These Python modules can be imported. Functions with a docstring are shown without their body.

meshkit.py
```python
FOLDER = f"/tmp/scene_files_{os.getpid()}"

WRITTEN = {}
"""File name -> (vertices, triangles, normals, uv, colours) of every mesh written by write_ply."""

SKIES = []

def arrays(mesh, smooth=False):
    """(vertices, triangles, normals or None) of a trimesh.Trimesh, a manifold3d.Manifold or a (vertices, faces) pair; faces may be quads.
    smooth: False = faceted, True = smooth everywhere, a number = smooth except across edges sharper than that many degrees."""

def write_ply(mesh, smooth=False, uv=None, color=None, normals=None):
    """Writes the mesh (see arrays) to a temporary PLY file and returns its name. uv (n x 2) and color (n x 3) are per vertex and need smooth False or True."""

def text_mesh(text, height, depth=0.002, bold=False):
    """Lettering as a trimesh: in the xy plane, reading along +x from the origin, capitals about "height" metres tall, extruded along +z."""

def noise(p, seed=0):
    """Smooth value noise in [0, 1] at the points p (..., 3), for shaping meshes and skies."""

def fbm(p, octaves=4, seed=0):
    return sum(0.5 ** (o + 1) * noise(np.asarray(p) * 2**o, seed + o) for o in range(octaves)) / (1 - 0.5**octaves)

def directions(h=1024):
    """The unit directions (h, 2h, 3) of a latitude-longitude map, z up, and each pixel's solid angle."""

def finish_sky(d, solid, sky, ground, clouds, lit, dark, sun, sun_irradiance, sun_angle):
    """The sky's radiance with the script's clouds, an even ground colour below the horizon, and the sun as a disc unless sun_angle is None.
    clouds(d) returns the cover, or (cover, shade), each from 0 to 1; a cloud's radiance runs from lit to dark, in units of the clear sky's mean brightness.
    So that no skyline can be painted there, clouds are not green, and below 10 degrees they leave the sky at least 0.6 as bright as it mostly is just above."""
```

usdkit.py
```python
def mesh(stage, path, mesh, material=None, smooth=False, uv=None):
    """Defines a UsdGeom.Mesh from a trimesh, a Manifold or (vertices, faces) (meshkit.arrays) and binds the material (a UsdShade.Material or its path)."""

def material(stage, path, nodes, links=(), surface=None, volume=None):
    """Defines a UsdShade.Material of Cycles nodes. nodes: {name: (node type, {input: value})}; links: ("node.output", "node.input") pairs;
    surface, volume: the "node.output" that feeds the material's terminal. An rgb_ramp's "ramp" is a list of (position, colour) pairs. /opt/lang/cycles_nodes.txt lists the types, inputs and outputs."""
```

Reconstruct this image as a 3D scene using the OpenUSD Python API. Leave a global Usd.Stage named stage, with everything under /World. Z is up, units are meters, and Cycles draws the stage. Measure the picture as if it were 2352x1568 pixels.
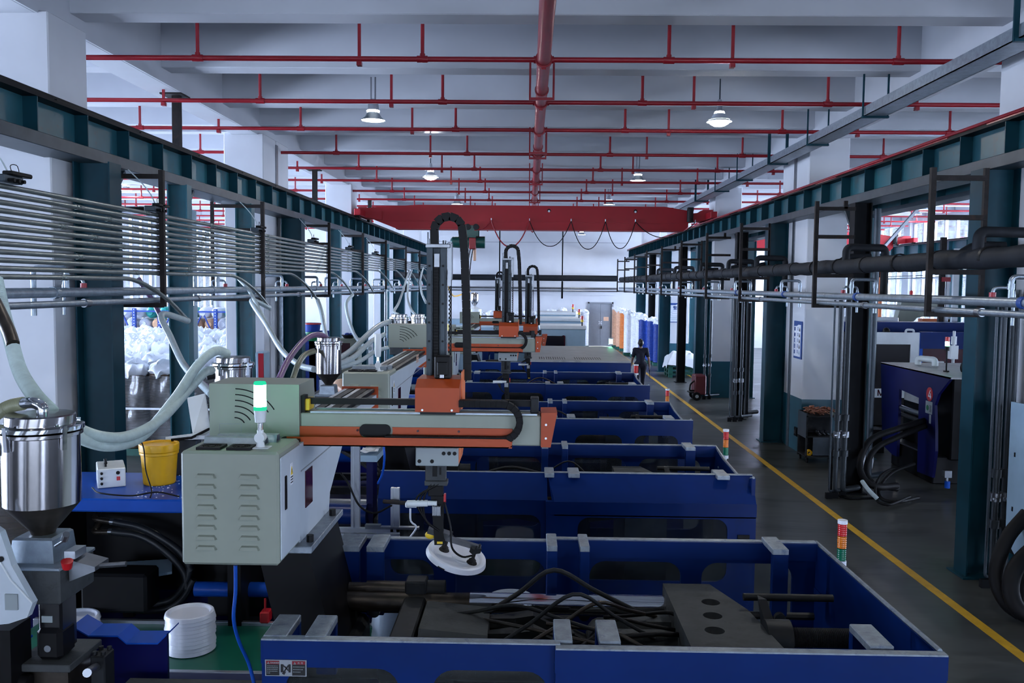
import math, random
import numpy as np, trimesh, usdkit, meshkit
from pxr import Usd, UsdGeom, UsdLux, UsdShade, Gf, Sdf
from shapely.geometry import Polygon, box as sbox, Point, LineString
from shapely import affinity
import shapely
random.seed(7); RNG = np.random.default_rng(7)
stage = Usd.Stage.CreateInMemory()
UsdGeom.SetStageUpAxis(stage, 'Z'); UsdGeom.SetStageMetersPerUnit(stage, 1.0)
UsdGeom.Xform.Define(stage, '/World'); UsdGeom.Scope.Define(stage, '/World/Looks')
# ---------------------------------------------------------------- camera, sky, daylight, exposure
YAW, PIT, ROL = np.radians([1.0718, 3.7305, 0.5692])
EYE = np.array([0.0, 0.0, 3.5])
_F = np.array([-math.sin(YAW)*math.cos(PIT), math.cos(YAW)*math.cos(PIT), -math.sin(PIT)])
_r = np.array([math.cos(YAW), math.sin(YAW), 0.0]); _u = np.cross(_r, _F)
_R = math.cos(ROL)*_r + math.sin(ROL)*_u; _U = -math.sin(ROL)*_r + math.cos(ROL)*_u
cam = UsdGeom.Camera.Define(stage, '/World/camera')
cam.CreateHorizontalApertureAttr(36.0); cam.CreateVerticalApertureAttr(24.0)
cam.CreateFocalLengthAttr(2000/2352*36); cam.CreateClippingRangeAttr(Gf.Vec2f(0.05, 400))
cam.AddTransformOp().Set(Gf.Matrix4d(*_R, 0, *_U, 0, *(-_F), 0, *EYE, 1))
EXPOSURE = 0.0
cam.CreateExposureAttr(EXPOSURE)
dome = UsdLux.DomeLight.Define(stage, '/World/sky_light'); dome.CreateIntensityAttr(2.2); dome.CreateColorAttr(Gf.Vec3f(0.80, 0.90, 1.10))
DAY = (0.76, 0.88, 1.16)
for nm, x, y, rz, w, z0, z1, inten in (('daylight_left_near', -18.75, 10.2, -90, 16.4, .25, 3.2, 42.0), ('daylight_left_far', -18.75, 34.45, -90, 31.5, 1.35, 6.6, 28.0),
        ('daylight_right_near', 18.75, 10.2, 90, 16.4, .25, 4.0, 5.0), ('daylight_right_far', 18.75, 38.0, 90, 24.4, 1.35, 6.6, 45.0),
        ('daylight_end_left', -12, -14.6, 0, 9.0, .3, 4.5, 5.0), ('daylight_end_right', 12, -14.6, 0, 9.0, .3, 4.5, 16.0)):
    L = UsdLux.RectLight.Define(stage, '/World/' + nm)
    L.CreateWidthAttr(w); L.CreateHeightAttr(z1-z0); L.CreateIntensityAttr(inten); L.CreateColorAttr(Gf.Vec3f(*DAY))
    L.AddTranslateOp().Set(Gf.Vec3d(x, y, (z0+z1)/2)); L.AddRotateZOp().Set(rz); L.AddRotateXOp().Set(90)
# ---------------------------------------------------------------- naming helpers
_used = {}
def numbered(parent, name):
    k = (parent, name); n = _used.get(k, 0); _used[k] = n + 1
    return f'{parent}/{name}' if n == 0 else f'{parent}/{name}_{n:03d}'
class Thing:
    def __init__(s, name, label=None, cat=None, loc=(0, 0, 0), group=None, kind=None):
        s.name = name; s.path = numbered('/World', name); s.loc = np.array(loc, float)
        x = UsdGeom.Xform.Define(stage, s.path); x.AddTranslateOp().Set(Gf.Vec3d(*map(float, loc))); s.prim = x.GetPrim()
        tag(s.prim, label, cat, group, kind); s.label, s.cat, s.group, s.kind = label, cat, group, kind
    def part(s, name, g, m, parent=None, smooth=False, label=None, kind=None):
        p = numbered(parent or s.path, name)
        v, f = g.get()
        me = usdkit.mesh(stage, p, (v - s.loc, f), M[m], smooth=smooth)
        if label: me.GetPrim().SetCustomDataByKey('label', label)
        if kind: me.GetPrim().SetCustomDataByKey('kind', kind)
        return p
    def copy(s, loc, label=None, rz=0, group=None, scale=None):
        name = s.name
        p = numbered('/World', name); x = UsdGeom.Xform.Define(stage, p)
        pr = x.GetPrim(); pr.GetReferences().AddInternalReference(s.path)
        x.ClearXformOpOrder()
        x.AddTransformOp().Set(Gf.Matrix4d().SetRotate(Gf.Rotation(Gf.Vec3d(0, 0, 1), rz)) * Gf.Matrix4d().SetTranslate(Gf.Vec3d(*map(float, loc))))
        tag(pr, label or s.label, s.cat, group or s.group, s.kind); pr.SetInstanceable(True)
        return pr
def tag(p, label=None, cat=None, group=None, kind=None):
    for k, v in (('label', label), ('category', cat), ('group', group), ('kind', kind)):
        if v: p.SetCustomDataByKey(k, v)
def single(name, g, m, label, cat, group=None, kind=None, smooth=False):
    p = numbered('/World', name); v, f = g.get()
    c = np.array([(v[:, 0].min()+v[:, 0].max())/2, (v[:, 1].min()+v[:, 1].max())/2, v[:, 2].min()])
    me = usdkit.mesh(stage, p, (v - c, f), M[m], smooth=smooth); me.AddTranslateOp().Set(Gf.Vec3d(*map(float, c)))
    tag(me.GetPrim(), label, cat, group, kind); return me
def mix_(a, b, t): return np.asarray(a)*(1-t) + np.asarray(b)*t
# ---------------------------------------------------------------- mesh collector
_CUBE_F = np.array([[0,2,1],[0,3,2],[4,5,6],[4,6,7],[0,1,5],[0,5,4],[1,2,6],[1,6,5],[2,3,7],[2,7,6],[3,0,4],[3,4,7]])
class G:
    def __init__(s): s.v, s.f, s.n = [], [], 0
    def add(s, v, f):
        v = np.asarray(v, float); f = np.asarray(f, int); s.v.append(v); s.f.append(f + s.n); s.n += len(v); return s
    def get(s): return np.vstack(s.v), np.vstack(s.f)
    def box(s, x0, y0, z0, x1, y1, z1, b=0.0):
        lo, hi = np.minimum((x0,y0,z0),(x1,y1,z1)), np.maximum((x0,y0,z0),(x1,y1,z1)); (x0,y0,z0),(x1,y1,z1) = lo, hi
        if b <= 0 or min(hi-lo) <= 2*b:
            return s.add([(x0,y0,z0),(x1,y0,z0),(x1,y1,z0),(x0,y1,z0),(x0,y0,z1),(x1,y0,z1),(x1,y1,z1),(x0,y1,z1)], _CUBE_F)
        P = []
        for x, dx in ((x0, b), (x1, -b)):
            for y, dy in ((y0, b), (y1, -b)):
                for z, dz in ((z0, b), (z1, -b)): P += [(x+dx, y+dy, z), (x+dx, y, z+dz), (x, y+dy, z+dz)]
        return s.hull(P)
    def hull(s, P):
        h = trimesh.convex.convex_hull(np.asarray(P, float)); return s.add(h.vertices, h.faces)
    def bar(s, p0, p1, w, h=None, up=(0, 0, 1)):
        p0, p1 = np.array(p0, float), np.array(p1, float); h = w if h is None else h
        d = p1 - p0; d /= np.linalg.norm(d); a = np.cross(d, up)
        if np.linalg.norm(a) < 1e-6: a = np.cross(d, (0, 1, 0))
        a /= np.linalg.norm(a); c = np.cross(a, d); a *= w/2; c *= h/2
        return s.add([p0-a-c, p0+a-c, p0+a+c, p0-a+c, p1-a-c, p1+a-c, p1+a+c, p1-a+c], _CUBE_F[:, ::-1])
    def cyl(s, p0, p1, r, r1=None, n=14, cap=True):
        p0, p1 = np.array(p0, float), np.array(p1, float); r1 = r if r1 is None else r1
        d = p1 - p0; d /= np.linalg.norm(d); a = np.cross(d, (0, 0, 1) if abs(d[2]) < .9 else (1, 0, 0)); a /= np.linalg.norm(a); b = np.cross(d, a)
        t = np.arange(n)*2*math.pi/n; c = np.cos(t)[:, None]*a + np.sin(t)[:, None]*b
        v = np.vstack([p0 + r*c, p1 + r1*c]); i = np.arange(n); j = (i+1) % n
        f = [np.stack([i, j, j+n], 1), np.stack([i, j+n, i+n], 1)]
        if cap:
            v = np.vstack([v, p0, p1]); f += [np.stack([j, i, np.full(n, 2*n)], 1), np.stack([i+n, j+n, np.full(n, 2*n+1)], 1)]
        return s.add(v, np.vstack(f))
    def tube(s, pts, r, n=8, cap=True):
        p = np.asarray(pts, float); r = np.broadcast_to(np.asarray(r, float), (len(p),))
        t = np.gradient(p, axis=0); t /= np.linalg.norm(t, axis=1, keepdims=True) + 1e-12
        a = np.zeros_like(p); x = np.cross(t[0], (0, 0, 1) if abs(t[0, 2]) < .9 else (1, 0, 0)); 
        for k in range(len(p)):
            x = x - t[k]*np.dot(x, t[k]); x /= np.linalg.norm(x) + 1e-12; a[k] = x
        b = np.cross(t, a); ang = np.arange(n)*2*math.pi/n
        v = p[:, None] + r[:, None, None]*(np.cos(ang)[None, :, None]*a[:, None] + np.sin(ang)[None, :, None]*b[:, None])
        i, j = np.meshgrid(np.arange(len(p)-1), np.arange(n), indexing='ij'); j1 = (j+1) % n
        q = np.stack([i*n+j, i*n+j1, (i+1)*n+j1, (i+1)*n+j], -1).reshape(-1, 4)
        f = np.vstack([q[:, [0, 1, 2]], q[:, [0, 2, 3]]]); v = v.reshape(-1, 3)
        if cap:
            m = len(v); v = np.vstack([v, p[0], p[-1]]); k = np.arange(n); k1 = (k+1) % n; e = (len(p)-1)*n
            f = np.vstack([f, np.stack([k1, k, np.full(n, m)], 1), np.stack([e+k, e+k1, np.full(n, m+1)], 1)])
        return s.add(v, f)
    def prism(s, poly, a, b, axis='y'):
        """poly: points or shapely polygon in the plane of the other two axes (x,z for y; y,z for x; x,y for z), extruded from a to b."""
        P = poly if hasattr(poly, 'geom_type') else Polygon(poly)
        for g in getattr(P, 'geoms', [P]):
            m = trimesh.creation.extrude_polygon(g, 1.0, engine='earcut'); u = m.vertices; w = a + (b-a)*u[:, 2:3]
            v = {'y': np.hstack([u[:, :1], w, u[:, 1:2]]), 'x': np.hstack([w, u[:, :2]]), 'z': np.hstack([u[:, :2], w])}[axis]
            s.add(v, m.faces if (b > a) == (axis != 'y') else m.faces[:, ::-1])
        return s
    def lathe(s, prof, c=(0, 0, 0), n=24, axis=None):
        """prof: (radius, height) pairs from bottom to top around the z axis at c; axis: a direction instead of z."""
        pr = np.asarray(prof, float); t = np.arange(n)*2*math.pi/n
        v = np.stack([pr[:, 0, None]*np.cos(t), pr[:, 0, None]*np.sin(t), np.broadcast_to(pr[:, 1, None], (len(pr), n))], -1).reshape(-1, 3)
        i, j = np.meshgrid(np.arange(len(pr)-1), np.arange(n), indexing='ij'); j1 = (j+1) % n
        q = np.stack([i*n+j, i*n+j1, (i+1)*n+j1, (i+1)*n+j], -1).reshape(-1, 4)
        if axis is not None:
            d = np.array(axis, float); d /= np.linalg.norm(d); a = np.cross((0, 1, 0) if abs(d[1]) < .9 else (1, 0, 0), d); a /= np.linalg.norm(a); b = np.cross(d, a)
            v = v @ np.array([a, b, d])
        return s.add(v + np.asarray(c, float), np.vstack([q[:, [0, 1, 2]], q[:, [0, 2, 3]]]))
    def ball(s, c, r, n=10, sc=(1, 1, 1)):
        k = np.linspace(-math.pi/2, math.pi/2, n); pr = np.stack([r*np.cos(k), r*np.sin(k)], 1); g = G().lathe(pr, n=2*n); v, f = g.get()
        return s.add(v*np.array(sc) + np.array(c, float), f)
    def merge(s, g): v, f = g.get(); return s.add(v, f)
def curve(pts, n=40):
    """A smooth polyline (centripetal-free Catmull-Rom) through the points, n samples."""
    p = np.asarray(pts, float); P = np.vstack([2*p[0]-p[1], p, 2*p[-1]-p[-2]]); L = np.concatenate([[0], np.cumsum(np.linalg.norm(np.diff(p, axis=0), axis=1))])
    out = []
    for x in np.linspace(0, L[-1], n):
        k = min(np.searchsorted(L, x, 'right')-1, len(p)-2); t = (x-L[k])/(L[k+1]-L[k]); a, b, c, d = P[k:k+4]
        out.append(.5*((2*b) + (c-a)*t + (2*a-5*b+4*c-d)*t*t + (3*b-a-3*c+d)*t**3))
    return np.array(out)
def bend(pts, r, k=6):
    """A polyline with its corners rounded by radius r."""
    p = [np.array(x, float) for x in pts]; out = [p[0]]
    for a, b, c in zip(p, p[1:], p[2:]):
        u, w = a-b, c-b; lu, lw = np.linalg.norm(u), np.linalg.norm(w); q = min(r, lu/2.01, lw/2.01)
        s0, s1 = b+u/lu*q, b+w/lw*q
        for t in np.linspace(0, 1, k+1): out.append((1-t)**2*s0 + 2*t*(1-t)*b + t*t*s1)
    return np.array(out + [p[-1]])
def ribs(pts, r, pitch, depth, n=10):
    """Radii for a corrugated hose along pts: resampled points and radii."""
    p = np.asarray(pts, float); L = np.concatenate([[0], np.cumsum(np.linalg.norm(np.diff(p, axis=0), axis=1))]); m = max(4, int(L[-1]/pitch)*2)
    x = np.linspace(0, L[-1], m+1); q = np.stack([np.interp(x, L, p[:, k]) for k in range(3)], 1)
    return q, r + depth*(np.arange(m+1) % 2 - .5)
def rrect(x0, z0, x1, z1, r): return sbox(x0+r, z0+r, x1-r, z1-r).buffer(r, quad_segs=5)
def at(x, y, X=None, Y=None, Z=None):
    """The point of a plane that the measured photograph shows at pixel (x, y): used to take positions off the photograph."""
    d = _R*(x-1176)/2000 - _U*(y-784)/2000 + _F; k, v = (0, X) if X is not None else (1, Y) if Y is not None else (2, Z)
    return EYE + d*(v-EYE[k])/d[k]
# ---------------------------------------------------------------- materials
M = {}
def mat(name, col, rough=.5, metal=0.0, var=.12, scale=6.0, bump=0.0, bscale=60.0, spec=.5, coat=0.0, dirt=None, dscale=2.0, dlo=.55, dhi=.75):
    c = np.array(col, float)
    nodes = {'g': ('texture_coordinate', {}), 'n': ('noise_texture', {'scale': scale, 'detail': 5.0, 'roughness': .6}),
             'r': ('rgb_ramp', {'ramp': [(.25, tuple(np.clip(c*(1-var), 0, 1))), (.75, tuple(np.clip(c*(1+var), 0, 1)))]}),
             'p': ('principled_bsdf', {'roughness': rough, 'metallic': metal, 'specular_ior_level': spec, 'coat_weight': coat})}
    links = [('g.object', 'n.vector'), ('n.fac', 'r.fac')]
    src = 'r.color'
    if dirt is not None:
        nodes['dn'] = ('noise_texture', {'scale': dscale, 'detail': 8.0, 'roughness': .7, 'distortion': .6})
        nodes['dm'] = ('map_range', {'from_min': dlo, 'from_max': dhi, 'clamp': True}); nodes['dx'] = ('mix_color', {'b': tuple(dirt)})
        links += [('g.object', 'dn.vector'), ('dn.fac', 'dm.value'), ('dm.result', 'dx.fac'), (src, 'dx.a')]; src = 'dx.result'
    links += [(src, 'p.base_color')]
    if bump:
        nodes['bn'] = ('noise_texture', {'scale': bscale, 'detail': 3.0}); nodes['b'] = ('bump', {'strength': bump, 'distance': .01})
        links += [('g.object', 'bn.vector'), ('bn.fac', 'b.height'), ('b.normal', 'p.normal')]
    M[name] = usdkit.material(stage, '/World/Looks/' + name, nodes, links, surface='p.BSDF')
def emit(name, col, k):
    M[name] = usdkit.material(stage, '/World/Looks/' + name, {'e': ('emission', {'color': tuple(col), 'strength': k})}, [], surface='e.emission')
def clear(name, tint=(1, 1, 1), gloss=.1, rough=.02, milky=0.0, milk=(.8, .85, .9)):
    """Clear sheet: transparent mixed with a glossy reflection by fresnel, and with a little scattering dust or milkiness."""
    nodes = {'t': ('transparent_bsdf', {'color': tuple(tint)}), 'g': ('glossy_bsdf', {'color': (1, 1, 1), 'roughness': rough}), 'f': ('fresnel', {'IOR': 1.45}),
             'm': ('mix_closure', {}), 'd': ('diffuse_bsdf', {'color': tuple(milk)}), 'n': ('noise_texture', {'scale': 3.0, 'detail': 6.0}), 'q': ('map_range', {'from_min': .35, 'from_max': .75, 'to_min': milky*.5, 'to_max': milky*1.5, 'clamp': True}), 'm2': ('mix_closure', {}), 'c': ('texture_coordinate', {})}
    M[name] = usdkit.material(stage, '/World/Looks/' + name, nodes, [('f.fac', 'm.fac'), ('t.BSDF', 'm.closure1'), ('g.BSDF', 'm.closure2'), ('c.object', 'n.vector'), ('n.fac', 'q.value'), ('q.result', 'm2.fac'), ('m.closure', 'm2.closure1'), ('d.BSDF', 'm2.closure2')], surface='m2.closure')
mat('white_wall', (.62, .635, .67), .7, var=.05, scale=1.2, bump=.05, bscale=25)
mat('ceiling_paint', (.55, .57, .61), .75, var=.06, scale=.8, bump=.04, bscale=20)
mat('teal_dado', (.010, .085, .125), .4, var=.15, scale=3)
mat('teal_paint', (.005, .042, .062), .38, spec=.18, var=.22, scale=2.5)
mat('teal_light', (.014, .090, .118), .4, var=.25, scale=2.0, dirt=(.05, .06, .06), dscale=3)
mat('gray_steel', (.040, .055, .070), .45, metal=.3, var=.25, scale=5)
mat('rusty_steel', (.024, .021, .021), .65, spec=.25, metal=.3, var=.4, scale=9, dirt=(.07, .035, .02), dscale=6)
mat('dark_rail', (.007, .008, .010), .55, spec=.2, metal=.4, var=.3)
mat('red_pipe', (.30, .008, .018), .35, var=.12, scale=4)
mat('red_crane', (.36, .002, .012), .5, var=.10, scale=1.5)
mat('blue_paint', (.002, .019, .120), .33, spec=.18, var=.18, scale=2.2, dirt=(.003, .014, .045), dscale=2.6, dlo=.6, dhi=.85)
mat('blue_dark', (.004, .005, .065), .35, spec=.18, var=.2, scale=2)
mat('blue_bright', (.008, .075, .42), .35, spec=.18, var=.15, scale=3)
mat('worn_edge', (.26, .30, .34), .45, metal=.4, var=.3, scale=20, dirt=(.05, .08, .18), dscale=18)
mat('cream', (.265, .295, .245), .42, var=.06, scale=3, bump=.03, bscale=200)
mat('white_enamel', (.50, .56, .62), .38, var=.07, scale=3, dirt=(.40, .43, .45), dscale=5, dlo=.62, dhi=.9)
mat('machine_white', (.66, .70, .72), .4, var=.05)
mat('orange', (.42, .052, .002), .5, var=.10, scale=4)
mat('orange_light', (.80, .20, .06), .45, var=.08)
mat('black', (.005, .005, .006), .45, spec=.18, var=.3)
mat('black_rubber', (.005, .005, .006), .6, spec=.2, var=.3, scale=8)
mat('black_gloss', (.006, .006, .008), .18)
mat('insulation', (.011, .013, .017), .65, spec=.2, var=.35, scale=5, bump=.25, bscale=9)
mat('steel', (.26, .275, .30), .32, metal=.9, var=.15, scale=10)
mat('alu', (.50, .53, .58), .32, metal=.8, var=.08, scale=10)
mat('chrome', (.72, .74, .78), .09, metal=1.0, var=.05)
mat('galv', (.30, .35, .40), .36, metal=.7, var=.25, scale=14)
mat('drop_steel', (.035, .045, .055), .45, metal=.3, var=.2, scale=8)
mat('convey_tube', (.23, .26, .25), .27, metal=.75, var=.2, scale=6)
mat('dark_iron', (.016, .018, .021), .55, spec=.3, metal=.2, var=.35, scale=8, dirt=(.045, .045, .042), dscale=5)
mat('cast_gray', (.055, .060, .063), .65, spec=.25, var=.3, scale=6, dirt=(.02, .02, .02), dscale=7, bump=.15, bscale=40)
mat('grease_steel', (.06, .05, .042), .4, metal=.7, var=.5, scale=9)
mat('hopper_steel', (.36, .35, .36), .15, metal=1.0, var=.10, scale=5)
mat('hose_clear', (.42, .50, .52), .3, var=.12, scale=20)
mat('hose_ribbed', (.50, .60, .58), .4, var=.12, scale=20)
mat('hose_purple', (.22, .12, .24), .3, var=.12, scale=10)
mat('hose_olive', (.26, .27, .17), .35, var=.2, scale=14)
mat('rubber_hose', (.014, .017, .022), .45, var=.25, scale=8)
mat('lid_white', (.78, .80, .88), .32, var=.02)
mat('yellow_pail', (.80, .42, .005), .35, var=.06)
mat('belt_green', (.006, .11, .065), .35, var=.12, scale=5)
mat('brown_carton', (.10, .060, .032), .6, var=.35, scale=9)
mat('bag_white', (.82, .85, .90), .35, var=.05)
mat('tank_white', (.78, .80, .86), .4, var=.06)
mat('tank_tan', (.62, .36, .20), .4, var=.1)
mat('tank_orange', (.70, .22, .04), .45, var=.15, scale=12)
mat('tank_peach', (.78, .48, .32), .45, var=.12, scale=9)
mat('tank_green', (.01, .30, .26), .4, var=.1)
mat('pail_blue', (.012, .055, .33), .4, var=.15, scale=9)
mat('plastic_red', (.50, .012, .018), .35, var=.1)
mat('plastic_green', (.008, .17, .06), .35, var=.1)
mat('pallet_green', (.006, .075, .055), .5, var=.2)
mat('skin', (.28, .17, .13), .55, var=.05)
mat('navy_cloth', (.010, .012, .030), .8, var=.2, scale=20)
mat('hair', (.008, .007, .007), .5, var=.2)
mat('hoist_green', (.004, .075, .065), .35, var=.15)
mat('door_gray', (.26, .28, .31), .45, var=.08)
mat('print_white', (.74, .77, .84), .5, var=.02)
mat('print_blue', (.012, .06, .26), .5, var=.08)
mat('print_black', (.006, .006, .008), .5)
mat('print_red', (.22, .008, .02), .45)
mat('print_yellow', (.75, .50, .02), .5)
mat('sign_gray', (.28, .32, .33), .4, var=.05)
mat('lane_yellow', (.58, .32, .012), .5, var=.18, scale=5, dirt=(.22, .13, .02), dscale=4, dlo=.58, dhi=.8)
mat('copper', (.62, .30, .20), .2, metal=.8, var=.3, scale=14)
mat('pale_machine', (.28, .40, .50), .4, var=.06)
mat('dark_glass', (.010, .008, .010), .12)
mat('wine_glass', (.05, .006, .012), .12)
mat('gray_top', (.30, .31, .31), .5, var=.15, scale=4, dirt=(.12, .13, .14), dscale=1.6)
mat('cart_red', (.10, .008, .014), .5); mat('lens_red', (.55, .02, .02), .22); mat('lens_orange', (.75, .20, .02), .22); mat('lens_green', (.01, .16, .08), .22)
emit('lamp_glow', (1.0, .98, .93), 170.0); emit('lamp_soft', (1.0, .98, .93), 110.0); emit('lamp_ring', (.9, .96, 1.0), 6.0)
emit('green_glow', (.22, 1.0, .52), 22.0); emit('green_rim', (.03, .85, .45), .9); emit('amber_glow', (1.0, .62, .18), 2.0)
clear('window_pane', (.96, .98, 1.0), milky=.02)
clear('acrylic', (.70, .74, .76), milky=.035, milk=(.25, .28, .30), rough=.05)
clear('film', (.90, .92, .95), milky=.10, milk=(.7, .75, .8), rough=.12)
# concrete floor: trowelled grey, stained, half polished
M['concrete'] = usdkit.material(stage, '/World/Looks/concrete', {
    'c': ('texture_coordinate', {}), 'n1': ('noise_texture', {'scale': .55, 'detail': 8.0, 'roughness': .65, 'distortion': .8}), 'n2': ('noise_texture', {'scale': 3.5, 'detail': 6.0, 'roughness': .7}),
    'mp': ('mapping', {'scale': (.35, 1.3, 1.0)}), 'r1': ('rgb_ramp', {'ramp': [(.28, (.026, .027, .024)), (.48, (.052, .055, .050)), (.70, (.082, .086, .078))]}),
    'r2': ('rgb_ramp', {'ramp': [(.35, (.55, .55, .55)), (.65, (1, 1, 1))]}), 'm': ('mix_color', {'blend_type': 'multiply', 'fac': .7}),
    'rr': ('map_range', {'from_min': .3, 'from_max': .7, 'to_min': .26, 'to_max': .50}), 'p': ('principled_bsdf', {'specular_ior_level': .45}), 'b': ('bump', {'strength': .04, 'distance': .01})},
    [('c.object', 'mp.vector'), ('mp.vector', 'n1.vector'), ('mp.vector', 'n2.vector'), ('n1.fac', 'r1.fac'), ('n2.fac', 'r2.fac'), ('r1.color', 'm.a'), ('r2.color', 'm.b'), ('m.result', 'p.base_color'), ('n1.fac', 'rr.value'), ('rr.result', 'p.roughness'), ('n2.fac', 'b.height'), ('b.normal', 'p.normal')], surface='p.BSDF')
# ================================================================ THE BUILDING
Y0, Y1, XW = -14.0, 50.3, 18.2
ST = 'structure'
t = Thing('floor', 'grey polished concrete factory floor', 'floor', kind=ST)
t.part('slab', G().box(-XW, Y0, -.12, XW, Y1, 0), 'concrete')
t.part('lane_line', G().box(4.70, -8, 0, 4.815, 47.5, .004), 'lane_yellow', label='yellow painted lane line')
t.part('lane_line', G().box(6.30, 29.5, 0, 6.40, 37.5, .004), 'lane_yellow')
t = Thing('ceiling', 'white concrete ceiling with deep cross beams', 'ceiling', kind=ST)
t.part('slab', G().box(-XW, Y0, 7.62, XW, Y1, 7.85), 'ceiling_paint')
BEAM_Y = [-11.5, -8.8, -6.0, -3.0, 0.3, 3.0, 5.7, 8.4, 11.11, 13.8, 16.5, 18.72, 19.5, 22.0, 24.55, 27.25, 29.95, 32.65, 35.4, 38.1, 40.8, 43.5, 46.2, 48.9]
for y in BEAM_Y:
    t.part('ceiling_beam', G().box(-XW, y-.2, 6.8, XW, y+.2, 7.64, .012), 'ceiling_paint')
for x0, x1 in ((-6.24, -5.72), (5.92, 6.44)):
    g = G().box(x0, Y0, 6.57, x1, Y1, 7.63, .012)
    t.part('ceiling_girder', g, 'ceiling_paint')
    xi = x0 if abs(x0) < abs(x1) else x1; s = -1 if xi > 0 else 1
    t.part('girder_ledge', G().box(xi, Y0, 6.57, xi+s*.03, Y1, 6.69), 'ceiling_paint')
single('trim_1', G().box(-XW, 18.93, 6.79, XW, 19.29, 6.815), 'alu', 'bright metal cover strip over the ceiling expansion joint', 'trim', kind=ST)
COLS = {-1: [(-6.4, -5.6), (1.9, 2.75), (10.15, 11.03), (18.3, 19.2), (19.27, 20.2), (27.4, 28.25), (35.9, 36.75), (44.4, 45.25)],
        1: [(-6.4, -5.6), (1.9, 2.75), (10.15, 11.03), (18.35, 19.2), (19.27, 20.2), (27.5, 28.4), (36.0, 36.9), (44.4, 45.25)]}
WHERE = ['well behind the viewpoint', 'just outside the view', 'nearest in view', 'by the expansion joint, near half', 'by the expansion joint, far half', 'third along the bay', 'fourth along the bay', 'by the back wall']
for s in (-1, 1):
    x0, x1 = (-6.41, -5.58) if s < 0 else (5.78, 6.61)
    for k, (a, b) in enumerate(COLS[s]):
        t = Thing('column', f'white concrete column with teal dado on the {"left" if s<0 else "right"} row, {WHERE[k]}', 'column', ((x0+x1)/2, (a+b)/2, 0), kind=ST)
        t.part('shaft', G().box(x0, a, 0, x1, b, 6.6, .015), 'white_wall')
        t.part('dado', G().box(x0-.004, a-.004, 0, x1+.004, b+.004, 1.15), 'teal_dado', label='teal painted lower band')
        if k == 4:
            xi = x1 if s < 0 else x0
            t.part('joint_cover', G().box(xi-.02, a-.10, 0, xi+.02, a+.05, 6.5), 'steel', label='bright metal joint cover strip')
# outer walls: sill wall, head wall, piers; windows between
YS = [Y0 + .35 + k*8.0 for k in range(9)]
def opening(s, k):
    """The glazed opening of bay k in the wall of side s: (sill, head), or None where the wall is blank."""
    if s < 0: return None if k < 2 else (.25, 3.2) if k < 4 else (1.35, 6.62)
    return None if k in (0, 1, 4) else (.25, 4.0) if k < 4 else (1.35, 6.62)
for s in (-1, 1):
    nm = 'left' if s < 0 else 'right'; x = s*18.2
    t = Thing('wall_' + nm, f'white outer wall with tall glazed bays on the {nm}', 'wall', (x, 18, 0), kind=ST)
    for k in range(8):
        a, b = YS[k], YS[k+1]; o = opening(s, k)
        if o is None: t.part('blank_wall', G().box(x, a, 0, x+s*.3, b, 7.65), 'white_wall')
        else: t.part('sill_wall', G().box(x, a, 0, x+s*.3, b, o[0]), 'white_wall'); t.part('head_wall', G().box(x, a, o[1], x+s*.3, b, 7.65), 'white_wall')
    for y in YS: t.part('pier', G().box(x-s*.12, y-.35, 0, x+s*.31, y+.35, 7.64), 'white_wall')
wn = 0
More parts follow.
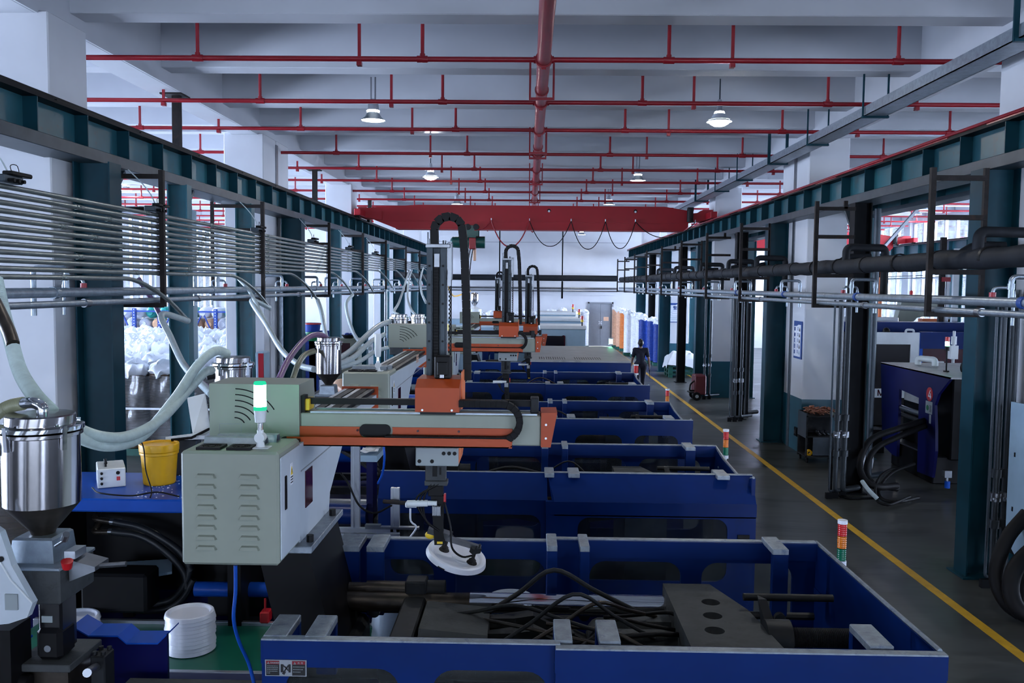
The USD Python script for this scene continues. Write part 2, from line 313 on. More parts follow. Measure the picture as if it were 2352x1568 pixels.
for s in (-1, 1):
    x = s*18.32; c = 0
    for k in range(8):
        o = opening(s, k)
        if o is None: continue
        a, b = YS[k]+.35, YS[k+1]-.35; wn += 1; c += 1; z0, z1 = o
        w = Thing(f'window_{wn}', f'tall glazed window, bay {c} of the {"left" if s<0 else "right"} wall, narrow white mullions', 'window', (x, (a+b)/2, z0), kind=ST)
        g = G()
        for z in (z0, (z0+z1)/2-.04, z1-.08): g.box(x-.05, a, z, x+.05, b, z+.08)
        w.part('window_frame', g, 'white_enamel')
        n = 7
        for i in range(n+1):
            y = a + (b-a)*i/n; y = min(max(y, a+.06), b-.06)
            w.part('mullion', G().box(x-.08, y-.06, z0+.08, x+.08, y+.06, z1-.08), 'white_enamel')
        for i in range(n):
            w.part('pane', G().box(x-.006, a+(b-a)*i/n+.05, z0+.07, x+.006, a+(b-a)*(i+1)/n-.05, z1-.07), 'window_pane')
t = Thing('wall_back', 'white far end wall of the hall behind the machines', 'wall', (0, Y1, 0), kind=ST)
hole = sbox(-XW, 0, XW, 7.65).difference(sbox(3.42, 0, 4.88, 2.55))
t.part('wall_face', G().prism(hole, Y1, Y1+.25, 'y'), 'white_wall')
t.part('ledge', G().box(-5.6, Y1-.12, 2.95, 5.1, Y1, 3.07), 'white_wall')
t.part('wall_joint', G().box(-5.6, Y1-.004, 5.93, 5.6, Y1, 5.955), 'door_gray')
hole = sbox(-XW, 0, XW, 7.65)
for x in (-12, 0, 12): hole = hole.difference(sbox(x-4.5, .3, x+4.5, 4.5))
t = Thing('wall_front', 'white near end wall with three glazed openings, behind the viewpoint', 'wall', (0, Y0, 0), kind=ST); t.part('wall_face', G().prism(hole, Y0-.25, Y0, 'y'), 'white_wall')
for i, x in enumerate((-12, 0, 12)):
    wn += 1; w = Thing(f'window_{wn}', f'wide glazed opening in the near end wall, {("left", "middle", "right")[i]} bay', 'window', (x, Y0-.1, .3), kind=ST)
    for k in range(7): w.part('mullion', G().box(x-4.5+1.5*k-.05, Y0-.2, .3, x-4.5+1.5*k+.05, Y0-.08, 4.5), 'white_enamel')
    for k in range(6): w.part('pane', G().box(x-4.45+1.5*k, Y0-.146, .3, x-3.05+1.5*k, Y0-.134, 4.5), 'window_pane')
d = Thing('door_1', 'grey double steel door in the far wall with a pink notice', 'door', (4.15, Y1, 0), kind=ST)
g = G().box(3.42, Y1-.05, 0, 3.50, Y1+.2, 2.55).box(4.80, Y1-.05, 0, 4.88, Y1+.2, 2.55).box(3.42, Y1-.05, 2.47, 4.88, Y1+.2, 2.55)
d.part('door_frame', g, 'door_gray')
d.part('weather_strip', G().box(3.5, Y1+.07, 0, 4.8, Y1+.09, 2.5), 'door_gray')
for x0, x1 in ((3.505, 4.145), (4.155, 4.795)): d.part('door_leaf', G().box(x0, Y1+.02, .01, x1, Y1+.07, 2.465, .006), 'door_gray')
d.part('notice', G().box(4.33, Y1+.012, 1.47, 4.62, Y1+.02, 1.70), 'tank_peach', label='small pink notice')
d.part('sticker', G().bar((4.05, Y1+.015, 1.28), (4.23, Y1+.015, 1.44), .05, .008, up=(0,1,0)).bar((4.05, Y1+.015, 1.44), (4.23, Y1+.015, 1.28), .05, .008, up=(0,1,0)), 'print_white', label='white cross of tape')
d.part('handle', G().box(4.19, Y1-.03, 1.02, 4.23, Y1+.02, 1.18), 'black')
# pipes and hangers on the far wall
t = Thing('wall_pipe', 'thick black insulated pipe crossing the far wall', 'pipe', (0, 49.4, 3.9))
t.part('pipe', G().cyl((-5.0, 49.4, 3.9), (5.0, 49.4, 3.9), .17), 'insulation', smooth=40)
for i, z in enumerate((3.32, 3.17)):
    t2 = Thing('wall_pipe', ['upper', 'lower'][i] + ' thin bright steel pipe crossing the far wall', 'pipe', (0, 49.5, z))
    t2.part('pipe', G().cyl((-5.0, 49.5, z), (5.0, 49.5, z), .06-.02*i), 'steel', smooth=40)
for i, px in enumerate((1284, 1850)):
    x = (1.72, 1.72)[0] if i == 0 else 0
    p = at(820+px/3.92, 600, Y=49.3)[0]
    h = Thing('pipe_hanger', ['left', 'right'][i] + ' long black hanger rod holding the far wall pipes', 'hanger', (p, 49.3, 3.0))
    h.part('rod', G().cyl((p, 49.3, 3.5), (p, 49.3, 6.8), .035, n=8), 'dark_rail', smooth=40); h.part('bracket', G().box(p-.05, 49.15, 2.75, p+.05, 49.3, 3.7), 'dark_rail')
# ================================================================ CRANE RUNWAYS
RUN = {-1: -5.43, 1: 5.70}
for s in (-1, 1):
    xc = RUN[s]; nm = 'left' if s < 0 else 'right'; i = -s  # i: towards the hall's middle
    t = Thing('crane_runway', f'teal steel crane runway girder with stiffener plates along the {nm}', 'crane runway', (xc, 24, 4.92))
    t.part('web', G().box(xc-.012, -3, 5.0, xc+.012, 49.6, 5.46), 'teal_light')
    t.part('top_flange', G().box(xc-.18, -3, 5.455, xc+.18, 49.6, 5.485), 'dark_rail')
    t.part('rail', G().box(xc-.04, -3, 5.48, xc+.04, 49.6, 5.58, .008), 'dark_rail')
    t.part('bottom_channel', G().box(xc-.235, -3, 4.925, xc+.235, 49.6, 5.07, .006), 'gray_steel')
    for k in range(40):
        y = 7.2 + 1.065*k
        t.part('stiffener', G().box(xc, y-.008, 5.06, xc+i*.17, y+.008, 5.46), 'teal_paint')
    for k in range(14):
        y = 7.6 + 2.1*k
        t.part('rail_clip', G().box(xc+i*.15, y, 5.485, xc+i*.18, y+1.1, 5.50), 'red_pipe' if s > 0 else 'black')
    if s > 0: t.part('conductor_rail', G().cyl((xc-.16, -3, 5.53), (xc-.16, 49.6, 5.53), .022, n=8), 'red_pipe', smooth=40, label='thin red conductor bar')
def h_column(x0, x1, y, w, label, name='steel_column', top=4.925, group=None, m='teal_paint'):
    t = Thing(name, label, 'steel column', ((x0+x1)/2, y, 0), group=group)
    t.part('flange', G().box(x0, y-w/2, 0, x0+.02, y+w/2, top), m); t.part('flange', G().box(x1-.02, y-w/2, 0, x1, y+w/2, top), m)
    t.part('web', G().box(x0+.02, y-.008, 0, x1-.02, y+.008, top), m)
    t.part('base_plate', G().box(x0-.06, y-w/2-.06, 0, x1+.06, y+w/2+.06, .02), m)
    return t
CN = ['nearest', 'second', 'third', 'fourth', 'fifth']
for k, y in enumerate((10.62, 19.45, 27.2, 35.4, 43.4)): h_column(-5.50, -5.05, y, .30, f'{CN[k]} teal steel column under the left crane runway')
for k, y in enumerate((10.62, 19.8, 28.0, 35.8, 43.4)): h_column(5.34, 5.79, y, .30, f'{CN[k]} teal steel column under the right crane runway')
for k, y in enumerate((12.96, 15.95, 23.4, 31.5, 39.6)): 
    h_column(-5.36, -5.06, y, .18, f'{CN[k]} slim teal post between columns of the left runway', 'steel_post', m='teal_light')
for k, y in enumerate((14.87, 23.1, 31.8, 39.6)): 
    h_column(5.43, 5.72, y, .24, f'{CN[k]} slim dark post between columns of the right runway', 'steel_post', m='dark_rail')
# haunch braces under the runway beside the posts
for k, (s, y) in enumerate(((-1, 10.62), (-1, 12.96), (-1, 15.95), (-1, 23.4), (1, 14.87), (1, 19.8), (1, 23.1))):
    xc = RUN[s]-s*.12; t = Thing('runway_brace', f'slanted steel brace {["from the nearest left column", "from the first slim left post", "from the second slim left post", "from the third slim left post", "from the first dark right post", "beside the second right column", "from the second dark right post"][k]} up to the runway', 'brace', (xc, y, 4.2))
    xb = xc + s*0; t.part('brace_bar', G().bar((xc, y+.05, 4.15), (xc, y+.75, 4.92), .07, .05), 'gray_steel')
    t.part('gusset', G().prism([(y+.02, 4.0), (y+.25, 4.2), (y+.02, 4.4)], xc-.01, xc+.01, 'x'), 'gray_steel')
for k, y in enumerate((14.5, 23.8, 32.0)):
    t = Thing('runway_hanger', f'{CN[k]} dark vertical strut from ceiling girder down to the left runway', 'strut', (-5.85, y, 5.5))
    t.part('strut', G().box(-5.91, y-.06, 5.58, -5.79, y+.06, 6.56), 'rusty_steel'); t.part('plate', G().box(-6.05, y-.2, 6.545, -5.7, y+.2, 6.57), 'rusty_steel')
    t.part('arm', G().box(-5.88, y-.05, 5.50, -5.5, y+.05, 5.60), 'rusty_steel')
# cable tray under the ceiling on the right
t = Thing('cable_tray', 'long grey-green steel cable tray hung below the ceiling on the right', 'cable tray', (5.25, 20, 6.2))
TX0, TX1, TZ = 5.17, 5.50, 6.16
t.part('tray', G().box(TX0, 3, TZ, TX1, 33.5, TZ+.012).box(TX0, 3, TZ, TX0+.012, 33.5, TZ+.15).box(TX1-.012, 3, TZ, TX1, 33.5, TZ+.15), 'galv')
for k, y in enumerate((9.55, 13.8, 16.5, 19.1, 22.0, 24.55, 27.4)):
    t.part('hanger_strap', G().box(TX0-.04, y-.03, TZ-.03, TX1+.04, y+.03, TZ), 'teal_paint')
    for x in (TX0-.025, TX1+.025): t.part('hanger_rod', G().box(x-.012-.018*(k in (0, 3, 6)), y-.012, TZ-.02, x+.012+.018*(k in (0, 3, 6)), y+.012, 6.82), 'teal_paint')
# ================================================================ SPRINKLER PIPES
ORD = ['nearest', 'second', 'third', 'fourth', 'fifth', 'sixth', 'seventh', 'eighth', 'ninth', 'tenth', 'eleventh', 'twelfth', 'thirteenth', 'fourteenth', 'fifteenth', 'sixteenth']
SPY = [11.46, 14.1, 16.59, 19.63, 22.2, 24.8, 27.58, 30.27, 32.95, 35.7, 38.4, 41.1, 43.8, 46.5]
spr = Thing('sprinkler_pipe', 'nearest red sprinkler branch pipe crossing under the ceiling', 'sprinkler pipe', (0, SPY[0], 6.4))
y, z = SPY[0], 6.4
spr.part('pipe', G().cyl((-17.6, y, z), (17.6, y, z), .034, n=10), 'red_pipe', smooth=40)
for x in (-16.6, -13.5, -10.4, -7.4, -4.34, -1.41, 1.77, 4.70, 7.8, 10.8, 13.8, 16.8):
    spr.part('sprinkler_riser', G().cyl((x, y, z), (x, y, 7.45), .024, n=8).cyl((x-.07, y, z), (x+.07, y, z), .044, n=10).cyl((x, y, z), (x, y, z+.07), .034, n=8), 'red_pipe', smooth=40)
for x in (-14.9, -11.9, -8.8, -5.90, -2.23, 2.585, 6.1, 9.3, 12.3, 15.4):
    g = G().box(x-.02, y-.012, z-.09, x+.02, y+.012, 7.62 if abs(x) not in (5.9, 6.1) else 6.57).box(x-.03, y-.04, z-.09, x+.03, y+.045, z-.035)
    spr.part('pipe_hanger', g, 'red_pipe')
for k, yy in enumerate(SPY[1:], 1): spr.copy((0, yy, 6.4), f'{ORD[k]} red sprinkler branch pipe crossing under the ceiling')
mp = Thing('sprinkler_main', 'thick red sprinkler main running lengthwise along the ceiling middle', 'sprinkler pipe', (.16, 20, 6.4))
mp.part('pipe', G().cyl((.16, 0, 6.4), (.16, 46.6, 6.4), .088, n=24), 'red_pipe', smooth=40)
for k, yy in enumerate(SPY): mp.part('saddle', G().lathe([(.09, -.05), (.112, -.05), (.112, .05), (.09, .05)], (.16, yy, 6.4), 20, axis=(0, 1, 0)).cyl((.03, yy, 6.4), (.29, yy, 6.4), .047, n=10).box(.13, yy-.03, 6.27, .19, yy+.03, 6.31), 'red_pipe', smooth=40)
for yy in (13.2, 18.55, 19.3, 24.3, 29.6, 35, 40.5):
    g = G().box(-.03, yy-.02, 6.26, .0, yy+.02, 6.85 if yy not in (18.55, 19.3) else 6.80).box(.32, yy-.02, 6.26, .35, yy+.02, 6.85 if yy not in (18.55, 19.3) else 6.80).box(-.03, yy-.025, 6.245, .35, yy+.025, 6.285)
    mp.part('hanger_bracket', g, 'red_pipe'); mp.part('pipe_clip', G().lathe([(.09, -.02), (.105, -.02), (.105, .02), (.09, .02)], (.16, yy, 6.4), 20, axis=(0, 1, 0)), 'red_pipe', smooth=40)
# ================================================================ HIGH-BAY LAMPS
def lamp(p, label, bright):
    x, y, z = p
    t = Thing('high_bay_lamp', label, 'lamp', (x, y, z), group='high-bay lamps')
    if not bright: t.part('hanger_rod', G().cyl((x-.035, y, z+.30), (x-.035, y, 6.9), .012, n=8).cyl((x+.035, y, z+.30), (x+.035, y, 6.9), .014, n=8), 'steel')
    else: t.part('hanger_rod', G().cyl((x, y, z+.30), (x, y, 6.9), .012, n=8), 'gray_steel')
    t.part('housing', G().lathe([(.0, .36), (.03, .36), (.04, .31), (.085, .29), (.10, .17)], (x, y, z), 20) if not bright else G().lathe([(0, .36), (.03, .36), (.045, .30), (.045, .22), (.075, .17)], (x, y, z), 20), 'alu', smooth=40)
    t.part('glow_ring', G().lathe([(.10, .17), (.112, .16), (.10, .125)] if not bright else [(.075, .17), (.08, .165), (.09, .14)], (x, y, z), 20), 'lamp_ring', smooth=40)
    t.part('reflector', G().lathe([(.10, .125), (.135, .06), (.20, .01), (.205, 0), (.195, .004), (.13, .05), (.09, .12)], (x, y, z), 28), 'galv' if not bright else 'white_enamel', smooth=40)
    t.part('lens', G().lathe([(.195, .006), (.19, .004), (0, .002)], (x, y, z), 28) if not bright else G().lathe([(.175, .03), (.15, -.03), (.09, -.065), (0, -.08)], (x, y, z), 24), 'lamp_soft' if not bright else 'lamp_glow', smooth=50)
    return t
for px, py, Y, lab, b in ((857, 277, 14.6, 'wide grey high-bay lamp, nearest on the left, with flat glowing face', 0), (1652, 280, 14.6, 'brightly glaring high-bay lamp, nearest on the right', 1),
    (989, 407, 22.8, 'brightly glaring high-bay lamp, second on the left', 1), (1465, 415, 22.8, 'wide grey high-bay lamp, second on the right', 0),
    (1050, 469, 31.0, 'small far high-bay lamp just above the left part of the red crane', 0), (1399, 470, 31.0, 'small far high-bay lamp just above the right part of the red crane', 0),
    (1336, 539, 47.4, 'farthest high-bay lamp, seen below the red crane girder', 0), (2118, 482, 30.0, 'faint high-bay lamp in the bright right side bay', 0), (2106, 492, 38.0, 'farther faint high-bay lamp in the right side bay', 0), (290, 437, 30.0, 'faint high-bay lamp in the bright left side bay', 0)):
    lamp(at(px, py, Y=Y), lab, b)
for x, y, lab, b in ((-2.5, 6.4, 'high-bay lamp above the nearest robot, out of view on the left', 0), (3.0, 6.4, 'high-bay lamp above the nearest press, out of view on the right', 1), (-2.5, -1.8, 'high-bay lamp behind the viewpoint on the left', 0), (3.0, -1.8, 'high-bay lamp behind the viewpoint on the right', 1), (-2.5, 39.2, 'high-bay lamp hidden by the crane on the left', 0), (2.7, 39.2, 'high-bay lamp hidden by the crane on the right', 0)): lamp(np.array([x, y, 6.25]), lab, b)
# ================================================================ OVERHEAD CRANES
def crane(label, xa, xb, y, z0, z1, festoon):
    t = Thing('overhead_crane', label, 'crane', ((xa+xb)/2, y, z0))
    e = 1.0; q = z0 + .42
    t.part('girder', G().prism([(xa+.15, q-.02), (xa+e+.2, z0), (xb-e+.1, z0), (xb-.75, z0+.12), (xb-.75, z1-.12), (xb-1.5, z1), (xa+1.9, z1), (xa+.45, q+.24), (xa+.15, q+.18)], y-.22, y+.22, 'y'), 'red_crane')
    t.part('bottom_flange', G().box(xa+e+.2, y-.30, z0-.02, xb-e+.1, y+.30, z0+.015), 'red_crane')
    t.part('fold_line', G().prism([(xa+.6, z0+.27), (xb-.75, z0+.27), (xb-.75, z0+.235), (xa+.6, z0+.235)], y-.235, y-.22, 'y'), 'red_crane')
    for x in (xa, xb-.75):
        g = G().prism([(x, q-.06), (x+.75, q-.16), (x+.75, q+.12), (x+.42, q+.14), (x+.26, q+.24), (x, q+.24)] if x == xa else [(x, q-.16), (x+.75, q-.06), (x+.75, q+.24), (x+.45, q+.24), (x+.3, q+.14), (x, q+.12)], y-.28, y+.28, 'y')
        t.part('end_carriage', g, 'red_crane')
    for x in (xa+.13, xb-.13):
        for dy in (-.9, .9): t.part('wheel', G().cyl((x-.045, y+dy, q-.095), (x+.045, y+dy, q-.095), .115, n=18), 'dark_iron', smooth=40)
        t.part('wheel_beam', G().box(x-.10, y-1.1, q-.08, x+.10, y+1.1, q+.12, .01), 'red_crane')
    t.part('drive_motor', G().cyl((xb-.72, y-.34, q-.15), (xb-.72, y-.34, q+.25), .10, n=14).box(xb-.8, y-.42, q+.2, xb-.62, y-.24, q+.3), 'dark_iron', smooth=40)
    for x in (.45, 3.18):
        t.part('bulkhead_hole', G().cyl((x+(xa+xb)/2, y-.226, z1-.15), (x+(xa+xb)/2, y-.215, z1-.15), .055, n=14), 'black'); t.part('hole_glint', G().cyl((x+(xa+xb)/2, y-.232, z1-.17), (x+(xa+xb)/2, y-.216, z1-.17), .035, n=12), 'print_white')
    if festoon:
        hx = [at(px, 510, Y=y-.35)[0] for px in (1128, 1216, 1312, 1391, 1460)] + [xb-.55]
        for x in hx: t.part('festoon_hook', G().box(x-.015, y-.33, z0+.26, x+.015, y-.23, z0+.34), 'print_white')
        for k, (a, b) in enumerate(zip(hx, hx[1:])):
            d = (.82, .80, .88, .85, .5)[k]; u = np.linspace(-1, 1, 18)
            P = np.stack([a+(b-a)*(u+1)/2, np.full(18, y-.32), z0+.27-d*(1-np.abs(u)**2.2)], 1)
            t.part('festoon_cable', G().tube(P, .022 if k == 0 else .014, 6), 'red_pipe' if k == 0 else 'black', smooth=True)
        P = np.array([(hx[0], y-.32, z0+.27), (hx[0]-.25, y-.32, z0+.02), (hx[0]-.55, y-.3, z0-.05), (hx[0]-.75, y-.2, z0-.12)]); t.part('festoon_cable', G().tube(curve(P, 14), .02, 6), 'red_pipe', smooth=True)
    return t
crane('red overhead crane girder spanning the main bay', -5.44, 5.76, 28.0, 5.25, 6.0, True)
crane('red overhead crane in the bright right side bay', 6.75, 17.15, 40.0, 5.2, 5.95, False)
hy = 28.0; t = Thing('electric_hoist', 'dark green electric hoist hanging under the red crane', 'hoist', (-1.95, hy, 4.6))
t.part('drum', G().cyl((-2.12, hy, 4.84), (-1.42, hy, 4.84), .19, n=24), 'hoist_green', smooth=40); t.part('motor', G().lathe([(0, -.42), (.10, -.40), (.17, -.34), (.185, -.1), (.185, 0)], (-2.12, hy, 4.84), 20, axis=(1, 0, 0)), 'hoist_green', smooth=40)
t.part('trolley', G().box(-2.02, hy-.32, 5.02, -1.62, hy-.30, 5.36).box(-2.02, hy+.30, 5.02, -1.62, hy+.32, 5.36).box(-1.95, hy-.3, 4.98, -1.70, hy+.3, 5.06), 'hoist_green')
for x in (-1.95, -1.69): t.part('trolley_wheel', G().cyl((x, hy-.36, 5.31), (x, hy-.30, 5.31), .095, n=16), 'dark_iron', smooth=40)
t.part('rope_guard', G().box(-1.92, hy-.24, 4.62, -1.70, hy+.24, 4.98, .02), 'red_pipe'); t.part('hook_block', G().box(-1.80, hy-.05, 4.25, -1.70, hy+.05, 4.62, .02), 'tank_peach', label='paper tag hanging from the rope guide')
for dx in (0, .09): t.part('pendant_cable', G().tube(curve([(-1.86+dx, hy-.2, 4.7), (-1.94+dx*.9, hy-.2, 4.2), (-1.98+dx*.7, hy-.2, 3.2), (-2.0+dx*.5, hy-.2, 2.0)], 14), .016, 6), 'black', smooth=True)
t.part('pendant', G().box(-2.03, hy-.25, 1.7, -1.93, hy-.15, 2.0, .02), 'print_yellow')
# right bay runways
for x, lab in ((6.85, 'teal crane runway girder behind the right columns'), (17.05, 'pale far crane runway girder along the right windows')):
    t = Thing('crane_runway', lab, 'crane runway', (x, 30, 4.9))
    t.part('web', G().box(x-.012, 8, 4.98, x+.012, 49.5, 5.43), 'teal_light'); t.part('top_flange', G().box(x-.16, 8, 5.42, x+.16, 49.5, 5.46), 'gray_steel'); t.part('rail', G().box(x-.04, 8, 5.455, x+.04, 49.5, 5.52), 'dark_rail'); t.part('bottom_flange', G().box(x-.18, 8, 4.93, x+.18, 49.5, 5.0), 'gray_steel')
    for k in range(28): t.part('stiffener', G().box(x-.15, 9+1.4*k-.008, 4.99, x+.15, 9+1.4*k+.008, 5.43), 'teal_light')
for k, (x0, y, m) in enumerate(((6.70, 18.0, 'teal_light'), (6.70, 27.6, 'teal_light'), (6.70, 36.5, 'teal_light'), (16.85, 27.0, 'teal_light'), (16.85, 35.2, 'teal_light'), (16.85, 43.4, 'teal_light'))):
    h_column(x0, x0+.4, y, .28, f'{["nearest","second","third"][k%3]} teal column {"behind the right white columns" if k<3 else "by the far right windows"}', top=4.93, m=m)
for k, y in enumerate((14.0, 17.5, 22.5)):
    h_column(-7.15, -6.75, y, .28, f'{CN[k]} teal column behind the left white columns', top=4.93, m='teal_light')
t = Thing('runway_strut', 'slanted bright steel strut crossing the right side bay opening', 'strut', at(2050, 520, Y=17.5)); a, b = at(2008, 592, Y=17.6), at(2130, 455, Y=17.6)
t.part('strut', G().bar(a, b, .08, .05), 'alu')
# ================================================================ PIPE SUPPORT FRAMES
def frame(s, y, k):
    x = s*4.73; xo = s*(5.36 if s > 0 else 5.64); nm = 'left' if s < 0 else 'right'
    t = Thing('pipe_rack', f'{ORD[k]} rusty angle-iron pipe rack hanging along the {nm} runway', 'pipe rack', (x, y, 3.17), group=f'pipe racks on the {nm}')
    t.part('upright', G().box(x-.03, y-.03, 3.17, x+.03, y+.03, 4.92), 'rusty_steel')
    if k % 2 == (0 if s > 0 else 1): t.part('upright', G().box(xo-.025, y+.0, 3.17, xo+.025, y+.05, 4.92), 'rusty_steel')
    for z in ((3.2, 3.70, 4.34, 4.80) if s > 0 else (3.19, 4.42, 4.84)): t.part('cross_bar', G().box(x, y-.02, z-.03, xo, y+.02, z+.03), 'rusty_steel')
    if k % 2 == 1 and s > 0: t.part('hanger', G().box(s*5.2-.03, y-.02, 4.8, s*5.2+.03, y+.02, 4.93), 'rusty_steel')
RF = [10.42, 14.55, 19.65, 23.4, 27.3, 31.3, 35.3, 39.3, 43.3, 46.8]; LF = [11.2, 15.45, 20.6, 24.8, 28.8, 33.5, 37.7, 42.0, 46]
for k, y in enumerate(RF): frame(1, y, k)
for k, y in enumerate(LF): frame(-1, y, k)
def loop(t, x, y, z, dx, h, r, m, s):
    """Inverted U of pipe that leaves the header at (x, y, z), rises h, goes dx outwards and drops again."""
    P = bend([(x, y, z), (x, y, z+h), (x+dx, y, z+h), (x+dx, y, z-.25)], .06, 5); g = G().tube(P, r, 10)
    for q in (P[1], P[-2]): pass
    for xx in (x, x+dx): g.cyl((xx, y, z+h-.13), (xx, y, z+h-.07), r*1.25, n=10)
    t.part('branch_loop', g, m, smooth=40)
for s in (-1, 1):
    nm = 'left' if s < 0 else 'right'
    xa, xb = s*4.92, s*4.82
    t = Thing('water_pipe', f'grey steel water header pipe along the {nm} frames', 'pipe', (xa, 20, 3.37)); ra = .052
    t.part('pipe', G().cyl((xa, -1, 3.37), (xa, 47.5, 3.37), ra, n=16), 'galv', smooth=40)
    for y in ([9.0, 13.4, 17.1, 20.9, 24.3, 28.4, 32.5, 36.3, 40.5] if s > 0 else [9.2, 13.7, 17.3, 20.2, 22.5, 25.8, 29.5, 33, 36.5, 40]):
        loop(t, xa, y, 3.37, s*.36, .26, .028, 'galv', s); loop(t, xa, y+.35, 3.37, s*.22, .15, .018, 'galv', s)
        t.part('valve', G().cyl((xa, y+.35, 3.42), (xa, y+.35, 3.47), .035, n=10), 'red_pipe', smooth=40)
        t.part('collar', G().lathe([(ra, -.04), (ra+.012, -.04), (ra+.012, .04), (ra, .04)], (xa, y-.25, 3.37), 16, axis=(0, 1, 0)), 'print_blue' if s > 0 else 'galv', smooth=40)
    t = Thing('water_pipe', f'thin lower steel water pipe along the {nm} frames', 'pipe', (xb, 20, 3.25))
    t.part('pipe', G().cyl((xb, -1, 3.255), (xb, 47.5, 3.255), .036, n=14), 'galv', smooth=40)
    for y in (9.4, 12.6, 18.2, 24): t.part('collar', G().lathe([(.036, -.05), (.048, -.05), (.048, .05), (.036, .05)], (xb, y, 3.255), 16, axis=(0, 1, 0)), 'steel', smooth=40)
t = Thing('chilled_pipe', 'fat black insulated chilled water pipe along the right frames', 'pipe', (5.0, 20, 3.85))
yy = np.arange(-1, 47.6, .25); P = np.stack([5.0 + .008*np.sin(yy*5), yy, 3.84 + .006*np.sin(yy*3.1)], 1)
t.part('pipe', G().tube(P, .115 + .006*np.sin(yy*7.3), 18), 'insulation', smooth=True)
for y in np.arange(5, 46, 1.15): t.part('insulation_band', G().lathe([(.112, -.03), (.126, -.025), (.126, .025), (.112, .03)], (5.0, y, 3.845), 18, axis=(0, 1, 0)), 'black', smooth=40)
for y in (9.85, 13.9, 19.3, 22.0, 25.5, 30, 34):
    P = bend([(5.0, y, 3.85), (5.0, y, 4.14), (5.65, y+.1, 4.14), (5.65, y+.1, 3.3)], .09, 6); t.part('branch_loop', G().tube(P, .06, 12), 'insulation', smooth=True)
    P = bend([(5.05, y+.55, 3.9), (5.25, y+.6, 4.02), (5.62, y+.6, 4.02)], .08, 5); t.part('branch_loop', G().tube(P, .045, 12), 'insulation', smooth=True)
t = Thing('chilled_pipe', 'fat dark insulated pipe end beyond the left conveying tubes', 'pipe', (-5.0, 40, 3.85)); t.part('pipe', G().cyl((-5.0, 33, 3.85), (-5.0, 49.3, 3.85), .115, n=18), 'insulation', smooth=40)
# vertical drops by the posts on the right and left
DROP = [(1927, 14.45, .045, 'drop_steel', 3.3), (1945, 14.5, .06, 'drop_steel', 3.3), (1913, 14.4, .02, 'gray_steel', 3.3), (2284, 10.15, .022, 'gray_steel', 3.3), (2300, 10.2, .05, 'drop_steel', 3.3), (2322, 10.25, .055, 'drop_steel', 3.3), (2332, 10.2, .03, 'drop_steel', 3.5),
        (1690, 22.6, .04, 'drop_steel', 3.3), (1703, 22.7, .05, 'drop_steel', 3.3), (1618, 27.0, .04, 'drop_steel', 3.3), (1630, 27.1, .045, 'drop_steel', 3.3), (1717, 23.4, .07, 'insulation', 3.8), (1678, 22.6, .02, 'gray_steel', 3.3), (1645, 29.0, .12, 'insulation', 3.8), (2003, 15.6, .07, 'gray_steel', 4.9), (1970, 15.2, .03, 'drop_steel', 3.3)]
WHO = ['slim', 'fat', 'thinnest', 'thin', 'fat', 'broad', 'narrow', 'slim', 'broad', 'slim', 'broad', 'black insulated', 'thinnest', 'wide black insulated', 'tall grey', 'narrow']
for k, (px, Y, r, m, zt) in enumerate(DROP):
    x = at(px, 850, Y=Y)[0]; near = 'the first dark right post' if 14 < Y < 16 else 'the nearest right column' if Y < 11 else 'the second dark right post' if Y < 25 else 'the third right column'
    t = Thing('drop_pipe', f'{WHO[k]} vertical steel pipe number {k+1} dropping to the floor beside {near}' if False else f'{WHO[k]} vertical pipe dropping beside {near}', 'pipe', (x, Y, .02))
    P = bend([(x, Y, zt), (x, Y, .12), (x+.35, Y+.25, .12)], .06, 5)
    t.part('pipe', G().tube(P, r*.8, 10), m, smooth=40)
    if m in ('galv', 'drop_steel'):
        for z in (.75, 1.35): t.part('union', G().cyl((x, Y, z-.05), (x, Y, z+.05), r*1.15, n=10), m, smooth=40)
        t.part('valve', G().cyl((x, Y, 1.02), (x, Y, 1.12), r*1.3, n=10).bar((x, Y-r, 1.07), (x-.08, Y-r-.06, 1.07), .02), 'steel', smooth=40)
    t.part('foot_clamp', G().box(x-.05, Y-.03, 0, x+.05, Y+.03, .1), 'dark_rail')
for k, (px, Y, r) in enumerate(((152, 10.5, .04), (163, 10.55, .05), (418, 13.0, .045), (574, 16.0, .05), (647, 18.8, .06), (886, 28.6, .07))):
    x = at(px, 900, Y=Y)[0]
    t = Thing('drop_pipe', ['slim bright pipe left of the nearest left teal column', 'broader bright pipe beside the nearest left teal column', 'bright pipe beside the first slim left post', 'bright pipe beside the second slim left post', 'bright broad pipe in front of the second left teal column', 'bright pipe between the third and fourth left teal columns'][k], 'pipe', (x, Y, .02))
    t.part('pipe', G().cyl((x, Y, 0.02), (x, Y, 3.3), r*.7, n=10), 'galv', smooth=40); t.part('union', G().cyl((x, Y, 1.6), (x, Y, 1.7), r*1.0, n=10), 'steel', smooth=40)
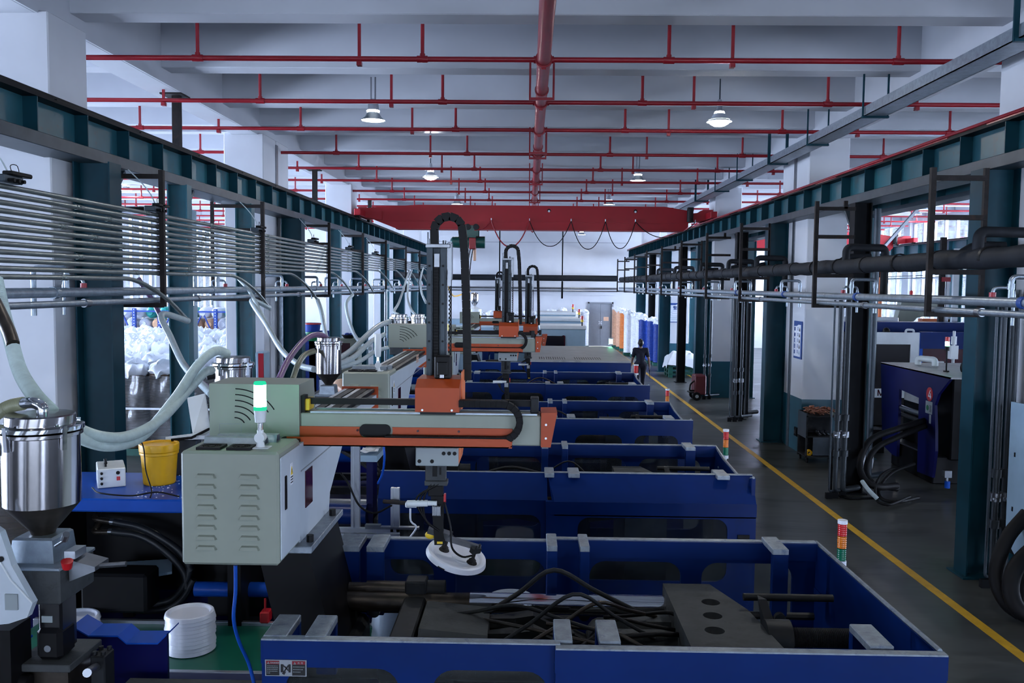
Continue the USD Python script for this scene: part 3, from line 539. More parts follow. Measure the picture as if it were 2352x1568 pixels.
# ================================================================ CONVEYING TUBES ON THE LEFT
BY = [10.55, 14.2, 17.65, 21.35, 24.25, 27.9, 31.5, 34.6, 37.5, 40, 42.5, 45]
for k in range(12):
    z = 3.528 + .0745*k; x = -4.79; ye = BY[k]
    t = Thing('conveying_tube', f'{ORD[k]} silver conveying tube counted from the bottom of the left rack' if k else 'lowest silver conveying tube of the left rack, bending down first', 'tube', (x, 10, z), group='conveying tubes of the left rack')
    P = bend([(x, -1, z), (x, ye, z), (x+.16, ye+.55, z-.25), (x+.28, ye+.9, z-.55)], .5, 8) if k < 11 else np.array([(x, -1, z), (x, ye, z)])
    t.part('tube', G().tube(P, .0265, 12), 'convey_tube', smooth=40)
    for y in [v for v in (8.9+.33*((k*5) % 7), 12.0+.1*k, 15.9, 19.2+.12*k, 23.0, 27+.1*k, 31) if v < ye-.2]:
        t.part('coupling', G().lathe([(.0265, -.06), (.031, -.06), (.031, .06), (.0265, .06)], (x, y, z), 12, axis=(0, 1, 0)).box(x+.02, y-.02, z-.012, x+.045, y+.02, z+.012), 'convey_tube', smooth=40)
    for y in [v for v in LF if v < ye]:
        t.part('clip', G().box(x+.0, y-.035, z-.033, x+.034, y-.005, z+.033), 'dark_iron')
# junction manifolds on top of the tube rack
for k, y in enumerate((7.95, 11.1, 15.3, 19.2, 23.1, 27.0)):
    z = 4.42; t = Thing('junction_box', f'{ORD[k]} small wired valve block on top of the conveying tubes', 'valve block', (-4.79, y, z))
    t.part('block', G().box(-4.86, y-.14, z-.04, -4.72, y+.16, z+.03, .01), 'gray_steel'); t.part('lever', G().box(-4.80, y-.05, z+.03, -4.70, y+.28, z+.07, .01), 'black')
    for j in range(3): t.part('fitting', G().cyl((-4.72, y-.08+.08*j, z-.02), (-4.66, y-.08+.08*j, z-.02), .018, n=8), 'black')
    P = curve([(-4.78, y+.02, z+.05), (-4.80, y-.05, z+.16), (-4.88, y-.12, z+.3), (-5.0, y-.25, 4.88)], 12); t.part('cable', G().tube(P, .008, 5), 'hose_clear', smooth=True)
    P = curve([(-4.78, y+.1, z+.03), (-4.76, y+.02, z+.12), (-4.80, y+.2, z+.14), (-4.79, y+.22, z+.02)], 12); t.part('wire', G().tube(P, .004, 5), 'black', smooth=True)
# ================================================================ INJECTION MOULDING MACHINES
def win_panel(t, name, x0, x1, z0, z1, y, holes, th=.03, m='blue_paint', lip=True, r=.09, inward=1):
    P = sbox(x0, z0, x1, z1)
    for (a, b, c, d) in holes: P = P.difference(rrect(a, c, b, d, min(r, (d-c)/2.2)))
    p = t.part(name, G().prism(P, y-th/2, y+th/2, 'y').box(x0-.003, min(y-th/2-.003, y-th/2-.003+.02*inward), z1-.10, x1+.003, max(y+th/2+.003, y+th/2+.003+.02*inward), z1+.002), m)
    for (a, b, c, d) in holes: t.part('window_pane', G().box(a-.02, y-.004, c-.02, b+.02, y+.004, d+.02), 'acrylic', parent=p)
    if lip: t.part('worn_lip', G().box(x0, y-th/2-.006, z1+.001, x1, y+th/2+.006, z1+.008), 'worn_edge', parent=p)
def bracket(t, x, w, ya, yb, z, drop, m='worn_edge'):
    """Inverted L: a flat arm from the panel at ya to yb, and a leg down from yb."""
    t.part('bracket_arm', G().box(x-w/2, ya, z-.035, x+w/2, yb, z, .004), m)
    d = .04 if yb > ya else -.04
    t.part('bracket_leg', G().box(x-w/2, yb-d, z-drop, x+w/2, yb, z-.03, .004), 'blue_paint')
def signal_tower(t, x, y, z, lit=None, colors=('lens_red', 'lens_orange', 'lens_green'), cap='print_white', r=.027, h=.075):
    n = len(colors); zt = z + n*h
    p = t.part('signal_tower', G().cyl((x, y, z-.14), (x, y, z-.02), r*.45, n=10).cyl((x, y, z-.03), (x, y, z), r*1.1, n=16).cyl((x, y, zt), (x, y, zt+.022), r*1.08, n=18), cap, smooth=40)
    for k, c in enumerate(colors):
        zz = zt - (k+1)*h; pr = []
        for j in range(6): pr += [(r, zz+j*h/6+.002), (r*.93, zz+(j+.5)*h/6), (r, zz+(j+1)*h/6-.001)]
        t.part('lens', G().lathe(pr, (x, y, 0), 18), (c if lit != k else 'green_glow'), parent=p, smooth=60)
def press(label, yf, yb, x0, xm, x1, style, k):
    t = Thing('injection_press', label, 'injection moulding machine', ((x0+x1)/2, (yf+yb)/2, 0), group='blue injection moulding machines')
    B = 'blue_paint'; ZT = 2.0
    t.part('bed', G().box(-4.1, yf+.12, .02, x1-.05, yb-.12, .98, .01), 'blue_dark')
    for x in (-3.8, -2.0, -.4, 1.3): t.part('foot', G().box(x-.12, yf+.2, 0, x+.12, yb-.2, .04), 'black')
    t.part('bed_plate', G().box(x0, yf+.10, .98, x1-.06, yb-.10, 1.02), 'dark_iron')
    wz = (1.22, 1.885) if k == 0 else (1.2, 1.86) if style == 'box' else (1.18, 1.68)
    hl = [(x0+.10, x0+.58, *wz), (x0+.72, xm-.05, *wz)]; hr = [(xm+.25, xm+.78, *wz), (xm+.92, x1-.16, *wz)]
    if style == 'slope':
        hl = [(x0+.10, xm-.05, *wz)]; hr = [(xm+.24, x1-.22, *wz)]
    if style in ('box', 'slope'):
        if style == 'box':
            win_panel(t, 'front_guard', x0, xm, .95, ZT, yf+.015, hl); win_panel(t, 'front_door', xm-.02, x1, .95, ZT-.005, yf-.02, [(a, b, c, d-.04) for a, b, c, d in hr])
        else:
            win_panel(t, 'front_guard', x0, xm, .95, 1.80, yf+.02, hl, lip=False); win_panel(t, 'front_door', xm-.01, x1, .95, 1.80, yf-.03, hr, lip=False)
            t.part('guard_header', G().prism([(yf, 1.69), (yf+.03, 1.69), (yf+.16, 1.98), (yf+.13, 1.99), (yf, 1.80)], x0, xm, 'x'), B)
            t.part('door_header', G().hull([(x, y, z) for x, y, z in ((xm-.0, yf+.10, ZT), (x1, yf+.10, ZT), (x1, yf+.13, ZT), (xm, yf+.13, ZT), (xm+.055, yf-.045, 1.80), (x1, yf-.045, 1.80), (x1, yf-.045, 1.69), (xm+.055, yf-.045, 1.69), (xm+.055, yf+.0, 1.69), (x1, yf+.0, 1.69))]), B)
            t.part('worn_lip', G().box(x0, yf+.13, 1.985, xm, yf+.165, 1.992), 'worn_edge'); t.part('worn_lip', G().box(xm, yf+.095, ZT, x1, yf+.135, ZT+.006), 'worn_edge')
            t.part('door_lock', G().box(x1-.14, yf-.06, 1.52, x1-.05, yf-.045, 1.56), 'black')
        hb = [(x0+.16, x0+.56, 1.2, 1.86), (x0+.69, xm-.03, 1.2, 1.87)]; hb2 = [(xm+.23, xm+.77, 1.2, 1.875), (xm+.89, x1-.16, 1.2, 1.875)]
        win_panel(t, 'rear_guard', x0, xm, .95, ZT-.02, yb+.02, hb, inward=-1); win_panel(t, 'rear_door', xm+.02, x1-.03, .95, ZT, yb+.0, hb2, inward=-1)
        # end guard: curved cut-down on top
        e = [(yf, .95), (yb+.03, .95), (yb+.03, ZT-.01)] + ([(yf+.55, ZT-.005)] if k == 0 else [(yb-.35, ZT-.06), (yf+.35, ZT-.10)]) + [(yf, ZT)]
        t.part('end_guard', G().prism(e, x1-.03, x1, 'x'), B); t.part('end_lip', G().tube([(x1-.015, y, z+.004) for y, z in e[2:]], .011, 6), 'worn_edge')
        if k == 1:
            g = G()
            for i in range(8):
                for j in range(5): g.box(x1-.036, yf+.2+.14*i, 1.55+.07*j, x1-.03, yf+.215+.14*i, 1.565+.07*j)
            t.part('perforation', g, 'pale_machine', kind='stuff')
    for x, w in ((x0+.05, .10), (x0+.22, .09), (xm+.015, .075), (xm+.21, .09), (x1-.245, .10)):
        if style == 'box' or x > xm: bracket(t, x, w, yf+.02, yf+.26, ZT+.012, .26)
    for x, w in ((x0+.09, .14), (x0+.25, .10), (xm, .06), (xm+.185, .055), (x1-.30, .09)):
        bracket(t, x, w, yb+.01, yb-.24, ZT+.03 - .02*(x < xm), .40)
        t.part('guide_roller', G().cyl((x-.0, yb-.27, ZT-.36), (x, yb-.20, ZT-.36), .032, n=14), 'cast_gray', smooth=40)
    t.part('guide_rail', G().cyl((x0, yb-.22, 1.64), (x1-.1, yb-.22, 1.64), .022, n=8).cyl((x0, yf+.24, 1.66), (x1-.1, yf+.24, 1.66), .022, n=8), 'dark_iron', smooth=40)
    yc = (yf+yb)/2
    # clamp unit: fixed platen, moving platen, toggle, rear platen, tie bars, adjusting screw
    t.part('fixed_platen', G().box(x0-.06, yc-.56, 1.0, x0+.22, yc+.56, 1.62, .03), 'dark_iron')
    pl = t.part('moving_platen', G().box(x0+.44, yc-.50, 1.02, x0+.78, yc+.48, 1.70, .02).box(x0+.44, yc-.50, 1.70, x0+.56, yc+.48, 1.78, .01), 'dark_iron'); t.part('platen_cover', G().hull([(x0+.58, y, z) for y, z in ((yc-.2, 1.70), (yc+.36, 1.70), (yc-.12, 1.80), (yc+.26, 1.80))] + [(x0+.92, y, z) for y, z in ((yc-.2, 1.68), (yc+.36, 1.68), (yc-.12, 1.77), (yc+.26, 1.77))]), 'cast_gray', parent=pl)
    rp = sbox(yc-.50, xm+.72, yc+.48, xm+1.02)
    blk = Polygon([(xm+.62, yc-.5), (xm+1.06, yc-.5), (xm+1.0, yc+.1), (xm+.88, yc+.48), (xm+.62, yc+.48)])
    for i in range(3): blk = blk.difference(Point(xm+.80-.03*(i-1), yc+.20-.19*i).buffer(.048))
    t.part('rear_platen', G().prism(blk, 1.62, 1.84, 'z').box(xm+.64, yc-.48, 1.0, xm+.98, yc+.44, 1.62), 'cast_gray')
    for i in range(3): t.part('bolt_hole', G().cyl((xm+.80-.03*(i-1), yc+.20-.19*i, 1.70), (xm+.80-.03*(i-1), yc+.20-.19*i, 1.79), .049, n=14), 'black', parent=None)
    t.part('crosshead', G().box(xm+.18, yc-.44, 1.30, xm+.36, yc+.30, 1.66, .02), 'dark_iron')
    for i in range(4):
        y = yc+.22-.20*i
        t.part('toggle_link', G().prism([(x0+.78, 1.70), (x0+1.15, 1.76), (xm+.20, 1.62), (xm+.20, 1.50), (x0+1.1, 1.58), (x0+.78, 1.55)], y-.045, y+.045, 'y').bar((x0+.85, y-.06, 1.73), (xm+.1, y+.04, 1.70), .05, .05), 'dark_iron')
        t.part('toggle_link', G().prism([(xm+.22, 1.62), (xm+.30, 1.74), (xm+.66, 1.74), (xm+.66, 1.60), (xm+.34, 1.56)], y-.05, y+.05, 'y').cyl((xm+.26, y-.07, 1.64), (xm+.26, y+.07, 1.64), .075, n=14), 'cast_gray', smooth=30)
    for y, m in ((yc+.40, 'chrome'), (yc-.42, 'grease_steel')):
        t.part('tie_bar', G().cyl((x0+.8, y, 1.74), (xm+.68, y, 1.74), .058, n=18), m, smooth=40); t.part('tie_bar', G().cyl((x0+.1, y, 1.74), (x0+.8, y, 1.74), .055, n=18), 'grease_steel', smooth=40)
    t.part('ejector_bar', G().cyl((x0+.12, yc+.44, 1.80), (x0+.52, yc+.44, 1.80), .032, n=14).cyl((x0+.22, yc+.44, 1.80), (x0+.46, yc+.44, 1.80), .042, n=14), 'grease_steel', smooth=40)
    t.part('bar_bracket', G().box(x0+.44, yc+.38, 1.62, x0+.56, yc+.50, 1.86, .01).cyl((x0+.54, yc+.44, 1.80), (x0+.66, yc+.44, 1.80), .05, n=14), 'dark_iron', smooth=40)
    t.part('adjuster_yoke', G().hull([(xm+1.02, yc-.02, 1.94), (xm+1.06, yc-.02, 1.94), (xm+1.03, yc+.04, 1.94), (xm+1.06, yc-.22, 1.70), (xm+1.12, yc-.22, 1.70), (xm+1.10, yc-.12, 1.66), (xm+1.04, yc-.1, 1.66)]).cyl((xm+1.02, yc-.15, 1.80), (xm+1.14, yc-.15, 1.80), .085, n=18), 'dark_iron', smooth=40)
    pr = []
    for i in range(40): pr += [(.048, .36*i/40), (.042, .36*(i+.5)/40)]
    t.part('adjusting_screw', G().lathe(pr + [(.046, .37), (.0, .38)], (xm+1.12, yc-.15, 1.80), 16, axis=(1, 0, 0)).cyl((xm+.98, yc+.12, 1.90), (xm+1.44, yc+.12, 1.90), .02, n=8), 'dark_iron', smooth=60)
    rr = random.Random(k)
    for i in range(9):
        a = np.array([x0+.55+.12*i+rr.uniform(-.1, .1), yc+rr.uniform(-.4, .3), 1.76]); b = np.array([xm+.35+.05*i, yc+rr.uniform(-.4, .4), 1.74])
        mid = (a+b)/2 + np.array([rr.uniform(-.1, .1), rr.uniform(-.1, .1), rr.uniform(.03, .24 if i < 5 else .08)])
        t.part('cable', G().tube(curve([a, (a+mid)/2+np.array([0, .05, -.02]), mid, (b+mid)/2, b], 22), rr.choice([.007, .010, .013]), 6), rr.choice(['black', 'dark_iron', 'grease_steel']), smooth=True)
    # injection side: barrel, carriage, hydraulics
    if k == 0: return t
    t.part('barrel', G().cyl((-3.1, yc-.1, 1.52), (x0-.05, yc-.1, 1.52), .12, n=20), 'steel', smooth=40); t.part('barrel_cover', G().cyl((-2.7, yc-.1, 1.52), (-1.75, yc-.1, 1.52), .19, n=20), 'blue_bright' if k != 1 else 'pale_machine', smooth=40)
    t.part('injection_carriage', G().box(-3.5, yc-.35, 1.1, -2.75, yc+.3, 1.72, .02), 'black'); t.part('slide_rail', G().box(-3.9, yc-.45, 1.02, x0-.1, yc-.36, 1.10).box(-3.9, yc+.28, 1.02, x0-.1, yc+.37, 1.10), 'dark_iron')
    t.part('injection_cylinder', G().cyl((-2.55, yc-.50, 1.62), (-1.3, yc-.50, 1.62), .085, n=18), 'blue_paint', smooth=40)
    for i in range(6):
        a = np.array([-3.1+.12*i, yc-.3+.03*i, 1.72-.06*i]); b = np.array([-2.0+.06*i, yc-.55+.05*i, 1.22])
        t.part('hydraulic_hose', G().tube(curve([a, a+(.4, -.06, .03), (a+b)/2+(.36, -.1, .10), b+(.22, 0, .08), b], 24), .026, 8), 'rubber_hose', smooth=True)
        t.part('hose_end', G().cyl(a-(.02, 0, 0), a+(.12, -.015, .01), .030, n=10), 'grease_steel', smooth=40)
    t.part('valve_block', G().box(-2.75, yc-.55, 1.02, -2.35, yc-.25, 1.24, .01).box(-2.6, yc-.5, 1.24, -2.48, yc-.35, 1.32, .01), 'black')
    return t
P1 = press('nearest blue injection press with open top, carrying the danger plate', 3.55, 5.08, -1.107, .148, 1.735, 'box', 0)
P2 = press('second blue injection press from the front, with sloped door headers', 6.80, 8.17, -1.18, .165, 1.80, 'slope', 1)
P3 = press('third blue injection press from the front, with rounded side windows', 9.78, 11.25, -1.15, .29, 1.86, 'box', 2)
P4 = press('fourth blue injection press from the front, before the covered one', 13.2, 15.0, -1.12, .29, 1.85, 'box', 3)
P5 = press('fifth blue injection press, roofed with a slotted grey cover plate', 16.8, 20.75, -1.1, .03, 1.97, 'box', 4)
g = G().prism(sbox(.03, 16.72, 1.98, 20.75), 2.02, 2.055, 'z'); P5.part('cover_plate', g, 'gray_top')
P5.part('cover_skirt', G().box(.03, 16.74, 1.78, 1.98, 16.78, 2.03), 'blue_paint')
for x0 in (.22, .92):
    for i in range(12): P5.part('cover_slot', G().box(x0+.045*i, 17.0, 2.055, x0+.045*i+.014, 17.5, 2.058), 'black')
signal_tower(P1, 1.905, 5.2, 1.86); signal_tower(P2, 1.88, 8.2, 1.91, r=.026); signal_tower(P3, 1.85, 11.5, 1.90, r=.026); signal_tower(P4, 1.89, 15.2, 1.98, colors=('lens_red',), h=.13, r=.04)
signal_tower(P5, 1.99, 21.0, 2.1, lit=0, colors=('lens_green',), h=.12, r=.05)
for tt, y in ((P1, 5.2), (P2, 8.2), (P3, 11.5), (P4, 15.2)): tt.part('tower_arm', G().box(1.70, y-.25, 1.70, 1.93, y+.02, 1.74), 'blue_paint')
# danger plate
pz, px0, yy = 1.915, -1.09, 3.548-.002
dp = P1.part('danger_plate', G().box(px0, yy-.006, pz-.065, px0+.175, yy, pz+.065-.06), 'alu', label='aluminium danger plate with pictogram')
def flat(t, par, name, x0, z0, x1, z1, y, m): t.part(name, G().box(x0, y, z0, x1, y+.002, z1), m, parent=par)
a, w, zb, zt = px0+.005, .165, pz-.061, pz+.001
flat(P1, dp, 'plate_field', a, zb, a+w*.335, zt, yy-.0075, 'print_black'); flat(P1, dp, 'plate_field', a+w*.665, zb, a+w, zt, yy-.0075, 'print_black')
flat(P1, dp, 'plate_header', a, zt-.014, a+w*.335, zt, yy-.0085, 'print_red'); flat(P1, dp, 'plate_header', a+w*.665, zt-.014, a+w, zt, yy-.0085, 'print_red')
def text3(s, h, o, right, up, bold=False, depth=.0012):
    m = meshkit.text_mesh(s, h, depth, bold); r, u = np.array(right, float), np.array(up, float); n = np.cross(r, u)
    return m.vertices @ np.array([r, u, n]) + np.array(o, float), m.faces
def put(t, par, name, s, h, o, m, right=(1, 0, 0), up=(0, 0, 1), bold=False):
    t.part(name, G().add(*text3(s, h, o, right, up, bold)), m, parent=par)
put(P1, dp, 'lettering', 'DANGER', .0065, (a+.018, yy-.0085, zt-.0105), 'sign_gray', bold=True)
for x in (a+.004, a+w*.665+.006):
    P1.part('warning_triangle', G().prism([(x, zt-.012), (x+.011, zt-.012), (x+.0055, zt-.002)], yy-.0105, yy-.009, 'y'), 'sign_gray', parent=dp)
    P1.part('warning_mark', G().box(x+.0048, yy-.0115, zt-.0105, x+.0062, yy-.0105, zt-.005), 'print_black', parent=dp)
for x in (a+w*.665+.024, a+w*.665+.038):   # two small header characters
    P1.part('lettering', G().box(x, yy-.0100, zt-.0045, x+.008, yy-.0088, zt-.0035).box(x+.0035, yy-.0100, zt-.011, x+.0047, yy-.0088, zt-.003).box(x, yy-.0100, zt-.0075, x+.008, yy-.0088, zt-.0065).box(x, yy-.0100, zt-.0115, x+.0012, yy-.0088, zt-.0065).box(x+.0068, yy-.0100, zt-.0115, x+.008, yy-.0088, zt-.0065), 'sign_gray', parent=dp)
rr = random.Random(3); g = G()
for i in range(5):
    x = a+.004
    while x < a+w*.335-.008 - .03*(i == 4):
        l = rr.uniform(.003, .008); g.box(x, yy-.0088, zt-.023-.0075*i, x+l, yy-.0078, zt-.0205-.0075*i); x += l+.002
for i in range(3):
    for j in range((9, 8, 6)[i]): g.box(a+w*.665+.004+.0055*j, yy-.0088, zt-.026-.011*i, a+w*.665+.0072+.0055*j, yy-.0078, zt-.0225-.011*i)
P1.part('small_print', g, 'sign_gray', parent=dp, kind='stuff')
cx, cz = a+w*.5, zt-.030
flat(P1, dp, 'pictogram', cx-.021, cz-.018, cx-.010, cz+.016, yy-.0088, 'print_black'); flat(P1, dp, 'pictogram', cx+.012, cz-.018, cx+.021, cz+.016, yy-.0088, 'print_black')
P1.part('pictogram', G().bar((cx-.010, yy-.009, cz-.026), (cx-.004, yy-.009, cz-.014), .011, .002, up=(0, 1, 0)).bar((cx-.006, yy-.009, cz-.014), (cx+.012, yy-.009, cz+.012), .006, .002, up=(0, 1, 0)).bar((cx+.011, yy-.009, cz-.010), (cx-.002, yy-.009, cz+.006), .004, .002, up=(0, 1, 0)).bar((cx-.012, yy-.009, cz+.013), (cx-.002, yy-.009, cz+.004), .004, .002, up=(0, 1, 0)), 'print_black', parent=dp)
# pale machines far down the row
def pale(label, y, z, xa, xb, tone):
    t = Thing('injection_press', label, 'injection moulding machine', ((xa+xb)/2, y, 0), group='pale machines far down the row')
    t.part('body', G().box(xa, y, .02, xb, y+1.6, z-.12, .02), 'pale_machine'); t.part('top_cover', G().box(xa-.02, y-.03, z-.12, xb+.02, y+1.6, z, .02), 'machine_white')
    t.part('door_window', G().prism(rrect(xa+.1, z-.85, xa+.78, z-.33, .05), y-.02, y-.005, 'y'), tone); t.part('door_edge', G().prism(rrect(xa+.70, z-.85, xa+.82, z-.31, .05), y-.018, y-.003, 'y'), 'wine_glass')
    t.part('injection_housing', G().box(-3.6, y+.2, .02, xa, y+1.3, z-.35, .03), 'pale_machine')
    t.part('tower_pole', G().cyl((xb-.12, y+.1, z), (xb-.12, y+.1, z+.12), .02, n=8), 'black'); t.part('tower_lens', G().cyl((xb-.12, y+.1, z+.12), (xb-.12, y+.1, z+.20), .045, n=12), 'print_yellow', smooth=40); t.part('tower_lens', G().cyl((xb-.12, y+.1, z+.20), (xb-.12, y+.1, z+.32), .045, n=12), 'lens_red', smooth=40)
    return t
pale('pale blue press with wine-edged dark window beyond the grey cover plate', 28.0, 2.2, .37, 1.85, 'dark_glass')
pale('pale press with white top behind the pale blue one', 31.5, 2.32, .3, 1.95, 'dark_glass'); pale('farthest pale press with stepped white top', 35.0, 2.42, .3, 1.9, 'dark_glass')
# ================================================================ TAKE-OUT ROBOTS
def louvre(x, y, z, w, h):
    """A pressed louvre on a face that looks towards -y."""
    return G().hull([(x-w/2, y, z-h/2), (x+w/2, y, z-h/2), (x-w/2+h*.6, y, z+h/2), (x+w/2-h*.6, y, z+h/2), (x-w/2+h*.25, y-.018, z-h*.40), (x+w/2-h*.25, y-.018, z-h*.40), (x-w/2+h*.6, y-.013, z+h*.25), (x+w/2-h*.6, y-.013, z+h*.25)])
def link_chain(t, name, P, w, hgt, m, side):
    """A cable chain: one link mesh for each step along P. side: the direction of the link's width."""
    par = t.part(name, G().box(*(P[0]-.004), *(P[0]+.004)), m); sd = np.array(side, float)
    for a, b in zip(P, P[1:]):
        d = (b-a)/np.linalg.norm(b-a); u = np.cross(sd, d); c = (a+b)/2; l = np.linalg.norm(b-a)*.48
        g = G()
        for q, ll, hh, ww in ((c, l, hgt/2, w/2), (c+d*l*.9, l*.35, hgt*.40, w*.44)):
            V = [q + sx*d*ll + sy*u*hh + sz*sd*ww for sx in (-1, 1) for sy in (-1, 1) for sz in (-1, 1)]
            g.add(V, [[0,1,3],[0,3,2],[4,6,7],[4,7,5],[0,4,5],[0,5,1],[2,3,7],[2,7,6],[0,2,6],[0,6,4],[1,5,7],[1,7,3]])
        t.part('chain_link', g, m, parent=par)
def uchain(xa, ztop, xr, zbot, xe, y, step):
    """Upper run from xa to xr, half circle, lower run back to xe."""
    r = (ztop-zbot)/2; n1 = int((xr-xa)/step); n3 = int((xr-xe)/step); k = int(math.pi*r/step)
    P = [(xa+(xr-xa)*i/n1, y, ztop) for i in range(n1)] + [(xr+r*math.sin(math.pi*i/k), y, (ztop+zbot)/2+r*math.cos(math.pi*i/k)) for i in range(k)] + [(xr-(xr-xe)*i/n3, y, zbot) for i in range(n3+1)]
    return np.array(P)
def robot(label, yb, ya, dz, cx, xend, mtop, mbot, light, bw=.45, nl=8, lid=True):
    t = Thing('takeout_robot', label, 'robot', (-1.2, (yb+ya)/2, 2.2), group='take-out robots over the presses')
    x1, x0 = -1.132, -1.132-bw; zb, zt = 2.2+dz, 2.728+dz
    cb = t.part('control_box', G().box(x0, yb, zb, x1, yb+.37, zt, .012), 'cream')
    for c in (.26, .70):
        for i in range(nl): t.part('louvre', louvre(x0+bw*c, yb, zt-.112-.0475*i*(8/nl), .098, .021), 'cream', parent=cb)
    t.part('door', G().box(x1, yb+.02, zb+.02, x1+.006, yb+.35, zt-.03, .003), 'white_enamel', parent=cb)
    t.part('door_handle', G().box(x1+.004, yb+.08, zb+.24, x1+.012, yb+.105, zb+.40, .003), 'black', parent=cb)
    t.part('warning_label', G().box(x1+.005, yb+.175, zb+.335, x1+.0075, yb+.215, zb+.44), 'print_white', parent=cb)
    t.part('warning_triangle', G().prism([(yb+.178, zb+.385), (yb+.212, zb+.385), (yb+.195, zb+.425)], x1+.0075, x1+.009, 'x'), 'print_yellow', parent=cb); t.part('warning_lines', G().box(x1+.0075, yb+.178, zb+.345, x1+.009, yb+.212, zb+.35).box(x1+.0075, yb+.178, zb+.358, x1+.009, yb+.212, zb+.363).box(x1+.0075, yb+.178, zb+.371, x1+.009, yb+.212, zb+.376).box(x1+.009, yb+.194, zb+.393, x1+.010, yb+.197, zb+.412), 'print_black', parent=cb)
    for fx in (x0+.115*bw/.45, x0+.255*bw/.45):
        fn = t.part('cooling_fan', G().prism(sbox(fx-.056, yb+.035, fx+.056, yb+.135).difference(Point(fx, yb+.085).buffer(.044)), zt, zt+.012, 'z'), 'black')
        g = G().cyl((fx, yb+.085, zt+.008), (fx, yb+.085, zt+.011), .014, n=12)
        for r in (.023, .032, .041): g.lathe([(r-.0025, .006), (r-.0025, .010), (r+.0025, .010), (r+.0025, .006)], (fx, yb+.085, zt), 20)
        g.bar((fx-.044, yb+.085, zt+.008), (fx+.044, yb+.085, zt+.008), .004).bar((fx, yb+.041, zt+.008), (fx, yb+.129, zt+.008), .004)
        t.part('fan_grille', g, 'black_rubber', parent=fn); t.part('fan_hub', G().box(fx-.045, yb+.04, zt, fx+.045, yb+.13, zt+.004), 'black_gloss', parent=fn)
    for k, (yy, xx) in enumerate(((yb+.19, x0+.14), (yb+.28, x0+.17))):
        q = [(yy-.035, zt), (yy+.035, zt), (yy+.022, zt+.035), (yy-.022, zt+.035)]
        t.part('top_bracket', G().prism(Polygon(q).difference(Polygon([(yy-.028, zt+.004), (yy+.028, zt+.004), (yy+.018, zt+.030), (yy-.018, zt+.030)])), xx-.09, xx+.20, 'x'), 'galv')
    # signal lamp on the box
    lx, ly = x1-.112, yb+.10
    sl = t.part('signal_lamp', G().box(lx-.045, ly-.035, zt, lx+.045, ly+.035, zt+.006, .002).cyl((lx, ly, zt+.006), (lx, ly, zt+.035), .022, .014, n=14).cyl((lx, ly-.02, zt+.05), (lx, ly+.02, zt+.05), .024, n=14).cyl((lx, ly, zt+.03), (lx, ly, zt+.085), .015, n=14), 'machine_white', smooth=40)
    t.part('lamp_stem', G().cyl((lx, ly, zt+.085), (lx, ly, zt+.12), .012, n=14), 'chrome', parent=sl, smooth=40)
    t.part('lamp_base', G().lathe([(.013, .118), (.024, .122), (.029, .18), (.029, .19), (.0, .19)], (lx, ly, zt), 20), 'machine_white', parent=sl, smooth=40)
    t.part('lamp_collar', G().lathe([(.0295, .178), (.030, .178), (.030, .195), (.0295, .195)], (lx, ly, zt), 20), 'green_rim' if light == 'green' else 'machine_white', parent=sl, smooth=40)
    t.part('lamp_lens', G().lathe([(.028, .19), (.029, .195), (.028, .30)], (lx, ly, zt), 20), {'green': 'green_glow', 'amber': 'amber_glow', 'off': 'machine_white'}[light], parent=sl, smooth=40)
    t.part('lamp_cap', G().lathe([(.0285, .298), (.029, .304), (.025, .312), (0, .313)], (lx, ly, zt), 20), 'green_rim' if light == 'green' else 'machine_white', parent=sl, smooth=40)
    # traverse beam along the hall and its riser
    yf = yb+.37; ye = yb+2.56
    tb = t.part('traverse_beam', G().prism([(yf, zb), (yf+.62, zb-.02), (yf+.66, zb+.10), (yf+1.08, zb+.36), (yf+1.35, zb+.40), (ye, zb+.40), (ye, zt-.06), (yf, zt-.03)], x1-.25, x1, 'x'), 'white_enamel')
    t.part('panel_seam', G().bar((x1+.001, yf+.02, zt-.17), (x1+.001, ye-.1, zt-.16), .004, .006), 'door_gray', parent=tb)
    t.part('nameplate', G().box(x1, yf+.10, zb+.15, x1+.004, yf+.24, zb+.34), 'wine_glass', parent=tb, label='dark red glossy nameplate')
    for xx, ww, m in ((x1-.225, .03, 'alu'), (x1-.18, .045, 'black'), (x1-.13, .03, 'alu'), (x1-.085, .05, 'black_rubber'), (x1-.035, .04, 'black')): t.part('guide_rail', G().box(xx-ww/2, yf+.02, zt-.04, xx+ww/2, ye, zt-.015), m, parent=tb)
    t.part('end_stop', G().box(x1-.26, ye, zt-.2, x1+.012, ye+.012, zt-.0), 'orange', parent=tb)
    rs = t.part('riser', G().hull([(x1-.2, yf-.05, zb-.03), (x1+.05, yf-.05, zb-.03), (x1-.2, yf+.6, zb-.03), (x1+.05, yf+.6, zb-.03), (x1-.06, yf-.02, 1.5), (x1+.22, yf-.02, 1.5), (x1-.06, yf+.6, 1.5), (x1+.22, yf+.6, 1.5)]), 'black')
    t.part('riser_plate', G().box(x1-.22, yf-.07, zb-.035, x1+.075, yf+.66, zb-.0, .004), 'worn_edge', parent=rs)
    for yy in (yf+.02, yf+.52): t.part('bolt', G().cyl((x1+.045, yy, zb), (x1+.045, yy, zb+.035), .018, n=10), 'black', parent=rs)
    # cross arm
    az = dz; xg0, xg1 = -1.63, -1.168
    gb = t.part('arm_housing', G().prism([(ya, 2.712+az), (ya+.32, 2.712+az), (ya+.34, 2.80+az), (ya+.31, 2.98+az), (ya, 2.98+az)], xg0, xg1, 'x'), 'cream')
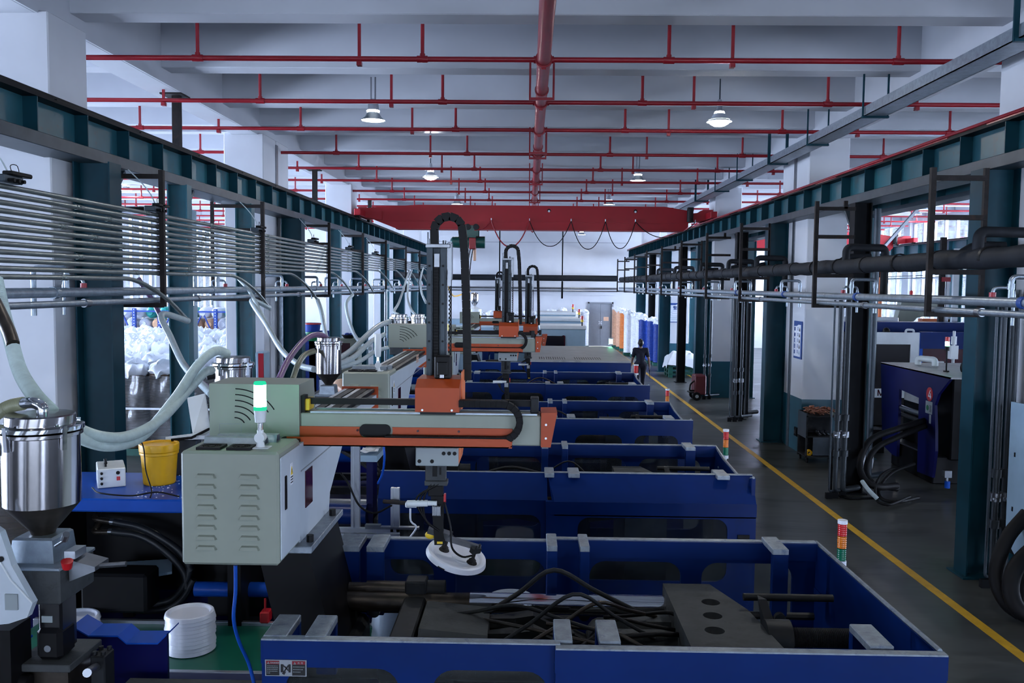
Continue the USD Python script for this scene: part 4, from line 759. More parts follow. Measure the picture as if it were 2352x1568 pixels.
    for i in range(8):
        R = .055+.035*i; c = (xg0+.13, 2.76+az); u = np.radians(np.linspace(28, 88, 14)); Q = [(c[0]+R*math.cos(v), c[1]+R*math.sin(v)*.85) for v in u]
        if Q[-1][1] < 2.972+az: t.part('vent_slit', G().prism(LineString(Q).buffer(.0028), ya-.002, ya+.001, 'y'), 'black', parent=gb)
    t.part('hatch_seam', G().prism(sbox(xg0+.05, 2.714+az, xg0+.165, 2.775+az).difference(sbox(xg0+.052, 2.70+az, xg0+.163, 2.773+az)), ya-.001, ya+.001, 'y'), 'door_gray', parent=gb)
    t.part('sticker', G().box(xg1, ya+.15, 2.80+az, xg1+.002, ya+.26, 2.87+az), 'sign_gray', parent=gb); t.part('port', G().box(xg1, ya+.03, 2.83+az, xg1+.02, ya+.10, 2.92+az), 'black', parent=gb)
    bm = t.part('arm_beam', G().box(xg1, ya+.02, 2.676+az, xend, ya+.19, 2.832+az, .006), 'cream')
    t.part('top_rail', G().box(xg1+.05, ya+.03, 2.832+az, xend-.02, ya+.05, 2.84+az).box(xg1+.05, ya+.15, 2.832+az, xend-.02, ya+.17, 2.84+az), 'galv', parent=bm)
    t.part('end_cap', G().prism([(xend, 2.674+az), (xend+.05, 2.674+az), (xend+.082, 2.852+az), (xend, 2.850+az)], ya+.0, ya+.21, 'y'), 'orange')
    for zz in (2.72, 2.79): t.part('screw', G().cyl((xend+.025, ya-.003, zz+az), (xend+.025, ya, zz+az), .006, n=8), 'alu')
    t.part('belt', G().box(xg1, ya+.08, 2.870+az, xend-.03, ya+.11, 2.902+az), 'black'); t.part('idler', G().box(xend-.055, ya+.05, 2.84+az, xend-.012, ya+.15, 2.918+az, .004), 'dark_iron'); t.part('idler', G().box(xg1+.0, ya+.05, 2.84+az, xg1+.04, ya+.15, 2.90+az, .004), 'print_yellow', label='brass-yellow belt clamp')
    xl = xend-.146
    tr = t.part('chain_tray', G().prism(sbox(xg1-.05, 2.690+az, xl, 2.765+az).difference(rrect(-.86, 2.71+az, -.69, 2.785+az, .03)), ya+.012, ya+.018, 'y').prism(Polygon([(xg1-.05, 2.676+az), (xl-.02, 2.676+az), (xl, 2.692+az), (xl, 2.705+az), (xl-.03, 2.722+az), (xg1-.05, 2.722+az)]), ya-.055, ya-.05, 'y').box(xg1-.05, ya-.055, 2.676+az, xl, ya+.018, 2.682+az), 'orange')
    t.part('slot', G().prism(rrect(-.86, 2.718+az, -.70, 2.779+az, .028), ya+.005, ya+.02, 'y'), 'black', parent=tr)
    for xx in (-.87, -.56, -.35): t.part('screw', G().cyl((xx, ya+.006, 2.748+az), (xx, ya+.013, 2.748+az), .006, n=8), 'wine_glass', parent=tr)
    link_chain(t, 'drag_chain', uchain(cx+.11, 2.897+az, xl-.055, 2.712+az, -.72, ya-.02, .0265), .05, .034, 'black_rubber', (0, 1, 0))
    # carriage, mast
    ca = t.part('carriage', G().prism([(ya-.03, 2.852+az), (ya+.33, 2.852+az), (ya+.33, 2.95+az), (ya+.27, 3.012+az), (ya+.05, 3.012+az), (ya-.03, 2.975+az)], cx-.112, cx+.112, 'x'), 'orange')
    t.part('carriage_shoe', G().box(cx-.09, ya+.0, 2.835+az, cx+.09, ya+.2, 2.853+az), 'dark_iron', parent=ca); t.part('side_fin', G().box(cx+.112, ya+.1, 2.85+az, cx+.118, ya+.3, 3.045+az), 'orange_light', parent=ca)
    for xx in (-.075, .075): t.part('bolt', G().cyl((cx+xx, ya-.034, 2.862+az), (cx+xx, ya-.03, 2.862+az), .006, n=8), 'alu', parent=ca)
    my = ya+.24; mx = cx-.025
    ma = t.part('mast', G().box(mx-.062, my, mbot, mx-.030, my+.05, mtop).box(mx+.012, my, mbot, mx+.042, my+.05, mtop).box(mx-.062, my+.05, mbot, mx+.042, my+.06, mtop).box(mx-.056, my-.012, mbot+.4, mx-.036, my, mtop-.12).box(mx+.016, my-.012, mbot+.4, mx+.036, my, mtop-.12), 'gray_steel')
    t.part('toothed_belt', G().box(mx-.028, my+.02, mbot+.1, mx-.0, my+.05, mtop-.04), 'black', parent=ma)
    g = G()
    for i in range(60): g.box(mx-.027, my+.016, mbot+.15+i*(mtop-mbot-.25)/60, mx-.001, my+.022, mbot+.156+i*(mtop-mbot-.25)/60)
    t.part('belt_teeth', g, 'black_rubber', parent=ma, kind='stuff')
    t.part('mast_head', G().box(mx-.066, my-.02, mtop, mx+.065, my+.06, mtop+.022, .003).box(mx-.022, my+.0, mtop-.10, mx+.006, my+.01, mtop-.03).cyl((mx-.045, my+.02, mtop), (mx-.045, my+.02, mtop+.05), .012, n=10).cyl((mx-.01, my+.02, mtop), (mx-.01, my+.02, mtop+.045), .012, n=10).cyl((mx+.03, my+.02, mtop), (mx+.03, my+.02, mtop+.042), .01, n=10).cyl((mx-.058, my+.02, mtop), (mx-.058, my+.02, mtop+.085), .004, n=8), 'steel', parent=ma, smooth=40)
    t.part('mast_bolts', G().merge(_bolts(mx, my, mbot, mtop)), 'black', parent=ma)
    vc = t.part('belt_tensioner', G().box(mx+.047, my-.01, mtop-.17, mx+.075, my+.03, mtop+.03, .004).box(mx+.05, my-.012, mtop-.2, mx+.07, my+.02, mtop-.14), 'steel')
    g = G()
    for i in range(46): g.box(mx+.056+.006*(i % 2), my+.0, mbot+.55+i*(mtop-mbot-.72)/46, mx+.064+.006*(i % 2), my+.012, mbot+.55+(i+1)*(mtop-mbot-.72)/46)
    t.part('timing_belt', g.box(mx+.066, my+.004, mbot+.55, mx+.072, my+.008, mtop-.17), 'black')
    t.part('white_rule', G().box(mx+.043, my+.03, mbot+.5, mx+.047, my+.05, mtop-.15), 'print_white')
    sm = t.part('servo_motor', G().box(mx+.0, ya+.06, 3.012+az, mx+.085, ya+.15, 3.13+az, .006).box(mx+.015, ya+.05, 3.03+az, mx+.07, ya+.06, 3.10+az, .004), 'black')
    t.part('motor_label', G().box(mx+.03, ya+.047, 3.018+az, mx+.052, ya+.05, 3.034+az), 'print_white', parent=sm)
    # vertical cable chain
    r = .062; ct = mtop+.10-.0; cxr = mx+.135
    P = [(mx-.022, my+.02, mtop+.02), (mx-.024, my+.02, ct)] + [(mx-.022+.075-.075*math.cos(v), my+.02, ct+.07*math.sin(v)) for v in np.radians([30, 62, 95, 128, 158])] + [(cxr-.004, my+.02, ct-.05)] + [(cxr+.022*math.sin((ct-.05-z)*2.0), my+.02, z) for z in np.linspace(ct-.12, 2.99+az, 17)]
    link_chain(t, 'cable_chain', np.array(P), .045, .042, 'black', (0, 1, 0))
    # lower carriage plate and tool
    lp = t.part('lower_plate', G().box(cx-.115, ya+.02, 2.565+az, cx+.105, ya+.34, 2.66+az, .004), 'sign_gray')
    for xx, zz in ((-.095, 2.59), (-.03, 2.59), (.03, 2.632), (.058, 2.632), (.086, 2.632)): t.part('plate_hole', G().cyl((cx+xx, ya+.017, zz+az), (cx+xx, ya+.021, zz+az), .010, n=12), 'black', parent=lp)
    t.part('side_fin', G().prism([(cx+.105, 2.66+az), (cx+.12, 2.66+az), (cx+.105, 2.57+az)], ya+.05, ya+.3, 'y'), 'orange_light', parent=lp)
    tl = t.part('tool_slide', G().box(mx-.065, my-.01, mbot-.005, mx+.045, my+.055, mbot+.12, .003).box(mx-.068, my-.02, mbot-.03, mx+.055, my+.06, mbot-.005, .003), 'cast_gray')
    t.part('slide_slot', G().box(mx-.025, my-.014, mbot+.02, mx+.0, my-.009, mbot+.12).box(mx+.012, my-.014, mbot+.03, mx+.022, my-.009, mbot+.07), 'black', parent=tl)
    return t, mx, my, mbot
def _bolts(mx, my, mbot, mtop):
    g = G()
    for i in range(9):
        for xx in (-.046, .026): g.cyl((mx+xx, my-.016, mbot+.45+i*.1), (mx+xx, my-.011, mbot+.45+i*.1), .006, n=8)
    return g
R1, mx, my, mb = robot('nearest take-out robot with green lit lamp, holding a white lid', 3.9, 4.40, 0.0, -.458, .07, 3.69, 2.445, 'green')
R2, mx2, my2, mb2 = robot('second take-out robot with unlit white lamp, arm run far back', 7.07, 10.1, .045, -.23, .085, 3.79, 2.47, 'off', bw=.39, nl=10)
R3, mx3, my3, mb3 = robot('third take-out robot with amber lamp behind the mast', 13.1, 13.7, -.13, .03, .22, 3.63, 2.35, 'amber')
R4, mx4, my4, mb4 = robot('farthest take-out robot with small green lit lamp', 17.9, 20.6, -.14, -.72, .18, 3.63, 2.30, 'green')
R2.part('lettering', G().add(*text3('KFE', .075, (-1.129, 8.75, 2.70), (0, 1, 0), (0, 0, 1), True)), 'tank_peach', label='faded pink lettering')
# wrist tool that hangs below a mast
def tool(t, mx, my, mb, full):
    w = t.part('wrist', G().box(mx-.05, my-.01, mb-.09, mx+.03, my+.06, mb-.03, .004).hull([(mx-.035, my, mb-.09), (mx+.035, my, mb-.09), (mx+.035, my+.05, mb-.09), (mx-.035, my+.05, mb-.09), (mx-.02, my, mb-.27), (mx+.03, my, mb-.27), (mx+.03, my+.05, mb-.27), (mx-.02, my+.05, mb-.27)]), 'black')
    t.part('finned_valve', G().merge(_fins(mx, my, mb)), 'steel', parent=w); t.part('red_tag', G().box(mx+.035, my-.005, mb-.13, mx+.045, my+.03, mb-.08), 'plastic_red', parent=w)
    t.part('air_cylinder', G().cyl((mx-.16, my-.02, mb-.128), (mx-.05, my-.02, mb-.125), .018, n=14).cyl((mx-.05, my-.02, mb-.125), (mx+.0, my-.02, mb-.124), .014, n=12), 'machine_white', parent=w, smooth=40)
    for q in range(3):
        P = curve([(mx-.03+.02*q, my-.015, mb-.02), (mx-.07-.02*q, my-.02, mb-.10), (mx-.06, my-.015, mb-.22), (mx+.01, my, mb-.28)], 18); t.part('cable', G().tube(P, .006, 6), 'black', parent=w, smooth=True)
    t.part('boot', G().hull([(mx-.02, my+.0, mb-.27), (mx+.03, my+.0, mb-.27), (mx-.02, my+.05, mb-.27), (mx+.03, my+.05, mb-.27), (mx-.015, my+.0, mb-.36), (mx+.04, my+.0, mb-.36), (mx-.015, my+.05, mb-.36), (mx+.04, my+.05, mb-.36)]), 'black_rubber', parent=w)
    t.part('yellow_band', G().box(mx+.0, my-.004, mb-.352, mx+.03, my+.0, mb-.340), 'print_yellow', parent=w)
def _fins(mx, my, mb):
    g = G().box(mx-.018, my-.04, mb-.185, mx+.018, my-.02, mb-.14)
    for i in range(6): g.box(mx-.022+.008*i, my-.045, mb-.187, mx-.018+.008*i, my-.02, mb-.135)
    return g
tool(R1, mx, my, mb, True); tool(R2, mx2, my2, mb2, False); tool(R3, mx3, my3, mb3, False)
# suction frame of the nearest robot and the lid it holds (tilted down to the right)
th = math.radians(16.0); ux, uz = np.array([math.cos(th), 0, -math.sin(th)]), np.array([math.sin(th), 0, math.cos(th)]); uy = np.array([0, 1.0, 0])
tilt = math.radians(10); uy2 = uy*math.cos(tilt) + uz*math.sin(tilt); uz2 = np.cross(ux, uy2)
LC = np.array([-.384, 4.70, 2.0]); BM = np.array([ux, uy2, uz2])
def loc(x, y, z): return LC + x*ux + y*uy2 + z*uz2
s = R1.part('suction_frame', G().bar(loc(-.10, 0, .095), loc(.115, 0, .095), .026, .026, up=uz2).bar(loc(-.19, .0, .115), loc(-.07, 0, .115), .05, .03, up=uz2), 'steel')
R1.part('hose', G().tube(curve([(mx+.04, my-.01, mb-.12), (mx+.075, my-.03, mb-.25), (mx+.085, my-.04, mb-.36), loc(.03, -.03, .03), loc(.085, -.01, .045)], 30), .006, 6), 'black', parent=s, smooth=True)
R1.part('tape_bundle', G().ball(loc(-.17, .0, .085), .022, 8, (1.4, 1, 1)), 'print_yellow', parent=s, smooth=60, label='yellowish tape scrap')
for xx, yy in ((-.075, .03), (.09, -.02)):
    cv, cf = G().lathe([(.03, 0), (.027, .006), (.016, .014), (.021, .018), (.013, .026), (.009, .03), (.009, .085), (0, .085)], n=16).get()
    R1.part('suction_cup', G().add(cv @ BM + loc(xx, yy, .006), cf), 'copper' if False else 'rusty_steel', parent=s, smooth=40)
    R1.part('cup_clamp', G().bar(loc(xx-.02, yy-.02, .085), loc(xx+.02, yy+.02, .085), .03, .03, up=uz2).cyl(loc(xx, yy-.015, .09), loc(xx, yy-.015, .118), .005, n=8).cyl(loc(xx+.015, yy+.01, .09), loc(xx+.015, yy+.01, .122), .005, n=8), 'dark_iron', parent=s)
LID = [(0, .006), (.128, .006), (.134, .010), (.140, .022), (.146, .026), (.158, .026), (.164, .022), (.168, .008), (.171, -.004), (.168, -.006), (.163, .004), (.158, .018), (.148, .02), (.14, .0), (.0, .0)]
def lid_mesh(): return G().lathe([(a, b) for a, b in LID], n=48)
lv, lf = lid_mesh().get()
hl = Thing('pail_cover', 'tilted round white pail lid held by suction cups of the nearest robot', 'lid', LC, group='white pail lids')
hl.part('disc', G().add(lv @ BM + LC, lf), 'lid_white', smooth=35)
hl.part('ring_emboss', G().add(G().lathe([(.050, .0058), (.052, .0075), (.055, .0075), (.057, .0058)], n=32).get()[0] @ BM + LC + .03*ux, G().lathe([(.050, .0058), (.052, .0075), (.055, .0075), (.057, .0058)], n=32).get()[1]), 'lid_white', smooth=35)
q = [loc(.171*math.cos(v)*1.003, .171*math.sin(v)*1.003, .0) for v in np.radians(np.linspace(-118, -104, 6))]; hl.part('ink_mark', G().tube(q, .0035, 5), 'print_black', label='small black ink mark on the rim')
# ================================================================ HOPPER LOADERS AND THEIR HOSES
def pts(*q): return [at(x, y, Y=Y) for x, y, Y in q]
def loader(label, x, y, zt, R, zb, base=True, sx=1.0):
    """Vacuum hopper loader: zt top of its lid, zb lower end of the straight body."""
    t = Thing('hopper_loader', label, 'hopper loader', (x, y, zb-.4), group='steel hopper loaders')
    t.part('body', G().lathe([(R, zb), (R, zt-.10), (R*1.08, zt-.095), (R*1.08, zt-.08), (R*1.0, zt-.078)], (x, y, 0), 36), 'hopper_steel', smooth=35)
    t.part('clamp_ring', G().lathe([(R*1.06, zt-.074), (R*1.12, zt-.07), (R*1.12, zt-.052), (R*1.04, zt-.048), (R*.9, zt-.046)], (x, y, 0), 36), 'chrome', smooth=35)
    t.part('lid', G().lathe([(R*.90, zt-.05), (R*.90, zt-.006), (R*.87, zt), (0, zt+.004)], (x, y, 0), 36), 'hopper_steel', smooth=30)
    t.part('cone', G().lathe([(R*.30, zb-.15), (R*.34, zb-.13), (R*.98, zb-.004), (R, zb)], (x, y, 0), 32), 'grease_steel', smooth=35)
    for a in (-110, -30, 60, 150):
        v = math.radians(a); c, s = math.cos(v), math.sin(v)
        t.part('latch', G().bar((x+R*1.10*c, y+R*1.10*s, zt-.04), (x+R*1.06*c, y+R*1.06*s, zt-.15), .022, .018), 'chrome')
    v = math.radians(175); t.part('inlet', G().cyl((x-R*.95, y-.02, zt-.16), (x-R*1.35, y-.05, zt-.17), .03, n=14), 'dark_iron', smooth=40)
    if base:
        t.part('drop_block', G().hull([(x+a*R*.62, y+b*R*.62, zb-.26) for a in (-1, 1) for b in (-1, 1)] + [(x+a*R*.50, y+b*R*.50, zb-.145) for a in (-1, 1) for b in (-1, 1)] + [(x+a*R*.56, y+b*R*.56, zb-.155) for a in (-1, 1) for b in (-1, 1)]), 'galv')
        t.part('mount_box', G().box(x-R*.95, y-R*.95, zb-.43, x+R*.95, y+R*.95, zb-.27, .008), 'cast_gray'); t.part('mount_lip', G().box(x-R*.98, y-R*.98, zb-.275, x+R*.98, y+R*.98, zb-.258, .004), 'galv')
    return t
def hose(label, P, r, m, ribbed=False, name='hose', group='material hoses'):
    c = curve(P, 70); t = Thing(name, label, 'hose', c.mean(0), group=group)
    if ribbed: q, rr_ = ribs(c, r, .0125, r*.16); t.part('hose_wall', G().tube(q, rr_, 10), m, smooth=70)
    else: t.part('hose_wall', G().tube(c, r, 10), m, smooth=60)
    return t
H1 = loader('nearest and largest steel hopper loader at the left edge', -2.25, 3.95, 2.885, .165, 2.47)
H1.part('elbow', G().tube(curve(pts((98, 953, 3.93), (96, 935, 3.93), (78, 925, 3.93), (55, 926, 3.95)), 20), .026, 14), 'chrome', smooth=40)
q, rr_ = ribs(curve(pts((55, 926, 3.95), (25, 932, 3.98), (0, 945, 4.0), (-60, 985, 4.05)), 30), .029, .014, .006); H1.part('ribbed_hose', G().tube(q, rr_, 12), 'hose_olive', smooth=70, label='olive ribbed hose')
H1.part('slide_handle', G().cyl((-2.13, 3.83, 2.30), (-2.06, 3.81, 2.345), .006, n=8).cyl((-2.07, 3.80, 2.34), (-2.05, 3.78, 2.37), .016, n=8), 'steel', smooth=40); H1.part('red_knob', G().cyl((-2.06, 3.80, 2.21), (-2.055, 3.79, 2.245), .02, .026, n=12), 'plastic_red', smooth=40); H1.part('knob_plate', G().box(-2.10, 3.85, 2.235, -2.05, 3.95, 2.27), 'alu')
H1.part('throat_motor', G().box(-2.235, 3.86, 1.78, -2.125, 4.0, 2.04, .01), 'black_gloss'); H1.part('motor_plate', G().box(-2.215, 3.855, 1.935, -2.165, 3.86, 1.965), 'sign_gray'); H1.part('gearbox', G().box(-2.24, 3.84, 1.76, -2.12, 3.98, 1.91, .02), 'black'); H1.part('gear_cap', G().cyl((-2.18, 3.835, 1.82), (-2.18, 3.845, 1.82), .016, n=14), 'steel')
H1.part('throat_plate', G().box(-2.33, 3.80, 1.725, -2.06, 4.1, 1.76, .004), 'cast_gray'); H1.part('throat', G().box(-2.27, 3.84, 1.5, -2.09, 4.06, 1.725), 'grease_steel')
H1.part('side_bracket', G().prism([(-2.08, 2.13), (-1.96, 2.18), (-1.96, 2.20), (-2.08, 2.23)], 3.85, 3.98, 'y').cyl((-1.96, 3.9, 2.19), (-1.84, 3.9, 2.20), .012, n=8), 'steel')
loader('steel hopper loader behind the nearest robot arm, fed by two ribbed hoses', -2.53, 7.4, 2.86, .158, 2.42)
loader('steel hopper loader with cone, beside the second robot control box', -2.47, 10.7, 2.83, .155, 2.385)
loader('left one of two small hopper loaders on the second arm housing', -2.16, 14.5, 2.99, .15, 2.75); loader('right one of two small hopper loaders on the second arm housing', -2.19, 17.2, 2.90, .15, 2.6)
fl = Thing('hopper_loader', 'tiny far hopper loader on a white hopper near the back wall', 'hopper loader', (-2.05, 33, 2.2), group='steel hopper loaders')
fl.part('receiver', G().lathe([(.05, 2.68), (.12, 2.8), (.15, 2.85), (.15, 3.12), (.12, 3.17), (0, 3.2)], (-2.05, 33, 0), 20), 'hopper_steel', smooth=35); fl.part('white_hopper', G().lathe([(.08, 2.05), (.25, 2.3), (.27, 2.32), (.27, 2.56), (.2, 2.6), (.06, 2.66)], (-2.05, 33, 0), 24), 'machine_white', smooth=35)
hose('left one of twin ribbed hoses sagging behind the control box', pts((150, 980, 5.0), (200, 1012, 5.3), (262, 1023, 5.6), (330, 998, 6.0), (400, 918, 6.5), (455, 838, 6.9), (495, 806, 7.2), (522, 812, 7.4)), .036, 'hose_ribbed', True)
hose('right one of twin ribbed hoses sagging behind the control box', pts((155, 975, 5.1), (230, 1002, 5.4), (300, 1000, 5.7), (370, 962, 6.2), (430, 898, 6.7), (468, 857, 7.0), (486, 850, 7.25)), .034, 'hose_ribbed', True)
hose('ribbed green-white hose coming down at the left picture edge', pts((-10, 640, 4.9), (8, 720, 4.8), (22, 770, 4.7), (45, 850, 4.5), (78, 905, 4.25), (118, 948, 4.05)), .036, 'hose_ribbed', True)
hose('chrome pipe end above the ribbed hose at the left edge', pts((-14, 690, 4.75), (6, 730, 4.7), (22, 765, 4.66), (30, 790, 4.62)), .034, 'grease_steel')
zt0 = .0745
def tube_end(k): return np.array([-4.79+.28, BY[k]+.9, 3.528+zt0*k-.55])
hose('purple-grey hose from the lowest tube, left of the green arm housing', [tube_end(0)] + pts((372, 722, 10.9), (392, 775, 10.6), (422, 838, 10.2), (455, 875, 9.7), (485, 905, 9.0)), .040, 'hose_clear'); hose('second clear hose from the lowest tube, beside the first slim left post', pts((318, 640, 11.2), (350, 690, 11.4), (378, 745, 11.2), (410, 815, 10.8), (445, 862, 10.3), (480, 893, 9.6)), .032, 'hose_purple')
hose('long clear hose from the second tube to the third loader', [tube_end(1)] + pts((578, 690, 14.6), (612, 745, 13.8), (648, 805, 12.8), (688, 838, 11.8), (722, 848, 11.0)), .042, 'hose_clear'); hose('thinner clear hose beside the second tube', pts((548, 640, 14.8), (575, 672, 14.6), (608, 735, 14), (640, 795, 13.2), (680, 832, 12.2)), .03, 'hose_clear')
hose('clear hose from the third tube behind the third loader', [tube_end(2)] + pts((738, 715, 18), (750, 775, 17), (772, 812, 15.5), (812, 832, 14)), .045, 'hose_clear'); hose('clear hose from the fourth tube down past the third teal column', [tube_end(3)] + pts((795, 700, 21.5), (808, 755, 20.5), (828, 788, 19), (850, 800, 17.5)), .042, 'hose_clear')
hose('purple hose arching onto the third loader', pts((640, 872, 9.0), (665, 822, 9.6), (700, 780, 10.2), (728, 768, 10.5), (748, 775, 10.7), (752, 790, 10.7)), .034, 'hose_purple'); hose('olive translucent hose into the side of the third loader', pts((672, 872, 9.6), (684, 838, 10), (700, 815, 10.4), (722, 806, 10.55)), .034, 'hose_olive')
hose('upper pale hose curving onto the second arm housing', pts((776, 826, 11.2), (810, 802, 12), (845, 768, 13), (870, 748, 13.8), (895, 738, 14.4)), .042, 'hose_clear'); hose('middle pale hose curving towards the second arm housing', pts((776, 838, 11), (815, 818, 11.6), (850, 786, 12.4), (882, 768, 13.2)), .036, 'hose_clear'); hose('lower pale hose curving below the second arm housing', pts((780, 845, 11), (825, 830, 11.6), (860, 808, 12.4), (890, 798, 13)), .03, 'hose_clear')
hose('thin pale hose rising from the left small loader', pts((915, 722, 14.5), (905, 715, 14.9), (918, 690, 18), (934, 640, 24), (940, 620, 28)), .026, 'hose_clear'); hose('thin pale hose rising from the right small loader', pts((955, 722, 17.2), (945, 712, 17.5), (936, 680, 20), (940, 640, 25), (946, 620, 30)), .026, 'hose_clear')
hose('thin pale hose at the left of the nearest mast', pts((978, 695, 20), (968, 670, 24), (966, 640, 28), (972, 615, 33)), .03, 'hose_clear'); hose('yellow-green hose between the mast and the far white hopper', pts((1022, 640, 25), (1034, 668, 28), (1046, 680, 30), (1080, 668, 33)), .025, 'yellow_pail')
# ================================================================ BENCH WITH PAIL AND POWER SUPPLY
bt = Thing('bench', 'blue steel bench top strewn with white granules under the yellow pail', 'bench', (-2.95, 6.7, 1.78))
bt.part('top', G().box(-3.75, 6.25, 1.80, -2.1, 7.15, 1.90, .012), 'blue_bright')
bt.part('leg_frame', G().box(-3.7, 6.4, .0, -3.6, 7.1, 1.80), 'black'); bt.part('leg_frame', G().box(-2.25, 6.4, 0, -2.15, 7.1, 1.80), 'black')
g = G(); rr = random.Random(11)
for i in range(160):
    x, y = rr.uniform(-2.95, -2.15), rr.uniform(6.3, 7.05); g.box(x, y, 1.90, x+.008, y+.007, 1.905)
bt.part('granules', g, 'lid_white', kind='stuff')
pc = at(363, 1108, Y=6.75); px_, py_ = pc[0], 6.78
pl = Thing('pail', 'bright yellow lidded plastic pail on the blue bench', 'pail', (px_, py_, 1.90))
pl.part('body', G().lathe([(0, 1.902), (.118, 1.902), (.122, 1.912), (.140, 2.17), (.142, 2.18)], (px_, py_, 0), 36), 'yellow_pail', smooth=40); pl.part('lid', G().lathe([(.146, 2.165), (.150, 2.165), (.152, 2.215), (.148, 2.222), (.135, 2.222), (.132, 2.212), (0, 2.212)], (px_, py_, 0), 36), 'yellow_pail', smooth=35)
pl.part('rim_band', G().lathe([(.140, 2.135), (.147, 2.14), (.147, 2.158), (.141, 2.163)], (px_, py_, 0), 36), 'yellow_pail', smooth=40)
hose('thin black cable hanging from the bench past the yellow pail', pts((318, 1000, 6.6), (330, 1030, 6.58), (335, 1080, 6.55), (348, 1125, 6.4), (345, 1142, 6.28)), .005, 'black', name='cable', group='loose cables')
hose('black cable lying over the blue bench front', pts((212, 1120, 6.45), (230, 1132, 6.3), (300, 1138, 6.26), (360, 1130, 6.27), (412, 1140, 6.26)), .006, 'black', name='cable', group='loose cables')
c = at(268, 1112, Y=6.75)
A = math.radians(28); ca_, sa_ = math.cos(A), math.sin(A)
ps = Thing('power_supply', 'white perforated power box with black handle on the blue bench', 'power box', (c[0], 6.7, 1.90))
def rot(g, cx, cy, a):
    v, f = g.get(); c_, s_ = math.cos(a), math.sin(a); v = v.copy(); X, Yv = v[:, 0].copy(), v[:, 1].copy(); v[:, 0] = cx + X*c_ - Yv*s_; v[:, 1] = cy + X*s_ + Yv*c_; return G().add(v, f)
RB = lambda g: rot(g, c[0]-.03, 6.72, A)
ps.part('case', RB(G().box(-.10, -.14, 1.902, .10, .20, 2.05, .006)), 'machine_white'); ps.part('handle', RB(G().box(-.045, -.05, 2.05, -.03, -.035, 2.075).box(-.045, .10, 2.05, -.03, .115, 2.075).box(-.048, -.05, 2.07, -.025, .115, 2.085, .004)), 'black')
ps.part('switch', RB(G().box(.035, -.145, 1.955, .06, -.14, 1.985)), 'plastic_red'); ps.part('socket', RB(G().cyl((.045, -.146, 2.015), (.045, -.14, 2.015), .014, n=12)), 'black')
for z in (1.94, 1.98, 2.02): ps.part('plug', RB(G().cyl((-.07, -.165, z), (-.07, -.14, z), .010, n=8)), 'black')
g = G()
for i in range(5):
    for j in range(7): g.box(.099, -.10+.055*i, 1.93+.013*j, .1015, -.07+.055*i, 1.936+.013*j)
ps.part('vent', RB(g), 'black', kind='stuff')
# open white box behind the bench
ob = Thing('lidded_case', 'open white case with upright lid behind the yellow pail', 'case', (-2.85, 7.3, 1.90)); a = pts((430, 915, 7.35), (470, 905, 7.35), (484, 990, 7.25), (443, 1000, 7.2))
ob.part('lid', G().hull([*a, *[p + np.array([0, .02, .006]) for p in a]]), 'machine_white'); q = pts((380, 1003, 7.0), (440, 997, 7.2), (484, 990, 7.25), (470, 1000, 6.95)); ob.part('tray', G().hull([*q, *[p - np.array([0, 0, .03]) for p in q]]), 'machine_white')
ob.part('pedestal', G().box(-3.0, 7.05, 1.9, -2.72, 7.16, 2.2, .01), 'gray_steel'); q = pts((394, 1010, 6.9), (440, 1005, 6.9), (480, 985, 7.2)); ob.part('strut', G().tube(q, .012, 6), 'black')
# ================================================================ CONVEYOR BETWEEN THE FIRST TWO PRESSES
cv = Thing('conveyor', 'green belt conveyor with bright rails between the first and second press', 'conveyor', (-1.2, 5.95, 0))
cv.part('belt', G().box(-3.7, 5.62, .86, .6, 6.42, .90, .006), 'belt_green')
for y in (5.58, 6.43): cv.part('side_rail', G().box(-3.75, y-.02, .80, .65, y+.02, .925, .004), 'alu')
for x in (-3.5, -1.9, -.3): cv.part('leg', G().box(x-.03, 5.62, 0, x+.03, 5.66, .82).box(x-.03, 6.36, 0, x+.03, 6.40, .82).box(x-.03, 5.62, .3, x+.03, 6.4, .34), 'alu')
plid = Thing('pail_cover', 'round white pail lid in the tall stack on the left of the green conveyor', 'lid', (-2.37, 5.98, .90), group='stack of lids on the left of the conveyor')
plid.part('disc', G().add(lv + np.array([-2.37, 5.98, .91]), lf), 'lid_white', smooth=35)
TOPL = {'stack of lids on the left of the conveyor': 'topmost white pail lid of the tall stack on the left of the green conveyor', 'low stack of lids behind the gear motor': 'topmost white pail lid of the low stack behind the black gear motor',
        'stack of lids behind the press window': 'topmost white pail lid seen through the nearest press window', 'stack of lids behind the ejector bar': 'topmost white pail lid half hidden by the ejector bar'}
def stack(x, y, n, label, group, first=0):
    for i in range(first, n): plid.copy((x + .003*((i*7) % 3 - 1), y + .003*((i*5) % 3-1), .90 + .0265*i + .003), (label or plid.label) if i < n-1 else TOPL[group or plid.group], group=group, rz=(i*37) % 360)
stack(-2.37, 5.98, 10, None, None, 1)
stack(-3.30, 6.18, 5, 'round white pail lid in the low stack behind the black gear motor', 'low stack of lids behind the gear motor')
stack(-.105, 6.0, 15, 'round white pail lid in the stack seen through the nearest press window', 'stack of lids behind the press window')
stack(-.93, 6.1, 14, 'round white pail lid in the stack half hidden by the ejector bar', 'stack of lids behind the ejector bar')
